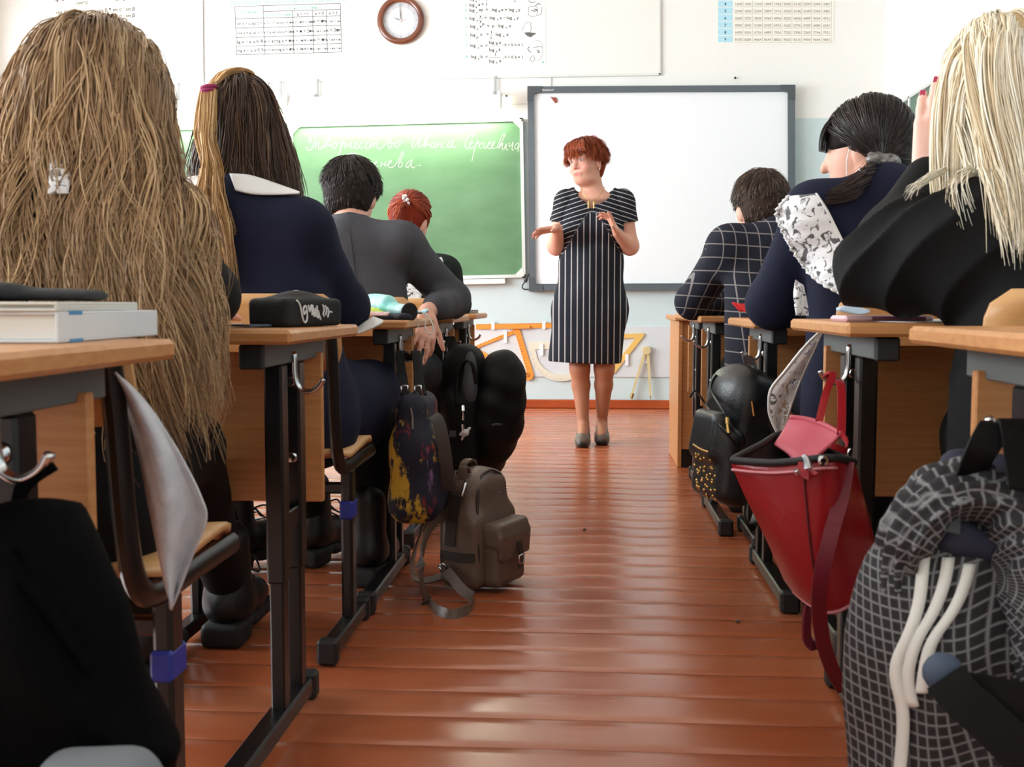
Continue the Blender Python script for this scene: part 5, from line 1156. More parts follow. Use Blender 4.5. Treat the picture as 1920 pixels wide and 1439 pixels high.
V, F = blend(pr_, .0045, .03)
fold_ = np.sin((V[:, 0] * 34 + V[:, 2] * 9 + 1.5 * np.sin(V[:, 2] * 12))) * .006 + np.sin(V[:, 0] * 70 - V[:, 2] * 14) * .002
V = V + normals(V, F) * fold_[:, None]; V = ripple(V, F, .003, 30, 6)
Nn = normals(V, F); sl = .045
# weave directions follow the hang of the cloth: threads run down and across, bent by the folds
gx = (V[:, 0] * .95 - V[:, 1] * .6 + V[:, 2] * .12 + fold_ * .9) / .0122; gz = (V[:, 2] + V[:, 0] * .10 + .012 * np.sin(V[:, 0] * 26) + fold_ * .8) / .0122
Cc = np.stack([gx + 100, gz + 100, gx * 0], 1)
pj_ = mesh_np('jacket_body', V, F, M_plaid, e, True, Cc)
PV, PN = V, Nn
def on_cloth(px, py, off=.003):
    """point of the jacket surface under a measured spot"""
    d_ = FW + RT * ((px - 960) / FPX) - UP * ((py - 719.5) / FPX); d_ /= np.linalg.norm(d_); q = PV - np.array([0, 0, CAM_H]); t = q @ d_; r = np.linalg.norm(q - t[:, None] * d_, axis=1); near = r < .006
    if not near.any(): return at(px, py, Y0 - .06)
    tt = t[near].min(); return Vector(np.array([0, 0, CAM_H]) + d_ * (tt - off))
for pts_ in ([(1733, 1036), (1729, 1085), (1722, 1140), (1702, 1195), (1683, 1235), (1680, 1275), (1692, 1320), (1694, 1370), (1688, 1439), (1684, 1500)], [(1778, 1046), (1772, 1090), (1750, 1150), (1722, 1195), (1707, 1240), (1702, 1280), (1712, 1325)], [(1818, 1058), (1808, 1100), (1785, 1150), (1755, 1190), (1740, 1225), (1732, 1270), (1728, 1300)]):
    Ls, Rs = [], []
    for a, b in [(p.x, p.y) for p in smoothline([Vector((a, b, 0)) for a, b in pts_], 4)]: Ls.append(on_cloth(a - 11.5, b)); Rs.append(on_cloth(a + 11.5, b))
    def sm(Lx):
        for _ in range(3): Lx = [Lx[0]] + [(Lx[i - 1] + 2 * Lx[i] + Lx[i + 1]) / 4 for i in range(1, len(Lx) - 1)] + [Lx[-1]]
        return Lx
    Ls, Rs = sm(Ls), sm(Rs); mid = [(a + b) / 2 + Vector((0, -.0015, 0)) for a, b in zip(Ls, Rs)]
    MB().grid([[a, m_, b] for a, m_, b in zip(Ls, mid, Rs)]).build('white_stripe', M_stripe, e, smooth=True, solid=.0025)
soft('navy_lining', [cone(at(1800, 880, Y0 + .05), at(1880, 915, Y0 + .03), .022, .03), cone(at(1880, 915, Y0 + .03), at(1940, 985, Y0), .03, .03)], .005, M_navyb, e, .02, (.002, 40, 2))
soft('inner_band', [cone(at(1748, 1006, Y0 - .035), at(1800, 1010, Y0 - .05), .014, .014, ((0, 1, 0), .6)), cone(at(1800, 1010, Y0 - .05), at(1860, 1030, Y0 - .05), .014, .014, ((0, 1, 0), .6))], .004, M_navyb, e, .01)
strap('label_loop', [at(1796, 945, Y0 - .04), at(1790, 968, Y0 - .055), at(1787, 1000, Y0 - .066)], .012, .003, mat('loop_grey', rgb(70, 74, 80), .5), e, (1, 0, 0))
e = thing('black_bag', tuple(at(1880, 800, 1.13)), 'black bag with wide straps hung on the nearest hook over the plaid jacket', 'bag')
hk4 = Vector((RE + .012, 1.145, .602))
strap('strap', [hk4 + Vector((.005, -.002, 0)), at(1868, 800, 1.11), at(1838, 850, 1.10), at(1822, 890, 1.12)], .03, .004, M_nyl, e, (1, 0, 0)); strap('strap', [hk4 + Vector((.012, -.002, 0)), at(1905, 790, 1.1), at(1915, 850, 1.08), at(1925, 920, 1.05)], .032, .004, M_nyl, e, (1, 0, 0))
strap('strap', [at(1772, 1270, 1.03), at(1800, 1305, 1.02), at(1850, 1350, 1.01), at(1920, 1420, 1.0), at(1960, 1470, 1.0)], .04, .006, M_nyl, e, (.6, 0, .8)); strap('strap', [at(1800, 1305, 1.025), at(1850, 1312, 1.02), at(1925, 1330, 1.01)], .045, .005, M_nyl, e, (0, 0, 1))
soft('grey_blue_pad', [cone(at(1768, 1262, 1.045), at(1790, 1320, 1.04), .02, .012, ((0, 1, 0), .7))], .004, mat('pad_blue', rgb(70, 84, 104), .7), e, .01)

# black coat on the nearest desk of the other row, and the pale bag below it
e = thing('black_coat', tuple(at(120, 1439, .86)), 'black wool coat hanging on the nearest desk at the lower left', 'coat')
M_coat = mat('wool_black', rgb(6, 6, 7), .9, bump=.35, bscale=220, spec=.08)
P = [(10, 1040, .042), (60, 1040, .040), (30, 1110, .065), (110, 1095, .042), (140, 1160, .052), (50, 1210, .08), (175, 1240, .048), (95, 1300, .075), (205, 1330, .042), (225, 1420, .038), (110, 1420, .08), (0, 1210, .085), (0, 1410, .085), (238, 1520, .040), (120, 1530, .08), (0, 1560, .085)]
V, F = blend([ell(at(a, b, .87), (r * .8, r * .75, r * 1.1)) for a, b, r in P], .005, .04)
V = V + normals(V, F) * ((1 - 2 * np.abs(np.sin(V[:, 0] * 26 + V[:, 2] * 9 + np.sin(V[:, 2] * 17)))) * .009)[:, None]; V = ripple(V, F, .004, 28, 8); mesh_np('coat_body', V, F, M_coat, e)
MB().grid(relax([[surf_at(V, 10 + 22 * i + 6 * j, 1010 + 30 * i + 24 * j, .006, .014, .80) for i in range(8)] for j in range(4)])).build('lapel', M_coat, e, smooth=True, solid=.006)
strap('hanging_loop', [at(40, 1010, .87), at(40, 920, .885), (-.45 + .0, .885, .595)], .012, .004, M_coat, e, (1, 0, 0))
e = thing('grey_bag', tuple(at(190, 1470, .78)), 'pale grey bag corner under the black coat', 'bag')
soft('bag_body', [cone(at(130, 1450, .78), at(245, 1440, .78), .016, .014, ((0, 1, 0), 1.2)), cone(at(130, 1500, .78), at(245, 1500, .78), .03, .03)], .005, mat('fabric_pale_grey', rgb(120, 126, 132), .7), e, .02)
# ---------------------------------------------------------------- people
def cloth(name, c1, c2=None, rough=.85, bump=.25, bs=260): return mat(name, rgb(*c1), rough, vary=rgb(*c2) if c2 else None, vscale=14, bump=bump, bscale=bs, spec=.25)
M_navy = cloth('wool_navy', (22, 26, 50), (18, 21, 42)); M_suit = cloth('suit_grey', (74, 74, 79), (66, 66, 71)); M_hood = cloth('hoodie_black', (15, 15, 17)); M_blackc = cloth('trouser_black', (9, 9, 10)); M_white = cloth('cotton_white', (236, 236, 234), None, .8, .1)
M_boot = mat('boot_leather', rgb(13, 13, 14), .45, bump=.2, bscale=90); M_sole = mat('boot_sole', rgb(22, 22, 22), .7)
V3 = Vector
def torso(shL, shR, pel, r=.078, hip=.105, w=.11, hr=None):
    q = .72 if r < .07 else 1.0      # the body stays well inside its clothes
    shL, shR, pel = V3(shL), V3(shR), V3(pel); a = (shR - shL).normalized(); m = (shL + shR) / 2
    return [cone(shL, shR, .056 * q, .056 * q, None, .05), cone(m + V3((0, .0, .035)), shL, .058 * q, .05 * q, None, .04), cone(m + V3((0, .0, .035)), shR, .058 * q, .05 * q, None, .04), cone(m - a * w * .8 + V3((0, 0, -.07)), pel - a * w * .85, r, hip, None, .06), cone(m + a * w * .8 + V3((0, 0, -.07)), pel + a * w * .85, r, hip, None, .06), cone(m + V3((0, 0, .0)), pel, .07 * q, hip, None, .06)]
def arm(sh, el, wr, r=(.058, .048, .042, .034)): return [cone(sh, el, r[0], r[1], None, .04), cone(el, wr, r[1] * .98, r[3], None, .03)]
def leg(hip, kn, an, r=(.088, .062, .045)): return [cone(hip, kn, r[0], r[1], None, .05), cone(kn, an, r[1], r[2], None, .03)]
def boot(parent, an, yaw, s=1.0, lift=0.0, laces=True):
    """lace-up boot with a chunky sole; an = ankle point above the heel"""
    an = V3(an); R = np.array(Matrix.Rotation(yaw, 3, 'Z') @ Matrix.Rotation(lift, 3, 'X')); g = lambda x, y, z: A3(an) + R @ (np.array([x, y, z]) * s)
    b = soft('boot', [cone(g(0, 0, .10), g(0, .005, -.03), .048 * s, .05 * s), cone(g(0, -.01, -.03), g(0, .10, -.045), .046 * s, .042 * s), cone(g(0, .09, -.05), g(0, .165, -.055), .042 * s, .038 * s)], .005, M_boot, parent, .03, (.0015, 50, 3))
    V, F = blend([rbox(g(0, .13, -.086), np.array([.048, .085, .016]) * s, .015 * s, R), rbox(g(0, -.015, -.094), np.array([.045, .045, .026]) * s, .012 * s, R), rbox(g(0, .05, -.082), np.array([.042, .06, .012]) * s, .01 * s, R)], .005, .01)
    mesh_np('sole', V, F, M_sole, b)
    if laces:
        mb = MB()
        for k in range(4): mb.tube([V3(g(-.03, .045 + .022 * k, .045 - .022 * k)), V3(g(0, .056 + .022 * k, .052 - .022 * k)), V3(g(.03, .045 + .022 * k, .045 - .022 * k))], .003 * s, 6)
        mb.tube(smoothline([V3(g(.01, .06, .045)), V3(g(.03, .085, .05)), V3(g(.042, .09, .015)), V3(g(.03, .075, .02)), V3(g(.012, .06, .045))], 4), .0025 * s, 6)
        mb.build('laces', M_cap, b, smooth=True)
    return b
def cap(name, c, R, s, infl, col, parent, cuts, res=.005, extra=(), amp=.0):
    c = A3(c); g = lambda x, y, z: c + R @ (np.array([x, y, z]) * s)
    V, F = blend([ell(g(0, -.014, .024), (np.array([.074, .094, .092]) * s + infl), R), ell(g(0, -.04, -.02), (np.array([.064, .055, .075]) * s + infl), R)] + list(extra), res, .02, cuts, .01)
    if amp: V = ripple(V, F, amp, 60, 5)
    return mesh_np(name, V, F, M_hcap, parent, True, np.tile(lc(*col), (len(V), 1)))
def scalp(c, R, s, n, rs, zmin=-.2, ymax=.6, infl=.004):
    """random root points on the skull (local z above zmin, not on the face)"""
    u = rs.normal(size=(n * 6, 3)); u /= np.linalg.norm(u, axis=1)[:, None]
    lim = zmin + np.clip(u[:, 1] + .12, 0, 1) * (1.0 - .6 * zmin if zmin < -.5 else .9)
    u = u[(u[:, 2] > lim) & ~((np.abs(u[:, 0]) > .7) & (u[:, 2] < -.25)) & ~((u[:, 1] > ymax) & (u[:, 2] < .55))][:n]; r = np.array([.074, .094, .092]) * s + infl
    L = u * r + np.array([0, -.012, .022]) * s; nr = u / r; nr /= np.linalg.norm(nr, axis=1)[:, None]
    return A3(c) + L @ R.T, nr @ R.T, u
def hair_obj(name, parts, parent):
    V, F, C = join(parts); o = mesh_np(name, V, F, M_hair, parent, True, C); return o
def body(parent, prims, res=.006, k=.02, colf=None, sub=()):
    V, F = blend(prims, res, k, sub); return mesh_np('body', V, F, M_skin, parent, True, (colf or skin_col)(V))

# ---- long-haired girl at the desk with the pencil case --------------------------------
rs = np.random.RandomState(5)
pe = thing('person', (-.74, 1.40, 0), 'long-haired blonde girl in black seen from behind, nearest on the left', 'person')
hc = at(190, 208, 1.57); HR = frame(0, .22, 0); shL, shR, pel = V3((-.875, 1.47, .835)), V3((-.60, 1.47, .83)), V3((-.735, 1.38, .47))
elL, elR, wrL, wrR = V3((-.97, 1.66, .745)), V3((-.60, 1.68, .742)), V3((-.85, 1.86, .73)), V3((-.70, 1.90, .73))
body(pe, head_prims(hc, HR, .97) + [cone(hc + V3((0, -.03, -.06)), (shL + shR) / 2 + V3((0, .01, .03)), .052, .055)] + torso(shL, shR, pel, .065, .085, .09) + arm(shL, elL, wrL, (.045, .036, .032, .025)) + arm(shR, elR, wrR, (.045, .036, .032, .025)) + leg((-.83, 1.42, .47), (-.84, 1.80, .50), (-.86, 1.98, .16), (.07, .05, .035)) + leg((-.66, 1.42, .47), (-.70, 1.84, .48), (-.775, 2.26, .14), (.07, .05, .035)) + hand_prims(wrL, (.3, 1, -.1), (0, 0, -1), 1)[0] + hand_prims(wrR, (-.3, 1, -.1), (0, 0, -1), -1)[0], .007)
soft('dress', torso(shL, shR, pel, .078, .105, .11) + arm(shL, elL, wrL) + arm(shR, elR, wrR), .008, M_hood, pe, .035, (.004, 26, 3))
soft('leggings', leg((-.83, 1.40, .485), (-.84, 1.80, .50), (-.86, 1.98, .16)) + leg((-.66, 1.40, .485), (-.70, 1.84, .48), (-.775, 2.25, .15), (.09, .064, .046)), .008, M_blackc, pe, .03)
boot(pe, (-.775, 2.275, .12), 0); boot(pe, (-.86, 1.99, .12), .1)
# apron: lace strap on the back and the long sash tail beside the chair
def lace(name, hole=.5, sc=60):
    m = bpy.data.materials.new(name); m.use_nodes = True; nt = m.node_tree; b = nt.nodes['Principled BSDF']; b.inputs['Base Color'].default_value = rgb(238, 238, 240); b.inputs['Roughness'].default_value = .8
    t = nt.nodes.new('ShaderNodeNewGeometry'); n = nt.nodes.new('ShaderNodeTexNoise'); n.inputs['Scale'].default_value = sc * .55; n.inputs['Detail'].default_value = 2; n.inputs['Distortion'].default_value = 1.2; nt.links.new(t.outputs['Position'], n.inputs[0])
    r = nt.nodes.new('ShaderNodeValToRGB'); r.color_ramp.elements[0].position = hole; r.color_ramp.elements[1].position = hole + .03; nt.links.new(n.outputs[0], r.inputs[0])
    tr = nt.nodes.new('ShaderNodeBsdfTransparent'); mx = nt.nodes.new('ShaderNodeMixShader'); v = nt.nodes.new('ShaderNodeMath'); v.operation = 'MULTIPLY'; v.inputs[1].default_value = .9
    nt.links.new(r.outputs[0], v.inputs[0]); nt.links.new(v.outputs[0], mx.inputs[0]); nt.links.new(b.outputs[0], mx.inputs[1]); nt.links.new(tr.outputs[0], mx.inputs[2]); nt.links.new(mx.outputs[0], nt.nodes['Material Output'].inputs[0]); return m
M_lace = lace('lace_white', .54, 84); M_sash = mat('sash_white', rgb(214, 215, 220), .6, vary=rgb(196, 198, 206), vscale=40, bump=.5, bscale=70)
def ribbon(name, left, right, Yl, Yr, m, parent, n=7, wav=.006, th=.0018):
    A = smoothline([V3((a, b, 0)) for a, b in left], 5); B = smoothline([V3((a, b, 0)) for a, b in right], 5); k = len(A); rows = []
    for i, (p, q) in enumerate(zip(A, B)):
        t = i / (k - 1); row = []
        for j in range(n):
            u = j / (n - 1); yy = (Yl(t) if callable(Yl) else Yl) * (1 - u) + (Yr(t) if callable(Yr) else Yr) * u
            row.append(at(p.x + (q.x - p.x) * u, p.y + (q.y - p.y) * u, yy + wav * math.sin(u * 7 + t * 4)))
        rows.append(row)
    return MB().grid(rows).build(name, m, parent, smooth=True, solid=th)
ribbon('apron_sash', [(213, 700), (228, 745), (246, 800), (262, 860), (276, 930), (290, 1000), (304, 1070), (320, 1142)], [(216, 698), (262, 742), (310, 805), (346, 868), (376, 930), (387, 975), (362, 1040), (322, 1145)], lambda t: 1.165 + .03 * t, lambda t: 1.165 + .07 * t, M_sash, pe, 9, .012, .003)
DV = verts_of([o for o in pe.children if o.name.startswith('dress')][0]); leaf_ = [[surf_at(DV, 88 + 9 * j + 3 * math.sin(i), 275 + 24 * i, .024, .014, 1.38) for j in range(6)] for i in range(5)]; MB().grid(relax(leaf_)).build('apron_strap', M_lace, pe, smooth=True, solid=.002)
# hair
coll = [ell(A3(hc) + HR @ np.array([0, -.012, .022]), np.array([.074, .094, .095]), HR), ell(A3(hc) + HR @ np.array([0, .02, -.03]), np.array([.065, .075, .085]), HR)] + torso(shL, shR, pel, .082, .11, .11) + arm(shL, elL, wrL) + arm(shR, elR, wrR)
rt, nr, u = scalp(hc, HR, .97, 300, rs, -.35, .45)
side = np.sign(u[:, 0] + .02) * (np.abs(u[:, 0]) ** .7); off = np.stack([side * .225 + rs.normal(size=len(u)) * .016, -.215 + .05 * u[:, 1] + rs.normal(size=len(u)) * .008], 1)
off[:, 0] = np.clip(off[:, 0], -.34, .225); front = (u[:, 1] > .1) & (u[:, 0] > .1); off[front, 1] += .04
def fld(P, s):
    t = np.stack([hc.x + off[:, 0] * min(1, .42 + s * .85), hc.y + np.maximum(off[:, 1], -.215) * min(1, .45 + 1.1 * s)], 1); d = np.zeros_like(P); d[:, :2] = np.clip((t - P[:, :2]) * 7.0, -.6, .6); d[:, 2] = -1; return d
di = nr * .35 + np.stack([side, -.5 * np.ones(len(u)), -.1 * np.ones(len(u))], 1) * .6
ln = rs.uniform(.50, .62, len(u))
G = grow(rt, di / np.linalg.norm(di, axis=1)[:, None], ln, 34, fld, coll, .010, .33)
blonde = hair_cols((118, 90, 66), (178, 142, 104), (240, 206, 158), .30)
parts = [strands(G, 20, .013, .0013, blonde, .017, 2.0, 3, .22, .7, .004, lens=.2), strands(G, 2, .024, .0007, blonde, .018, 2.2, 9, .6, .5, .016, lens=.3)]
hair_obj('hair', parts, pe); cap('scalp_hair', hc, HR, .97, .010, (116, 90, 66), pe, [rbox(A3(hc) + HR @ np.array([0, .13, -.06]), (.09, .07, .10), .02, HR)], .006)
MB().tube([at(300, 152, 1.55), at(302, 175, 1.54), at(298, 195, 1.54)], .002, 6).build('hair_clip', M_hand, pe)

# ---- girl in navy dress with white collar ------------------------------------------------
rs = np.random.RandomState(6)
pe = thing('person', (-.72, 2.40, 0), 'girl in navy dress and white collar with half-up ponytail and magenta tie', 'person')
hc = at(452, 238, 2.56); HR = frame(.25, .12, -.05); shL, shR, pel = V3((-.925, 2.45, .91)), V3((-.645, 2.45, .895)), V3((-.72, 2.42, .47))
elL, elR, wrL, wrR = V3((-1.0, 2.58, .74)), V3((-.582, 2.57, .725)), V3((-.88, 2.82, .725)), V3((-.62, 2.80, .722))
body(pe, head_prims(hc, HR, .97) + [cone(hc + V3((0, -.03, -.06)), (shL + shR) / 2 + V3((-.01, .01, .04)), .05, .056)] + torso(shL, shR, pel, .065, .085, .09) + arm(shL, elL, wrL, (.045, .036, .032, .025)) + arm(shR, elR, wrR, (.045, .036, .032, .025)) + hand_prims(wrL, (.3, 1, -.1), (0, 0, -1), 1)[0] + hand_prims(wrR, (-.5, 1, -.1), (0, 0, -1), -1)[0] + leg((-.80, 2.46, .46), (-.80, 2.88, .48), (-.77, 2.99, .14), (.07, .05, .035)) + leg((-.64, 2.46, .46), (-.58, 2.84, .47), (-.58, 2.80, .14), (.07, .05, .035)), .006)
soft('dress', [cone((shL + shR) / 2 + V3((-.012, .0, .055)), (shL + shR) / 2 + V3((0, 0, 0)), .066, .08, None, .03), cone((shL + shR) / 2 + V3((-.012, .0, .05)), shR + V3((-.03, 0, .02)), .058, .045, None, .03), cone((shL + shR) / 2 + V3((-.012, .0, .05)), shL + V3((.03, 0, .02)), .058, .045, None, .03)] + torso(shL, shR, pel, .080, .11, .115) + arm(shL, elL, wrL, (.064, .06, .052, .04)) + [cone(shR, elR, .062, .058, None, .04), cone(elR, elR.lerp(wrR, .55), .055, .046, None, .03)] + [cone((-.66, 2.46, .50), (-.575, 2.82, .50), .105, .085, None, .06), cone((-.80, 2.46, .50), (-.80, 2.86, .50), .105, .085, None, .06), cone((-.62, 2.62, .47), (-.60, 2.72, .44), .10, .09, None, .06)], .0065, M_navy, pe, .035, (.0028, 24, 7))
soft('leggings', leg((-.80, 2.5, .45), (-.80, 2.90, .45), (-.77, 2.98, .15), (.07, .06, .045)) + leg((-.64, 2.5, .45), (-.575, 2.84, .45), (-.575, 2.80, .15), (.07, .062, .048)), .007, M_blackc, pe, .03)
boot(pe, (-.575, 2.785, .12), -.15); boot(pe, (-.77, 2.985, .12), -.3)
# white collar with open back, flared cuff
DV = verts_of([o for o in pe.children if o.name.startswith('dress')][0])
def leaf(name, top, bot, off, par, m, V, nj=6, fb=None, th=.004):
    A, B = smoothline([V3((p[0], p[1], 0)) for p in top], 6), smoothline([V3((p[0], p[1], 0)) for p in bot], 6); rows = []
    for p, q in zip(A, B): rows.append([surf_at(V, p.x + (q.x - p.x) * j / (nj - 1), p.y + (q.y - p.y) * j / (nj - 1), off, .014, fb) for j in range(nj)])
    return MB().grid(relax(rows, 2)).build(name, m, par, smooth=True, solid=th)
leaf('collar', [(429, 325), (470, 328), (520, 345), (563, 361)], [(441, 358), (475, 366), (520, 366), (562, 363)], .010, pe, M_white, DV, 6, 2.42)
leaf('collar', [(412, 326), (385, 326), (350, 332), (326, 345)], [(408, 352), (385, 356), (350, 354), (327, 348)], .010, pe, M_white, DV, 6, 2.42)
MB().grid([[at(640 + a, 632 - b, 2.525 + .006 * j) for a, b in ((0, j * .5), (20, 2 + j * 1.8), (40, 9 + j * 3.2), (60, 17 + j * 4.2), (78, 27 + j * .8))] for j in range(6)]).build('cuff', M_white, pe, smooth=True, solid=.003)
hd = ell(A3(hc) + HR @ np.array([0, -.012, .022]), np.array([.074, .094, .092]), HR); fc_ = ell(A3(hc) + HR @ np.array([0, .02, -.03]), np.array([.062, .072, .085]), HR)
coll = [hd, fc_, cone(hc + V3((0, -.03, -.06)), (shL + shR) / 2 + V3((-.01, .01, .04)), .055, .06)] + torso(shL, shR, pel, .083, .11, .11)
brown = hair_cols((50, 35, 28), (80, 58, 45), (128, 96, 70), .1); caramel = hair_cols((156, 114, 70), (196, 152, 98), (238, 202, 146), 0)
rt, nr, u = scalp(hc, HR, .97, 210, rs, -.45, .3); low = (u[:, 2] < .78) | (u[:, 0] > .05); rt, nr, u = rt[low], nr[low], u[low]
off = np.stack([u[:, 0] * .118 + .008 + rs.normal(size=len(u)) * .012, u[:, 1] * .10 - .015], 1)
def fld2(P, s):
    t = np.stack([hc.x + off[:, 0] * (1 + .12 * s) + .03 * s * (off[:, 0] > 0), hc.y + off[:, 1]], 1); d = np.zeros_like(P); d[:, :2] = np.clip((t - P[:, :2]) * 7, -.6, .6); d[:, 2] = -1; return d
di = nr * .5; di[:, 2] -= .5; di /= np.linalg.norm(di, axis=1)[:, None]
G = grow(rt, di, np.where(u[:, 0] > -.2, .27, .25) + u[:, 2] * .07 + rs.rand(len(u)) * .03, 26, fld2, coll, .007, .4)
parts = [strands(G, 13, .0125, .0011, brown, .004, 1.5, 4, .35, .6, .008, lens=.2)]
tie = at(391, 168, 2.455)
n = 70; x = rs.rand(n); y = rs.rand(n); loc = np.stack([(x - .62) * 1.5, y * 1.05 - .15, np.ones(n)], 1); loc /= np.linalg.norm(loc, axis=1)[:, None]
r0 = A3(hc) + (loc * (np.array([.074, .094, .092]) + .006) + np.array([0, -.012, .022])) @ HR.T
T_ = np.linspace(0, 1, 18); G2 = r0[:, None, :] * (1 - T_)[None, :, None] + A3(tie)[None, None, :] * T_[None, :, None]
for k in range(1, 18): G2[:, k] = push_out(G2[:, k].copy(), [hd], .010 * (1 - .3 * T_[k]))
parts.append(strands(G2, 22, .009, .0013, caramel, 0, 1, 5, .5, 1.0))
tail = []
for k in range(56):
    a, b = np.clip(rs.normal(), -1.4, 1.4), np.clip(rs.normal(), -1.4, 1.4); w = lambda t: .007 + .019 * math.sin(min(1, t * 1.5) * math.pi * .55) * (1 - .35 * t)
    pts = [(391, 170, 2.45), (385, 215, 2.40), (383, 262, 2.37), (398, 318, 2.35), (398, 380, 2.34), (402, 440, 2.335), (410, 500, 2.33), (420, 545, 2.33)]
    sh = rs.uniform(.7, 1.0); L_ = smoothline([at(px + 6 * math.sin(q * 1.3 + a), py, Y_) + V3((a * w(q / 7) * .75, b * w(q / 7) * .4, 0)) for q, (px, py, Y_) in enumerate(pts)], 4)
    m_ = int(len(L_) * sh); L_ = [L_[int(i * (m_ - 1) / 28)] for i in range(29)]; tail.append([list(p) for p in L_])
parts.append(strands(np.array(tail), 18, .007, .0013, caramel, .006, 1.6, 7, .4, .7, .006))
hair_obj('hair', parts, pe); cap('scalp_hair', hc, HR, .97, .007, (50, 34, 26), pe, [rbox(A3(hc) + HR @ np.array([0, .13, -.06]), (.09, .07, .10), .02, HR)], .006)
tm = MB()
for k in range(3): 
    c_ = tie + V3((.001 * k, -.004, -.007 + .0075 * k - .004)); tm.tube([c_ + V3((.0155 * math.cos(a), .014 * math.sin(a), .002 * math.cos(a))) for a in np.linspace(0, 2 * math.pi, 17)], .0046, 8, cap=False)
tm.build('hair_tie', mat('tie_magenta', rgb(150, 42, 92), .7), pe, smooth=True)

# ---- boy in grey suit ---------------------------------------------------------------------
rs = np.random.RandomState(8)
pe = thing('person', (-.78, 3.42, 0), 'dark-haired boy in grey suit leaning on his desk', 'person')
hc = at(660, 366, 3.62); HR = frame(-.12, .25, .0); shL, shR, pel = V3((-.945, 3.50, .925)), V3((-.60, 3.50, .915)), V3((-.75, 3.40, .47))
elL, elR, wrL, wrR = V3((-.99, 3.72, .74)), at(848, 563, 3.66), V3((-.80, 3.90, .73)), at(800, 585, 3.40)
hp, tips = hand_prims(at(800, 588, 3.36), (.01, -.45, -.8), (-.55, .7, -.3), 1, per=[(.55, .5, .4), (.15, .3, .2), (.1, .25, .2), (.15, .2, .2)], spread=.18, s=1.0)
body(pe, head_prims(hc, HR, 1.0) + [cone(hc + V3((0, -.03, -.06)), (shL + shR) / 2 + V3((0, .01, .03)), .056, .062)] + torso(shL, shR, pel, .065, .085, .09) + arm(shL, elL, wrL, (.045, .036, .032, .025)) + [cone(shR, elR, .045, .04), cone(elR, at(800, 585, 3.38), .036, .027)] + hp + leg((-.83, 3.46, .47), (-.83, 3.86, .49), (-.83, 3.90, .1), (.07, .05, .035)) + leg((-.67, 3.46, .47), (-.58, 3.84, .49), (-.6, 3.88, .1), (.07, .05, .035)), .0055)
soft('suit_jacket', torso(shL, shR, pel, .085, .11, .115) + [cone(shL + V3((.02, 0, .012)), shR + V3((-.02, 0, .012)), .056, .056, None, .04)] + arm(shL, elL, wrL, (.066, .058, .05, .042)) + [cone(shR, elR, .067, .060, None, .04), cone(elR, at(818, 575, 3.44), .056, .044, None, .03)], .0065, M_suit, pe, .03, (.0028, 22, 2))
soft('jacket_collar', [cone(hc + V3((0, -.045, -.085)), (shL + shR) / 2 + V3((0, 0, .02)), .066, .085, None, .02)], .005, M_suit, pe, .02, None, [rbox(hc + V3((0, -.03, -.03)), (.12, .12, .042), .004)])
JV = verts_of([o for o in pe.children if o.name.startswith('suit_jacket')][0]); M_seam = mat('seam_dark', rgb(40, 40, 44), .8)
for sp_ in ([(652, 388), (656, 430), (662, 480), (668, 530), (670, 560)], [(770, 404), (775, 440), (772, 480), (764, 520)], [(607, 395), (600, 430), (598, 470)]):
    pts_ = [surf_at(JV, p.x, p.y, .001, .012, None) for p in smoothline([V3((a, b, 0)) for a, b in sp_], 4)]; pts_ = [p for p in pts_ if p is not None]
    if len(pts_) > 3: MB().tube(relax([[p] for p in pts_], 2) and [r[0] for r in relax([[p] for p in pts_], 2)], .0014, 6).build('seam', M_seam, pe, smooth=True)
soft('trousers', leg((-.83, 3.44, .485), (-.83, 3.86, .50), (-.83, 3.90, .08), (.095, .07, .06)) + leg((-.67, 3.44, .485), (-.575, 3.80, .50), (-.60, 3.86, .08), (.095, .072, .06)), .008, M_suit, pe, .03)
boot(pe, (-.60, 3.87, .12), -.1, 1, 0, False); boot(pe, (-.83, 3.91, .12), .1, 1, 0, False)
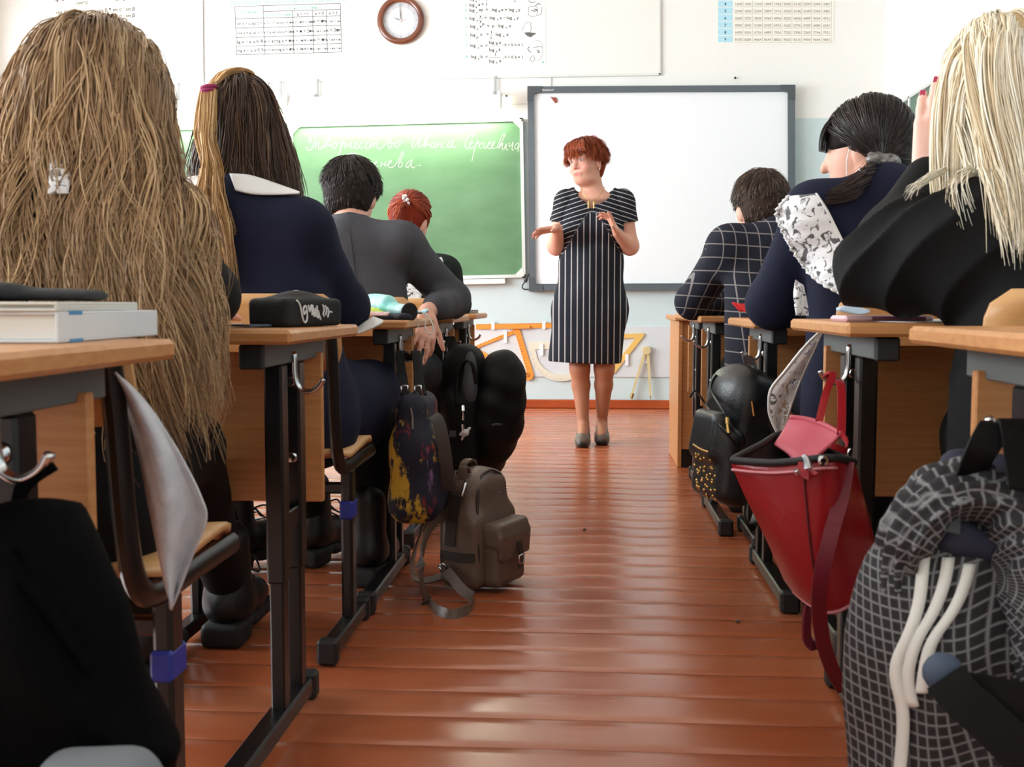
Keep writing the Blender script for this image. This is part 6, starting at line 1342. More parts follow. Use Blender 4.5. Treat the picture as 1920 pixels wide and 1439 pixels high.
def short_hair(hc, HR, s, col, seed, n=420, ln=.055, crown=(.0, -.35, .93), fr=1.0, per=7, rad=.0011, zmin=-.88, ymax=.55, stiff=.55, lift=.35, parent=None, capcol=(30, 24, 22), infl=.010, cutlow=-.085):
    rs = np.random.RandomState(seed); rt, nr, u = scalp(hc, HR, s, n, rs, zmin, ymax, infl * .5); rt = push_out(rt, [ell(A3(hc) + HR @ (np.array([0, -.04, -.02]) * s), np.array([.064, .055, .075]) * s, HR)], infl * .8); cw = np.array(crown); t = u - cw; t -= u * (t * u).sum(1)[:, None]; t /= np.maximum(np.linalg.norm(t, axis=1), 1e-6)[:, None]
    td = t @ HR.T; hdc = ell(A3(hc) + HR @ (np.array([0, -.012, .022]) * s), np.array([.074, .094, .092]) * s, HR)
    def f(P, q): d = td.copy(); d[:, 2] -= .5 * q; return d
    di = td * .8 + nr * lift; di /= np.linalg.norm(di, axis=1)[:, None]; G = grow(rt, di * (1 if True else 1), ln * (.8 + .5 * rs.rand(len(rt))) * fr * (.32 + .68 * np.clip((u[:, 2] + .05) / .6, 0, 1)), 8, f, [hdc, ell(A3(hc) + HR @ (np.array([0, -.04, -.02]) * s), np.array([.064, .055, .075]) * s, HR)], infl * .8, stiff)
    cuts = [rbox(A3(hc) + HR @ np.array([0, .135, -.07]), (.09, .07, .10), .02, HR), rbox(A3(hc) + HR @ np.array([0, 0, cutlow - .08]), (.13, .13, .08), .02, HR), rbox(A3(hc) + HR @ np.array([0, .05, -.05]), (.12, .055, .05), .02, HR)]
    cap('scalp_hair', hc, HR, s, infl, capcol, parent, cuts, .0045, (), .0012)
    hair_obj('hair', [strands(G, per, .0065, rad, hair_cols(*col), 0, 1, seed + 1, .5, .8, .003)], parent)
short_hair(hc, HR, 1.0, ((28, 22, 20), (50, 42, 38), (96, 86, 80)), 21, 900, .055, parent=pe, capcol=(38, 31, 28), infl=.013)
gl = MB(); gl.tube([at(712, 338, 3.62), at(716, 350, 3.68)], .002, 6).build('glasses_temple', M_hand, pe)

# ---- red-haired girl at the front ----------------------------------------------------------
rs = np.random.RandomState(9)
pe = thing('person', (-.72, 4.35, 0), 'red-haired girl with pearl hair tie half hidden behind the grey-suited boy', 'person')
hc = at(770, 415, 4.50); HR = frame(-.35, .45, 0); shL, shR, pel = V3((-.87, 4.40, .87)), V3((-.585, 4.40, .86)), V3((-.72, 4.30, .47))
elL, elR, wrL, wrR = V3((-.92, 4.52, .735)), V3((-.54, 4.52, .73)), V3((-.78, 4.66, .72)), V3((-.64, 4.66, .72))
body(pe, head_prims(hc, HR, .95) + [cone(hc + V3((0, -.03, -.05)), (shL + shR) / 2 + V3((0, .01, .03)), .05, .055)] + torso(shL, shR, pel, .065, .085, .09) + arm(shL, elL, wrL, (.045, .036, .032, .025)) + arm(shR, elR, wrR, (.045, .036, .032, .025)) + hand_prims(wrL, (.4, 1, 0), (0, 0, -1), 1)[0] + hand_prims(wrR, (-.4, 1, 0), (0, 0, -1), -1)[0], .006)
soft('dress', torso(shL, shR, pel, .078, .105, .11) + arm(shL, elL, wrL) + arm(shR, elR, wrR) + leg((-.8, 4.36, .49), (-.8, 4.74, .5), (-.8, 4.76, .1)) + leg((-.65, 4.36, .49), (-.63, 4.74, .5), (-.64, 4.76, .1)), .008, cloth('dress_dark_green', (24, 34, 32)), pe, .035, (.003, 26, 4))
boot(pe, (-.80, 4.77, .12), 0, 1, 0, False); boot(pe, (-.64, 4.77, .12), 0, 1, 0, False)
ribbon('apron_strap', [(757, 512), (752, 545), (758, 580)], [(778, 508), (792, 540), (786, 575)], 4.27, 4.27, M_lace, pe, 6, .003)
ribbon('apron_ruffle', [(820, 484), (824, 492), (826, 500)], [(828, 482), (831, 490), (830, 500)], 4.33, 4.33, M_white, pe, 4, .002)
redh = ((110, 34, 18), (156, 58, 30), (206, 104, 62)); tie = at(763, 377, 4.42); hd = ell(A3(hc) + HR @ np.array([0, -.012, .022]), np.array([.072, .09, .09]), HR)
rt, nr, u = scalp(hc, HR, .95, 130, rs, -.4, .4); T_ = np.linspace(0, 1, 14); G = rt[:, None, :] * (1 - T_)[None, :, None] + A3(tie)[None, None, :] * T_[None, :, None]
for k in range(1, 14): G[:, k] = push_out(G[:, k].copy(), [hd], .010)
tl = np.array([[list(at(a + rs.normal() * 3, b, Y_)) for a, b, Y_ in ((763, 377, 4.42), (752, 384, 4.38), (744, 400, 4.37), (742, 430, 4.36), (744, 470, 4.355), (746, 500, 4.35))] for _ in range(40)])
hair_obj('hair', [strands(G, 9, .008, .0014, hair_cols(*redh), 0, 1, 3, .5, 1.), strands(np.array([[list(p) for p in smoothline([V3(q) for q in g_], 3)] for g_ in tl]), 8, .008, .0014, hair_cols(*redh), .003, 2, 4, .5, .6)], pe)
cap('scalp_hair', hc, HR, .95, .008, (120, 40, 22), pe, [rbox(A3(hc) + HR @ np.array([0, .13, -.06]), (.09, .07, .10), .02, HR)], .006)
M_pearl = mat('pearl', rgb(232, 230, 226), .25)
for k in range(7):
    p = tie + V3((.012 * math.cos(k * 1.7) * (.5 + .1 * k), -.022, .016 * math.sin(k * 1.1) + .004)); MB().lathe([(.0005, -.007), (.005, -.005), (.007, 0), (.005, .005), (.0005, .007)], p, 10, 'z').build('pearl', M_pearl, pe, smooth=True)

# ---- hidden classmate beside the girl in navy ----------------------------------------------
pe = thing('person', (-1.34, 2.42, 0), 'classmate in black bent low over a desk, only black boots showing under it', 'person')
hc = V3((-1.30, 2.80, .93)); HR = frame(0, .8, 0); shL, shR, pel = V3((-1.48, 2.60, .83)), V3((-1.16, 2.60, .83)), V3((-1.33, 2.40, .47))
body(pe, head_prims(hc, HR, .97) + [cone(hc + V3((0, -.05, -.03)), (shL + shR) / 2, .05, .055)] + torso(shL, shR, pel, .065, .085, .09) + arm(shL, (-1.55, 2.76, .74), (-1.36, 2.95, .73)) + arm(shR, (-1.10, 2.76, .74), (-1.24, 2.95, .73)) + hand_prims((-1.36, 2.95, .73), (.4, 1, 0), (0, 0, -1), 1)[0] + hand_prims((-1.24, 2.95, .73), (-.4, 1, 0), (0, 0, -1), -1)[0], .0065)
soft('sweater', torso(shL, shR, pel) + arm(shL, (-1.55, 2.76, .74), (-1.38, 2.93, .73)) + arm(shR, (-1.10, 2.76, .74), (-1.22, 2.93, .73)) + leg((-1.42, 2.46, .48), (-1.42, 2.86, .49), (-1.3, 2.9, .15)) + leg((-1.25, 2.46, .48), (-1.12, 2.84, .49), (-.98, 2.88, .15)), .010, M_blackc, pe, .03)
short_hair(hc, HR, .97, ((40, 28, 22), (60, 44, 34), (90, 66, 50)), 31, 160, .06, parent=pe, capcol=(50, 36, 28), infl=.016, per=5)
boot(pe, (-.965, 2.90, .12), -.55); boot(pe, (-1.26, 2.92, .12), -.2)

# ---- boy in plaid jacket -------------------------------------------------------------------
rs = np.random.RandomState(12)
pe = thing('person', (.62, 3.42, 0), 'short-haired boy in dark plaid jacket with forearms on his desk', 'person')
hc = at(1424, 388, 3.60); HR = frame(.30, .15, 0); shL, shR, pel = V3((.435, 3.50, .905)), V3((.765, 3.50, .905)), V3((.62, 3.40, .47))
elL, elR, wrL, wrR = at(1300, 566, 3.72), V3((.85, 3.72, .745)), at(1372, 570, 3.82), V3((.70, 3.88, .735))
body(pe, head_prims(hc, HR, .96) + [cone(hc + V3((0, -.03, -.05)), (shL + shR) / 2 + V3((0, .01, .03)), .05, .056)] + torso(shL, shR, pel, .065, .085, .09) + arm(shL, elL, wrL, (.045, .036, .032, .025)) + arm(shR, elR, wrR, (.045, .036, .032, .025)) + hand_prims(wrL, (1, .5, 0), (0, 0, -1), 1)[0] + hand_prims(wrR, (-1, .5, 0), (0, 0, -1), -1)[0], .0055)
def check():
    m = cloth('jacket_plaid', (28, 29, 40)); nt = m.node_tree; b = nt.nodes['Principled BSDF']; g = nt.nodes.new('ShaderNodeAttribute'); g.attribute_name = 'Col'; sx = nt.nodes.new('ShaderNodeSeparateColor'); nt.links.new(g.outputs['Color'], sx.inputs[0]); o = []
    for ch in (0, 1):
        fr = nt.nodes.new('ShaderNodeMath'); fr.operation = 'FRACT'; nt.links.new(sx.outputs[ch], fr.inputs[0]); lt = nt.nodes.new('ShaderNodeMath'); lt.operation = 'LESS_THAN'; lt.inputs[1].default_value = .085; nt.links.new(fr.outputs[0], lt.inputs[0]); o.append(lt.outputs[0])
    mx = nt.nodes.new('ShaderNodeMath'); mx.operation = 'MAXIMUM'; nt.links.new(o[0], mx.inputs[0]); nt.links.new(o[1], mx.inputs[1]); v = nt.nodes.new('ShaderNodeMath'); v.operation = 'MULTIPLY'; v.inputs[1].default_value = .5; nt.links.new(mx.outputs[0], v.inputs[0])
    x = nt.nodes.new('ShaderNodeMix'); x.data_type = 'RGBA'; nt.links.new(v.outputs[0], x.inputs[0]); x.inputs[6].default_value = rgb(27, 28, 40); x.inputs[7].default_value = rgb(172, 164, 158); nt.links.new(x.outputs[2], b.inputs['Base Color']); return m
soft('jacket', torso(shL, shR, pel, .083, .105, .115) + [cone(shL + V3((.02, 0, .01)), shR + V3((-.02, 0, .01)), .055, .055, None, .04)] + arm(shL, elL, wrL, (.064, .056, .05, .042)) + arm(shR, elR, wrR, (.064, .056, .05, .042)), .006, check(), pe, .03, (.002, 24, 5), colors=lambda V: np.stack([(V[:, 0] * 1 + .25 * V[:, 1] + 10) / .036, (V[:, 2] + .08 * V[:, 0] + 5) / .041, V[:, 0] * 0], 1))
soft('jacket_collar', [cone(hc + V3((0, -.04, -.09)), (shL + shR) / 2 + V3((0, 0, .02)), .060, .08, None, .02)], .005, cloth('collar_navy', (26, 27, 38)), pe, .02, None, [rbox(hc + V3((0, -.03, -.05)), (.12, .12, .042), .004)])
soft('trousers', leg((.70, 3.44, .485), (.70, 3.84, .5), (.70, 3.88, .08), (.095, .07, .06)) + leg((.54, 3.44, .485), (.53, 3.84, .5), (.54, 3.88, .08), (.095, .07, .06)), .009, M_blackc, pe, .03)
boot(pe, (.70, 3.89, .12), 0, 1, 0, False); boot(pe, (.54, 3.89, .12), 0, 1, 0, False)
short_hair(hc, HR, .96, ((46, 34, 27), (74, 56, 45), (112, 90, 72)), 41, 900, .040, parent=pe, capcol=(60, 46, 38), infl=.010, cutlow=-.075)

# ---- dark-haired girl with the lace strap ---------------------------------------------------
rs = np.random.RandomState(14)
pe = thing('person', (.70, 2.50, 0), 'dark-haired girl in navy with white lace shoulder strap and silver scrunchie', 'person')
hc = at(1624, 280, 2.66); HR = frame(1.0, .12, -.03); shL, shR, pel = V3((.505, 2.52, .935)), V3((.815, 2.52, .945)), V3((.68, 2.46, .47))
elL, elR, wrL, wrR = at(1452, 570, 2.66), V3((.90, 2.72, .745)), V3((.56, 2.92, .725)), V3((.76, 2.93, .73))
body(pe, head_prims(hc, HR, .98) + [cone(A3(hc) + HR @ np.array([0, -.03, -.05]), (shL + shR) / 2 + V3((-.01, .01, .03)), .048, .056)] + torso(shL, shR, pel, .065, .085, .09) + arm(shL, elL, wrL, (.045, .036, .032, .025)) + arm(shR, elR, wrR, (.045, .036, .032, .025)) + hand_prims(wrL, (.4, 1, 0), (0, 0, -1), 1)[0] + hand_prims(wrR, (-.4, 1, 0), (0, 0, -1), -1)[0], .0055)
soft('dress', torso(shL, shR, pel, .080, .105, .112) + arm(shL, elL, wrL, (.062, .060, .05, .04)) + arm(shR, elR, wrR, (.062, .056, .05, .04)) + [cone((.60, 2.48, .50), (.60, 2.88, .49), .105, .085, None, .06), cone((.76, 2.48, .50), (.76, 2.88, .49), .105, .085, None, .06), cone((.585, 2.44, .50), (.58, 2.50, .36), .075, .07, None, .05)], .0065, M_navy, pe, .035, (.0028, 24, 17))
soft('leggings', leg((.60, 2.5, .45), (.60, 2.88, .45), (.62, 2.90, .15), (.07, .06, .045)) + leg((.76, 2.5, .45), (.76, 2.88, .45), (.76, 2.9, .15), (.07, .06, .045)), .008, M_blackc, pe, .03)
boot(pe, (.62, 2.92, .12), 0); boot(pe, (.76, 2.92, .12), 0)
# broad lace shoulder strap with scalloped edge
DV = verts_of([o for o in pe.children if o.name.startswith('dress')][0])
A_ = smoothline([V3((p[0], p[1], 0)) for p in ((1532, 362), (1552, 390), (1570, 425), (1590, 465), (1612, 510), (1634, 555))], 8); B_ = smoothline([V3((p[0], p[1], 0)) for p in ((1476, 368), (1452, 398), (1466, 440), (1492, 485), (1526, 525), (1575, 552))], 8); rows = []
for i, (p, q) in enumerate(zip(A_, B_)):
    row = []
    for j in range(15):
        u_ = j / 14; sc_ = 1 + (.04 * math.sin(i * 2.2) if j == 14 else 0); row.append(surf_at(DV, p.x + (q.x - p.x) * u_ * sc_, p.y + (q.y - p.y) * u_ * sc_, .012 + .010 * u_ + .004 * math.sin(i * 1.1) * u_, .012, 2.47))
    rows.append(row)
rows = relax(rows, 2)
MB().grid(rows).build('lace_strap', M_lace, pe, smooth=True, solid=.0015)
MB().grid([[r[k] + V3((0, -.002, 0)) for k in (0, 1)] for r in rows]).build('strap_hem', M_white, pe, smooth=True, solid=.002)
sc_m = MB(); 
for i in range(0, len(rows), 2): sc_m.tube([rows[i][13] + V3((0, -.003, 0)), rows[min(i + 1, len(rows) - 1)][14] + V3((0, -.003, 0)), rows[min(i + 2, len(rows) - 1)][13] + V3((0, -.003, 0))], .0035, 6)
sc_m.build('scalloped_edge', M_white, pe, smooth=True)
ribbon('sash_tail', [(1540, 618), (1508, 648), (1470, 695), (1444, 730), (1440, 765), (1446, 790), (1458, 815)], [(1543, 622), (1524, 665), (1508, 700), (1494, 735), (1482, 770), (1474, 795), (1466, 817)], 2.36, 2.40, M_lace, pe, 9, .008); ribbon('sash_edge', [(1541, 620), (1521, 665), (1505, 700), (1491, 735), (1479, 770), (1472, 795), (1463, 817)], [(1543, 622), (1524, 665), (1508, 700), (1494, 735), (1482, 770), (1475, 795), (1466, 817)], 2.39, 2.395, M_white, pe, 3, .002)
ribbon('sash_edge', [(1540, 618), (1508, 648), (1470, 695), (1443, 730), (1439, 765), (1445, 790), (1457, 815)], [(1541, 620), (1511, 651), (1474, 698), (1448, 732), (1444, 765), (1450, 790), (1461, 816)], 2.355, 2.358, M_white, pe, 3, .002)
ribbon('apron_bow', [(1492, 525), (1488, 550), (1492, 592)], [(1506, 535), (1512, 560), (1516, 592)], 2.40, 2.42, M_lace, pe, 6, .01)
dark = hair_cols((22, 16, 15), (38, 28, 26), (72, 56, 50), 0); tie = at(1655, 306, 2.56); hd = ell(A3(hc) + HR @ np.array([0, -.012, .022]), np.array([.073, .092, .09]), HR); hd2 = ell(A3(hc) + HR @ np.array([0, -.045, -.02]), np.array([.06, .05, .07]), HR)
rt, nr, u = scalp(hc, HR, .98, 260, rs, -.5, .5); T_ = np.linspace(0, 1, 18); G = rt[:, None, :] * (1 - T_)[None, :, None] + A3(tie)[None, None, :] * T_[None, :, None]
for k in range(1, 18): G[:, k] = push_out(G[:, k].copy(), [hd, hd2], .011 * (1 - .2 * T_[k]))
tl = []
for k in range(70):
    a, b = rs.normal(), rs.normal(); pts = [(1655, 306, 2.56), (1640, 326, 2.50), (1618, 340, 2.46), (1594, 350, 2.445), (1566, 360, 2.44)]
    tl.append([list(p) for p in smoothline([at(x_, y_, Y_) + V3((a * .003 * q, b * .003 * q, (a * .006 if q < 4 else a * .004) * min(q, 2) + .003 * b)) for q, (x_, y_, Y_) in enumerate(pts)], 4)])
fr_ = []
for k in range(46):   # fringe
    x_ = rs.uniform(-1, 1); fr_.append([list(V3(p)) for p in push_out(np.array([list(q) for q in smoothline([V3(A3(hc) + HR @ np.array([.05 * x_, .035 + .02 * rs.rand(), .085])), V3(A3(hc) + HR @ np.array([.056 * x_, .070, .066])), V3(A3(hc) + HR @ np.array([.060 * x_, .084, .040])), V3(A3(hc) + HR @ np.array([.062 * x_, .090, .008]))], 4)]), [hd], .012)])
hair_obj('hair', [strands(G, 13, .007, .0011, dark, 0, 1, 3, .4, 1.0), strands(np.array(tl), 13, .007, .0011, hair_cols((34, 22, 18), (54, 36, 30), (84, 62, 52)), .003, 1.5, 4, .5, .6, .004), strands(np.array(fr_), 9, .006, .0011, dark, 0, 1, 6, .6, .8)], pe)
cap('scalp_hair', hc, HR, .98, .009, (28, 21, 19), pe, [rbox(A3(hc) + HR @ np.array([0, .145, -.08]), (.09, .07, .10), .02, HR), rbox(A3(hc) + HR @ np.array([0, .06, -.075]), (.12, .062, .078), .02, HR)], .005)
V, F = blend([cone(tie + V3((-.022, -.01, .008)), tie + V3((.018, -.02, -.012)), .018, .017), ell(tie + V3((.012, -.02, .0)), (.02, .016, .02))], .003, .01); V = ripple(V, F, .0035, 190, 3); mesh_np('scrunchie', V, F, mat('scrunchie_silver', rgb(150, 146, 142), .4, vary=rgb(60, 56, 56), vscale=70, metal=.3), pe)
ew = lambda x, y, z: V3(A3(hc) + HR @ np.array([x, y, z]))
MB().grid([[ew(-.066 + .022 * i, .030 + .020 * i - .004 * i * i, -.100 - .010 * j - .004 * i) for i in range(5)] for j in range(4)]).build('face_mask', M_mask, pe, smooth=True, solid=.0015)
MB().tube(smoothline([ew(-.076, .005, .012), ew(-.078, .022, -.03), ew(-.070, .03, -.10)], 5), .0014, 6).build('mask_loop', M_pg, pe, smooth=True)
MB().tube(smoothline([ew(-.082, -.008, -.05), ew(-.084, -.008, -.08), ew(-.083, -.002, -.10)], 4), .0022, 6).build('earring', M_chrome, pe, smooth=True)

# ---- platinum blonde girl in black hoodie ----------------------------------------------------
rs = np.random.RandomState(16)
pe = thing('person', (.76, 1.72, 0), 'platinum blonde girl in black hoodie with her hand at her face', 'person')
hc = at(1868, 172, 1.88); HR = frame(.1, .1, 0); shL, shR, pel = V3((.615, 1.74, .845)), V3((.90, 1.74, .85)), V3((.76, 1.70, .47))
elL, elR, wrL, wrR = at(1634, 516, 1.80), V3((1.0, 1.92, .76)), at(1748, 325, 1.93), V3((.86, 2.06, .74))
hp, tips = hand_prims(at(1744, 318, 1.93), (.10, .02, .98), (.45, .89, -.05), -1, curl=(.12, .18, .15), spread=.05, s=1.02, thumb=(.5, .6))
body(pe, head_prims(hc, HR, .97) + [cone(hc + V3((0, -.03, -.06)), (shL + shR) / 2 + V3((0, .01, .03)), .05, .056)] + torso(shL, shR, pel, .065, .085, .09) + arm(shL, elL, wrL, (.045, .036, .032, .026)) + arm(shR, elR, wrR, (.045, .036, .032, .025)), .007, colf=lambda V: np.tile(lc(238, 190, 172), (len(V), 1)))
bd = pe.children[0]; Vh, Fh = blend(hp + [cone(wrL, at(1735, 345, 1.92), .027, .028)] + hand_prims(wrR, (-.3, 1, 0), (0, 0, -1), -1)[0], .0028, .01)
me = bd.data; n0 = len(me.vertices)   # the finely modelled hand joins the same body mesh
V0 = np.zeros(n0 * 3, dtype=np.float32); me.vertices.foreach_get('co', V0); V0 = V0.reshape(-1, 3) + np.array(base_of(pe)); F0 = np.zeros(len(me.loops), dtype=np.int32); me.loops.foreach_get('vertex_index', F0); F0 = F0.reshape(-1, 4)
bpy.data.objects.remove(bd); VV = np.concatenate([V0, Vh]); mesh_np('body', VV, np.concatenate([F0, Fh + n0]), M_skin, pe, True, np.tile(lc(240, 194, 178), (len(VV), 1)))
for p, d_, nn_ in tips[:4]:
    z_ = V3(nn_).normalized(); y_ = V3(d_).normalized(); x_ = y_.cross(z_); M4 = Matrix(((x_.x, y_.x, z_.x, p[0] - d_[0] * .004 + nn_[0] * .0058), (x_.y, y_.y, z_.y, p[1] - d_[1] * .004 + nn_[1] * .0058), (x_.z, y_.z, z_.z, p[2] - d_[2] * .004 + nn_[2] * .0058), (0, 0, 0, 1)))
    MB().box((-.0045, -.007, -.001), (.0045, .007, .0016), .0012, M4).build('fingernail', mat('nail_pink', rgb(170, 48, 84), .25), pe)
V, F = blend(torso(shL, shR, pel, .088, .112, .118) + [cone(shL + V3((0, 0, .01)), shL.lerp(elL, .5) + V3((-.0, -.01, .0)), .066, .070, None, .05), cone(shL.lerp(elL, .5), elL + V3((0, 0, .006)), .070, .055, None, .05), cone(elL + V3((0, 0, .0)), elL.lerp(wrL, .35) + V3((.0, .0, .0)), .054, .056, None, .04), cone(elL.lerp(wrL, .35), elL.lerp(wrL, .92), .058, .04, None, .03), cone(elL + V3((.07, -.02, -.012)), pel + V3((-.03, 0, .30)), .04, .07, None, .06)] + arm(shR, elR, wrR, (.07, .062, .055, .045)), .006, .035)
w_ = np.clip(1 - np.linalg.norm(V - A3(shL.lerp(elL, .65)), axis=1) / .22, 0, 1); ax_ = A3((elL - shL).normalized()); pr2 = np.array([ax_[2], .25, -ax_[0]])
V = V + normals(V, F) * ((1 - 2 * np.abs(np.sin((V - A3(elL)) @ pr2 * 40 + (V @ ax_) * 9 + 1.5 * np.sin(V[:, 1] * 18))) ** .7) * .012 * w_)[:, None]; V = ripple(V, F, .0025, 24, 9); mesh_np('hoodie', V, F, M_hood, pe)
soft('trousers', leg((.86, 1.74, .485), (.90, 2.02, .49), (.86, 2.04, .1), (.10, .07, .05)) + leg((.70, 1.74, .485), (.72, 2.02, .49), (.72, 2.06, .1), (.095, .075, .05)) + [cone((.70, 1.72, .52), (.84, 1.72, .52), .105, .105)], .008, M_blackc, pe, .04)
boot(pe, (.72, 2.07, .12), 0); boot(pe, (.86, 2.05, .12), 0)
plat = hair_cols((236, 210, 168), (250, 238, 212), (255, 251, 242), 0)
coll = [ell(A3(hc) + HR @ np.array([0, -.012, .022]), np.array([.074, .094, .092]), HR), ell(A3(hc) + HR @ np.array([0, .02, -.03]), np.array([.062, .072, .085]), HR)] + [('c', c_[1], c_[2], c_[3] + .030, c_[4] + .030, c_[5], c_[6]) for c_ in torso(shL, shR, pel, .09, .112, .118)]
rt, nr, u = scalp(hc, HR, .97, 230, rs, -.4, .35); off = np.stack([u[:, 0] * .084 + rs.normal(size=len(u)) * .010, u[:, 1] * .05 - .275], 1)
def fld3(P, s):
    t = np.stack([hc.x + off[:, 0] * (1 + .12 * s), hc.y + off[:, 1] * np.where(u[:, 0] < -.75, .35, 1) * min(1, .35 + .75 * s)], 1); d = np.zeros_like(P); d[:, :2] = np.clip((t - P[:, :2]) * 8, -.6, .6); d[:, 2] = -1; return d
di = nr * .25 + np.stack([np.sign(u[:, 0]) * .35, -.35 + 0 * u[:, 0], 0 * u[:, 0]], 1); di /= np.linalg.norm(di, axis=1)[:, None]
G = grow(rt, di, .345 + u[:, 2] * .10 + rs.rand(len(u)) * .05, 28, fld3, coll, .008, .38)
parts = [strands(G, 17, .010, .0013, plat, .004, 1.3, 3, .16, .6, .006, lens=.16)]
tl = []
for k in range(6):
    a = rs.normal() * .6; tl.append([list(p) for p in smoothline([at(1775, 318, 1.80) + V3((0, 0, a * .006)), at(1760, 326, 1.77) + V3((0, 0, a * .006)), at(1738, 336, 1.75) + V3((0, 0, a * .006)), at(1712 + 8 * a, 352, 1.73), at(1700 + 12 * a, 372, 1.72)], 4)])
parts.append(strands(np.array(tl), 8, .006, .0007, plat, 0, 1, 5, .2, .4, .004, lens=.4))
hair_obj('hair', parts, pe); cap('scalp_hair', hc, HR, .97, .008, (214, 184, 140), pe, [rbox(A3(hc) + HR @ np.array([0, .13, -.06]), (.09, .07, .10), .02, HR)], .006)
# ---- the woman standing in front of the whiteboard --------------------------------------------
pe = thing('person', (.01, 5.72, 0), 'red-haired woman in dark pinstriped dress standing before the whiteboard', 'person')
YT = 5.72; T_ = lambda a, b, d=0.0: at(a, b, YT + d)
hc = T_(1099, 304, -.01); HR = frame(2.50, .06, .10); hs = .97; g = lambda x, y, z: A3(hc) + HR @ (np.array([x, y, z]) * hs)
shL, shR = T_(1166, 379), T_(1063, 380)          # her left is on the right of the photo
elL, elR, wrL, wrR = T_(1181, 462, .0), T_(1043, 462, .0), T_(1157, 437, -.15), T_(1046, 428, -.17)
hL, tipL = hand_prims(wrL, (-.42, -.45, .80), (-.80, -.15, -.45), 1, per=[(.0, .1, .1), (.25, .35, .3), (.45, .5, .4), (.55, .6, .4)], spread=.26, s=.98, thumb=(1.0, .3))
hR, tipR = hand_prims(wrR, (-.80, -.45, -.16), (.25, -.2, -.9), 1, per=[(.0, .15, .1), (.1, .2, .15), (.15, .25, .2), (.25, .3, .25)], spread=.16, s=.98, thumb=(1.0, .45))
kL, kR, aL, aR, hpL, hpR = T_(1133, 690), T_(1087, 690), T_(1128, 793, .06), T_(1094, 797, -.02), T_(1130, 560), T_(1082, 560)
face = [ell(g(0, -.012, .022), np.array([.075, .094, .092]) * hs, HR), ell(g(0, .022, -.035), np.array([.064, .070, .076]) * hs, HR, .03), ell(g(0, .042, -.083), np.array([.046, .046, .034]) * hs, HR, .025), ell(g(0, .02, -.098), np.array([.05, .05, .024]) * hs, HR, .03),
        cone(g(0, .086, .004), g(0, .106, -.030), .0075, .0125, None, .010), ell(g(-.014, .092, -.034), (.009, .009, .007), HR, .006), ell(g(.014, .092, -.034), (.009, .009, .007), HR, .006), ell(g(-.036, .062, -.038), (.024, .024, .024), HR, .02), ell(g(.036, .062, -.038), (.024, .024, .024), HR, .02),
        cone(g(-.045, .074, .022), g(.045, .074, .022), .014, .014, None, .02), cone(g(-.020, .086, -.062), g(.020, .086, -.062), .0075, .0075, None, .008), cone(g(-.016, .086, -.071), g(.016, .086, -.071), .008, .008, None, .008)]
for q in (-1, 1): face.append(ell(g(.077 * q, -.008, -.020), (.010, .019, .031), HR @ np.array(Matrix.Rotation(-.35 * q, 3, 'Z')), .006))
sock = [ell(g(q * .031, .098, .002), (.017, .014, .010), HR) for q in (-1, 1)]
def tcol(V):
    L_ = (V - A3(hc)) @ HR / hs; C = np.tile(lc(216, 160, 138), (len(V), 1)); 
    tights = V[:, 2] < .62; C[tights] = lc(176, 120, 92)
    def spot(cx, cy, cz, rx, rz, col, fy=.04, a=1.0):
        w = np.exp(-(((L_[:, 0] - cx) / rx) ** 2 + ((L_[:, 2] - cz) / rz) ** 2) ** 2) * (L_[:, 1] > fy) * (np.abs(L_).max(1) < .16); C[:] = C * (1 - a * w[:, None]) + lc(*col) * (a * w[:, None])
    spot(0, 0, -.066, .024, .011, (176, 86, 84)); spot(.036, 0, -.03, .028, .024, (226, 150, 134), a=.6); spot(-.036, 0, -.03, .028, .024, (226, 150, 134), a=.6)
    for q in (-1, 1): spot(.033 * q, 0, .024, .021, .0045, (132, 86, 62), a=.75); spot(.031 * q, 0, .004, .016, .005, (120, 84, 72), a=.7)
    spot(0, 0, -.032, .014, .008, (214, 140, 126), .09, .6)
    return C
Vb, Fb = blend(face + [cone(g(0, -.025, -.06), T_(1113, 364, .02), .050, .056, None, .03), ell(T_(1113, 374, .005), (.125, .07, .035), None, .05), cone(shL, shR, .045), cone(T_(1112, 395, .02), T_(1110, 560, .03), .075, .09)] + arm(shL, elL, wrL, (.050, .043, .04, .024)) + arm(shR, elR, wrR, (.050, .043, .04, .024)) + hL + hR
               + [cone(hpL, kL, .085, .05), cone(kL, T_(1132, 722, .03), .047, .048, None, .03), cone(T_(1132, 722, .03), aL, .047, .027), cone(hpR, kR, .085, .05), cone(kR, T_(1089, 722, .02), .047, .048, None, .03), cone(T_(1089, 722, .02), aR, .047, .027)]
               + [cone(aL, T_(1128, 818, -.06), .03, .026), cone(aR, T_(1092, 823, -.13), .03, .026)], .0042, .014, sock, .006)
mesh_np('body', Vb, Fb, M_skin, pe, True, tcol(Vb))
M_eye = mat('eye_white', rgb(226, 220, 216), .2); M_iris = mat('iris_grey', rgb(70, 74, 78), .2)
for q in (-1, 1):
    ey = soft('eye', [ell(g(.031 * q, .083, .002), (.0125, .010, .0062), HR)], .002, M_eye, pe, .002)
    soft('iris', [ell(g(.031 * q - .002, .0915, .0015), (.0052, .003, .0052), HR)], .0014, M_iris, ey, .001)
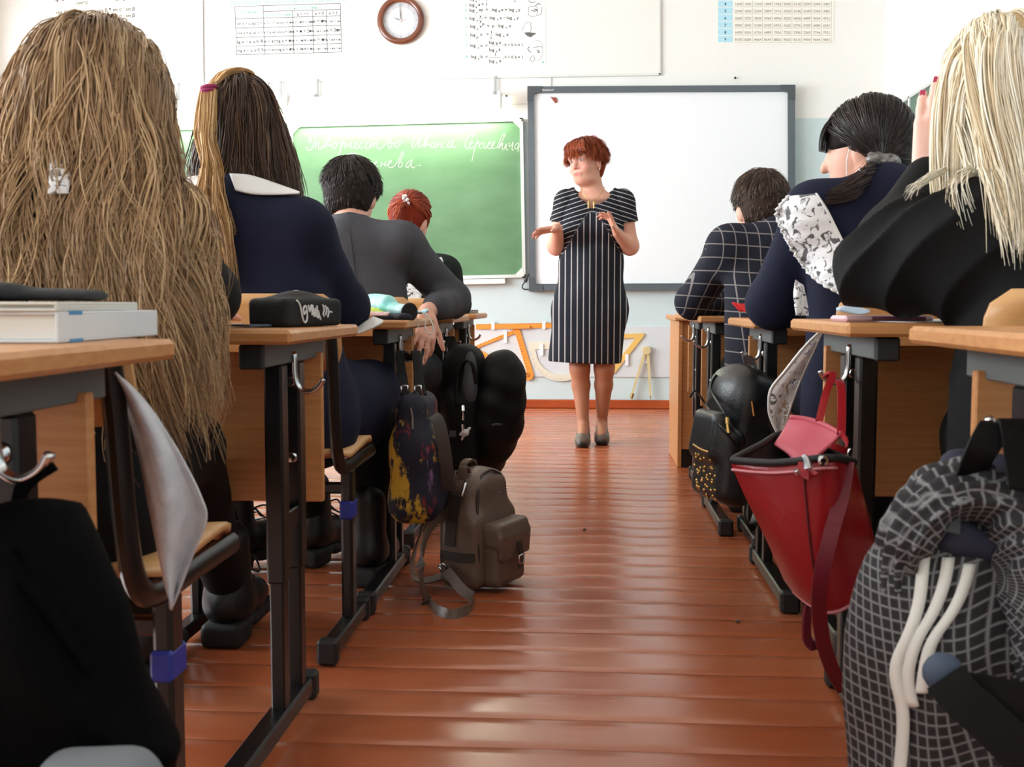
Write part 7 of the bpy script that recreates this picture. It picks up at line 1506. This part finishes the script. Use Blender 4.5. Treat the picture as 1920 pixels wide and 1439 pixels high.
# dress
def pins():
    m = cloth('dress_pinstripe', (26, 28, 38)); nt = m.node_tree; b = nt.nodes['Principled BSDF']; a = nt.nodes.new('ShaderNodeAttribute'); a.attribute_name = 'Col'; sx = nt.nodes.new('ShaderNodeSeparateColor'); nt.links.new(a.outputs['Color'], sx.inputs[0])
    fr = nt.nodes.new('ShaderNodeMath'); fr.operation = 'FRACT'; nt.links.new(sx.outputs[0], fr.inputs[0]); lt = nt.nodes.new('ShaderNodeMath'); lt.operation = 'LESS_THAN'; lt.inputs[1].default_value = .17; nt.links.new(fr.outputs[0], lt.inputs[0])
    v = nt.nodes.new('ShaderNodeMath'); v.operation = 'MULTIPLY'; v.inputs[1].default_value = .75; nt.links.new(lt.outputs[0], v.inputs[0])
    x = nt.nodes.new('ShaderNodeMix'); x.data_type = 'RGBA'; nt.links.new(v.outputs[0], x.inputs[0]); x.inputs[6].default_value = rgb(25, 27, 37); x.inputs[7].default_value = rgb(196, 192, 188); nt.links.new(x.outputs[2], b.inputs['Base Color']); return m
xc = T_(1110, 450).x; zb_ = T_(1110, 402).z
def dcol(V):
    dx = V[:, 0] - xc; z = V[:, 2]; a = np.abs(dx); A_ = a < .022 + (zb_ - z) * .62; u = np.where(A_ & (z < zb_), dx / (.0315 + .0 * z) + 50.42, (z + .30 * a) / .0235 + 50); return np.stack([u, u * 0, u * 0], 1)
dress = [cone(T_(1085, 372, .01), T_(1140, 372, .01), .052, .052, None, .04), cone(shR + V3((.02, 0, 0)), shL - V3((.02, 0, 0)), .062, .062, None, .05), cone(T_(1086, 425, -.035), T_(1084, 426, -.035), .088, .088, None, .06), cone(T_(1134, 425, -.035), T_(1136, 426, -.035), .088, .088, None, .06),
         cone(T_(1090, 400, .02), T_(1085, 490, .02), .095, .088, None, .06), cone(T_(1130, 400, .02), T_(1132, 490, .02), .095, .088, None, .06), cone(T_(1085, 490, .02), T_(1078, 580, .02), .092, .112, None, .06), cone(T_(1132, 490, .02), T_(1134, 580, .02), .092, .112, None, .06),
         cone(T_(1078, 580, .02), T_(1067, 672, .02), .112, .108, None, .06), cone(T_(1134, 580, .02), T_(1127, 672, .02), .112, .108, None, .06), cone(T_(1105, 580, .0), T_(1097, 675, .0), .12, .118, None, .06), cone(T_(1108, 500, -.06), T_(1106, 540, -.06), .07, .08, None, .06)]
zh = T_(1100, 680).z
cuts = [ell(T_(1114, 338, -.02), (.106, .19, .138)), rbox(T_(1109, 376, -.10), (.0125, .10, .04), .004), rbox((xc - .03, YT, zh - .2), (.5, .5, .2), .004, np.array(Matrix.Rotation(.03, 3, 'Y')))]
# the sleeves end half way down the upper arm
for (s_, e_) in ((shL, elL), (shR, elR)):
    d_ = (e_ - s_).normalized(); c_ = s_ + d_ * ((e_ - s_).length * .48 + .10); Rm = np.array(d_.to_track_quat('Z', 'Y').to_matrix())
    soft('sleeve', [cone(s_ - V3((math.copysign(.03, s_.x - xc), 0, -.004)), s_, .055, .063), cone(s_, s_.lerp(e_, .60), .063, .066, None, .03)], .004, pins(), pe, .03, (.0012, 30, 4), [rbox(c_, (.12, .12, .10), .004, Rm)], dcol, None, .003)
soft('dress', dress, .0045, pins(), pe, .03, (.0016, 26, 3), cuts, dcol, None, .003)
# shoes
M_shoe = mat('shoe_taupe', rgb(96, 84, 74), .45); M_shd = mat('shoe_black', rgb(30, 28, 28), .4)
for (t_, a_) in ((T_(1092, 828, -.17), aR), (T_(1129, 822, -.07), aL)):
    b0 = V3((a_.x, a_.y, 0)); t0 = V3((t_.x, t_.y - .0, 0)); f_ = (t0 - b0).normalized()
    V, F = blend([cone(t0 + V3((0, 0, .028)) - f_ * .015, b0 + f_ * .06 + V3((0, 0, .045)), .036, .034), cone(b0 + f_ * .05 + V3((0, 0, .045)), b0 - f_ * .03 + V3((0, 0, .075)), .034, .033), cone(t0 + V3((0, 0, .022)), t0 - f_ * .04 + V3((0, 0, .022)), .03, .038)], .0045, .02, [cone(b0 + f_ * .085 + V3((0, 0, .085)), b0 - f_ * .02 + V3((0, 0, .12)), .030, .033)], .006)
    V[:, 2] = np.maximum(V[:, 2], .004); sh_ = mesh_np('shoe', V, F, M_shoe, pe)
    soft('toe_cap', [cone(t0 + V3((0, 0, .018)) + f_ * .006, t0 + V3((0, 0, .016)) - f_ * .02, .030, .036, ((0, 0, 1), .75))], .004, M_shd, sh_, .01)
    MB().tube([b0 - f_ * .035 + V3((0, 0, .06)), b0 - f_ * .04 + V3((0, 0, .0))], [.018, .011], 10).build('heel', M_shd, sh_, smooth='auto')
# hair: short, swept to the side with a fringe
M_rh = ((104, 40, 18), (152, 66, 30), (200, 104, 56)); rs = np.random.RandomState(77)
rt, nr, u = scalp(hc, HR, hs, 620, rs, -.42, .55, .006); cw = np.array([.25, -.25, .93]); t = u - cw; t -= u * (t * u).sum(1)[:, None]; t /= np.maximum(np.linalg.norm(t, axis=1), 1e-6)[:, None]; td = t @ HR.T
hdc = ell(g(0, -.012, .022), np.array([.075, .094, .092]) * hs, HR)
def fT(P, q): d = td.copy(); d[:, 2] -= .8 * q; return d
di = td * .8 + nr * .35; di /= np.linalg.norm(di, axis=1)[:, None]; G = grow(rt, di, (.075 + .03 * rs.rand(len(rt))) * (.30 + .70 * np.clip((u[:, 2] + .0) / .55, 0, 1)), 9, fT, [hdc, ell(g(0, .02, -.02), np.array([.066, .074, .08]), HR)], .012, .5)
hair_obj('hair', [strands(G, 8, .008, .0013, hair_cols(*M_rh), 0, 1, 4, .4, .8, .004)], pe)
cap('scalp_hair', hc, HR, hs, .013, (126, 54, 26), pe, [rbox(g(0, .135, -.062), (.10, .065, .10), .02, HR), rbox(g(0, .035, -.065), (.13, .065, .07), .02, HR), rbox(g(0, 0, -.185), (.13, .13, .08), .02, HR)], .0045, (), .0015)
fr_ = []
for k in range(60):
    x_ = rs.uniform(-1, 1); fr_.append([list(p) for p in smoothline([V3(g(.05 * x_ + .02, .045, .112)), V3(g(.062 * x_, .086, .088)), V3(g(.066 * x_ - .008, .102, .062)), V3(g(.064 * x_ - .016, .101, .036 + .010 * rs.rand()))], 4)])
hair_obj('fringe', [strands(np.array(fr_), 9, .006, .0013, hair_cols(*M_rh), 0, 1, 6, .5, .9, .002)], pe)
MB().tube(smoothline([T_(1089, 350, -.075), T_(1093, 362, -.105), T_(1104, 376, -.118), T_(1114, 377, -.118), T_(1126, 364, -.105), T_(1134, 350, -.07)], 6), .0016, 6).build('necklace', M_gold, pe, smooth=True)
MB().lathe([(.0005, -.004), (.004, -.002), (.004, .002), (.0005, .004)], g(.082, .0, -.055) if 0 else g(-.084, .002, -.052), 8, 'z').build('earring', M_pearl, pe, smooth=True)
MB().lathe([(.0005, -.004), (.004, -.002), (.004, .002), (.0005, .004)], g(.084, .002, -.052), 8, 'z').build('earring', M_pearl, pe, smooth=True)
MB().box((-.0035, -.002, -.02), (.0035, .002, .02), .001, Matrix.Translation(T_(1103.5, 384, -.112))).build('neckline_clasp', M_gold, pe); MB().box((-.0035, -.002, -.02), (.0035, .002, .02), .001, Matrix.Translation(T_(1113.5, 384, -.112))).build('neckline_clasp', M_gold, pe)
for p, d_, nn_ in tipR + tipL:
    z_ = V3(nn_).normalized(); y_ = V3(d_).normalized(); x_ = y_.cross(z_); M4 = Matrix(((x_.x, y_.x, z_.x, p[0] + nn_[0] * .005), (x_.y, y_.y, z_.y, p[1] + nn_[1] * .005), (x_.z, y_.z, z_.z, p[2] + nn_[2] * .005), (0, 0, 0, 1)))
    MB().box((-.004, -.006, -.001), (.004, .007, .0014), .001, M4).build('fingernail', mat('nail_dark', rgb(96, 48, 60), .25), pe)

# lettering and ruled print too fine to pick apart
for o in bpy.data.objects:
    if o.name.split('.')[0] in ('printed_text', 'heading', 'row_numbers', 'printed_lines', 'graduation', 'numerals', 'numbering', 'chalk_writing'): o['kind'] = 'stuff'
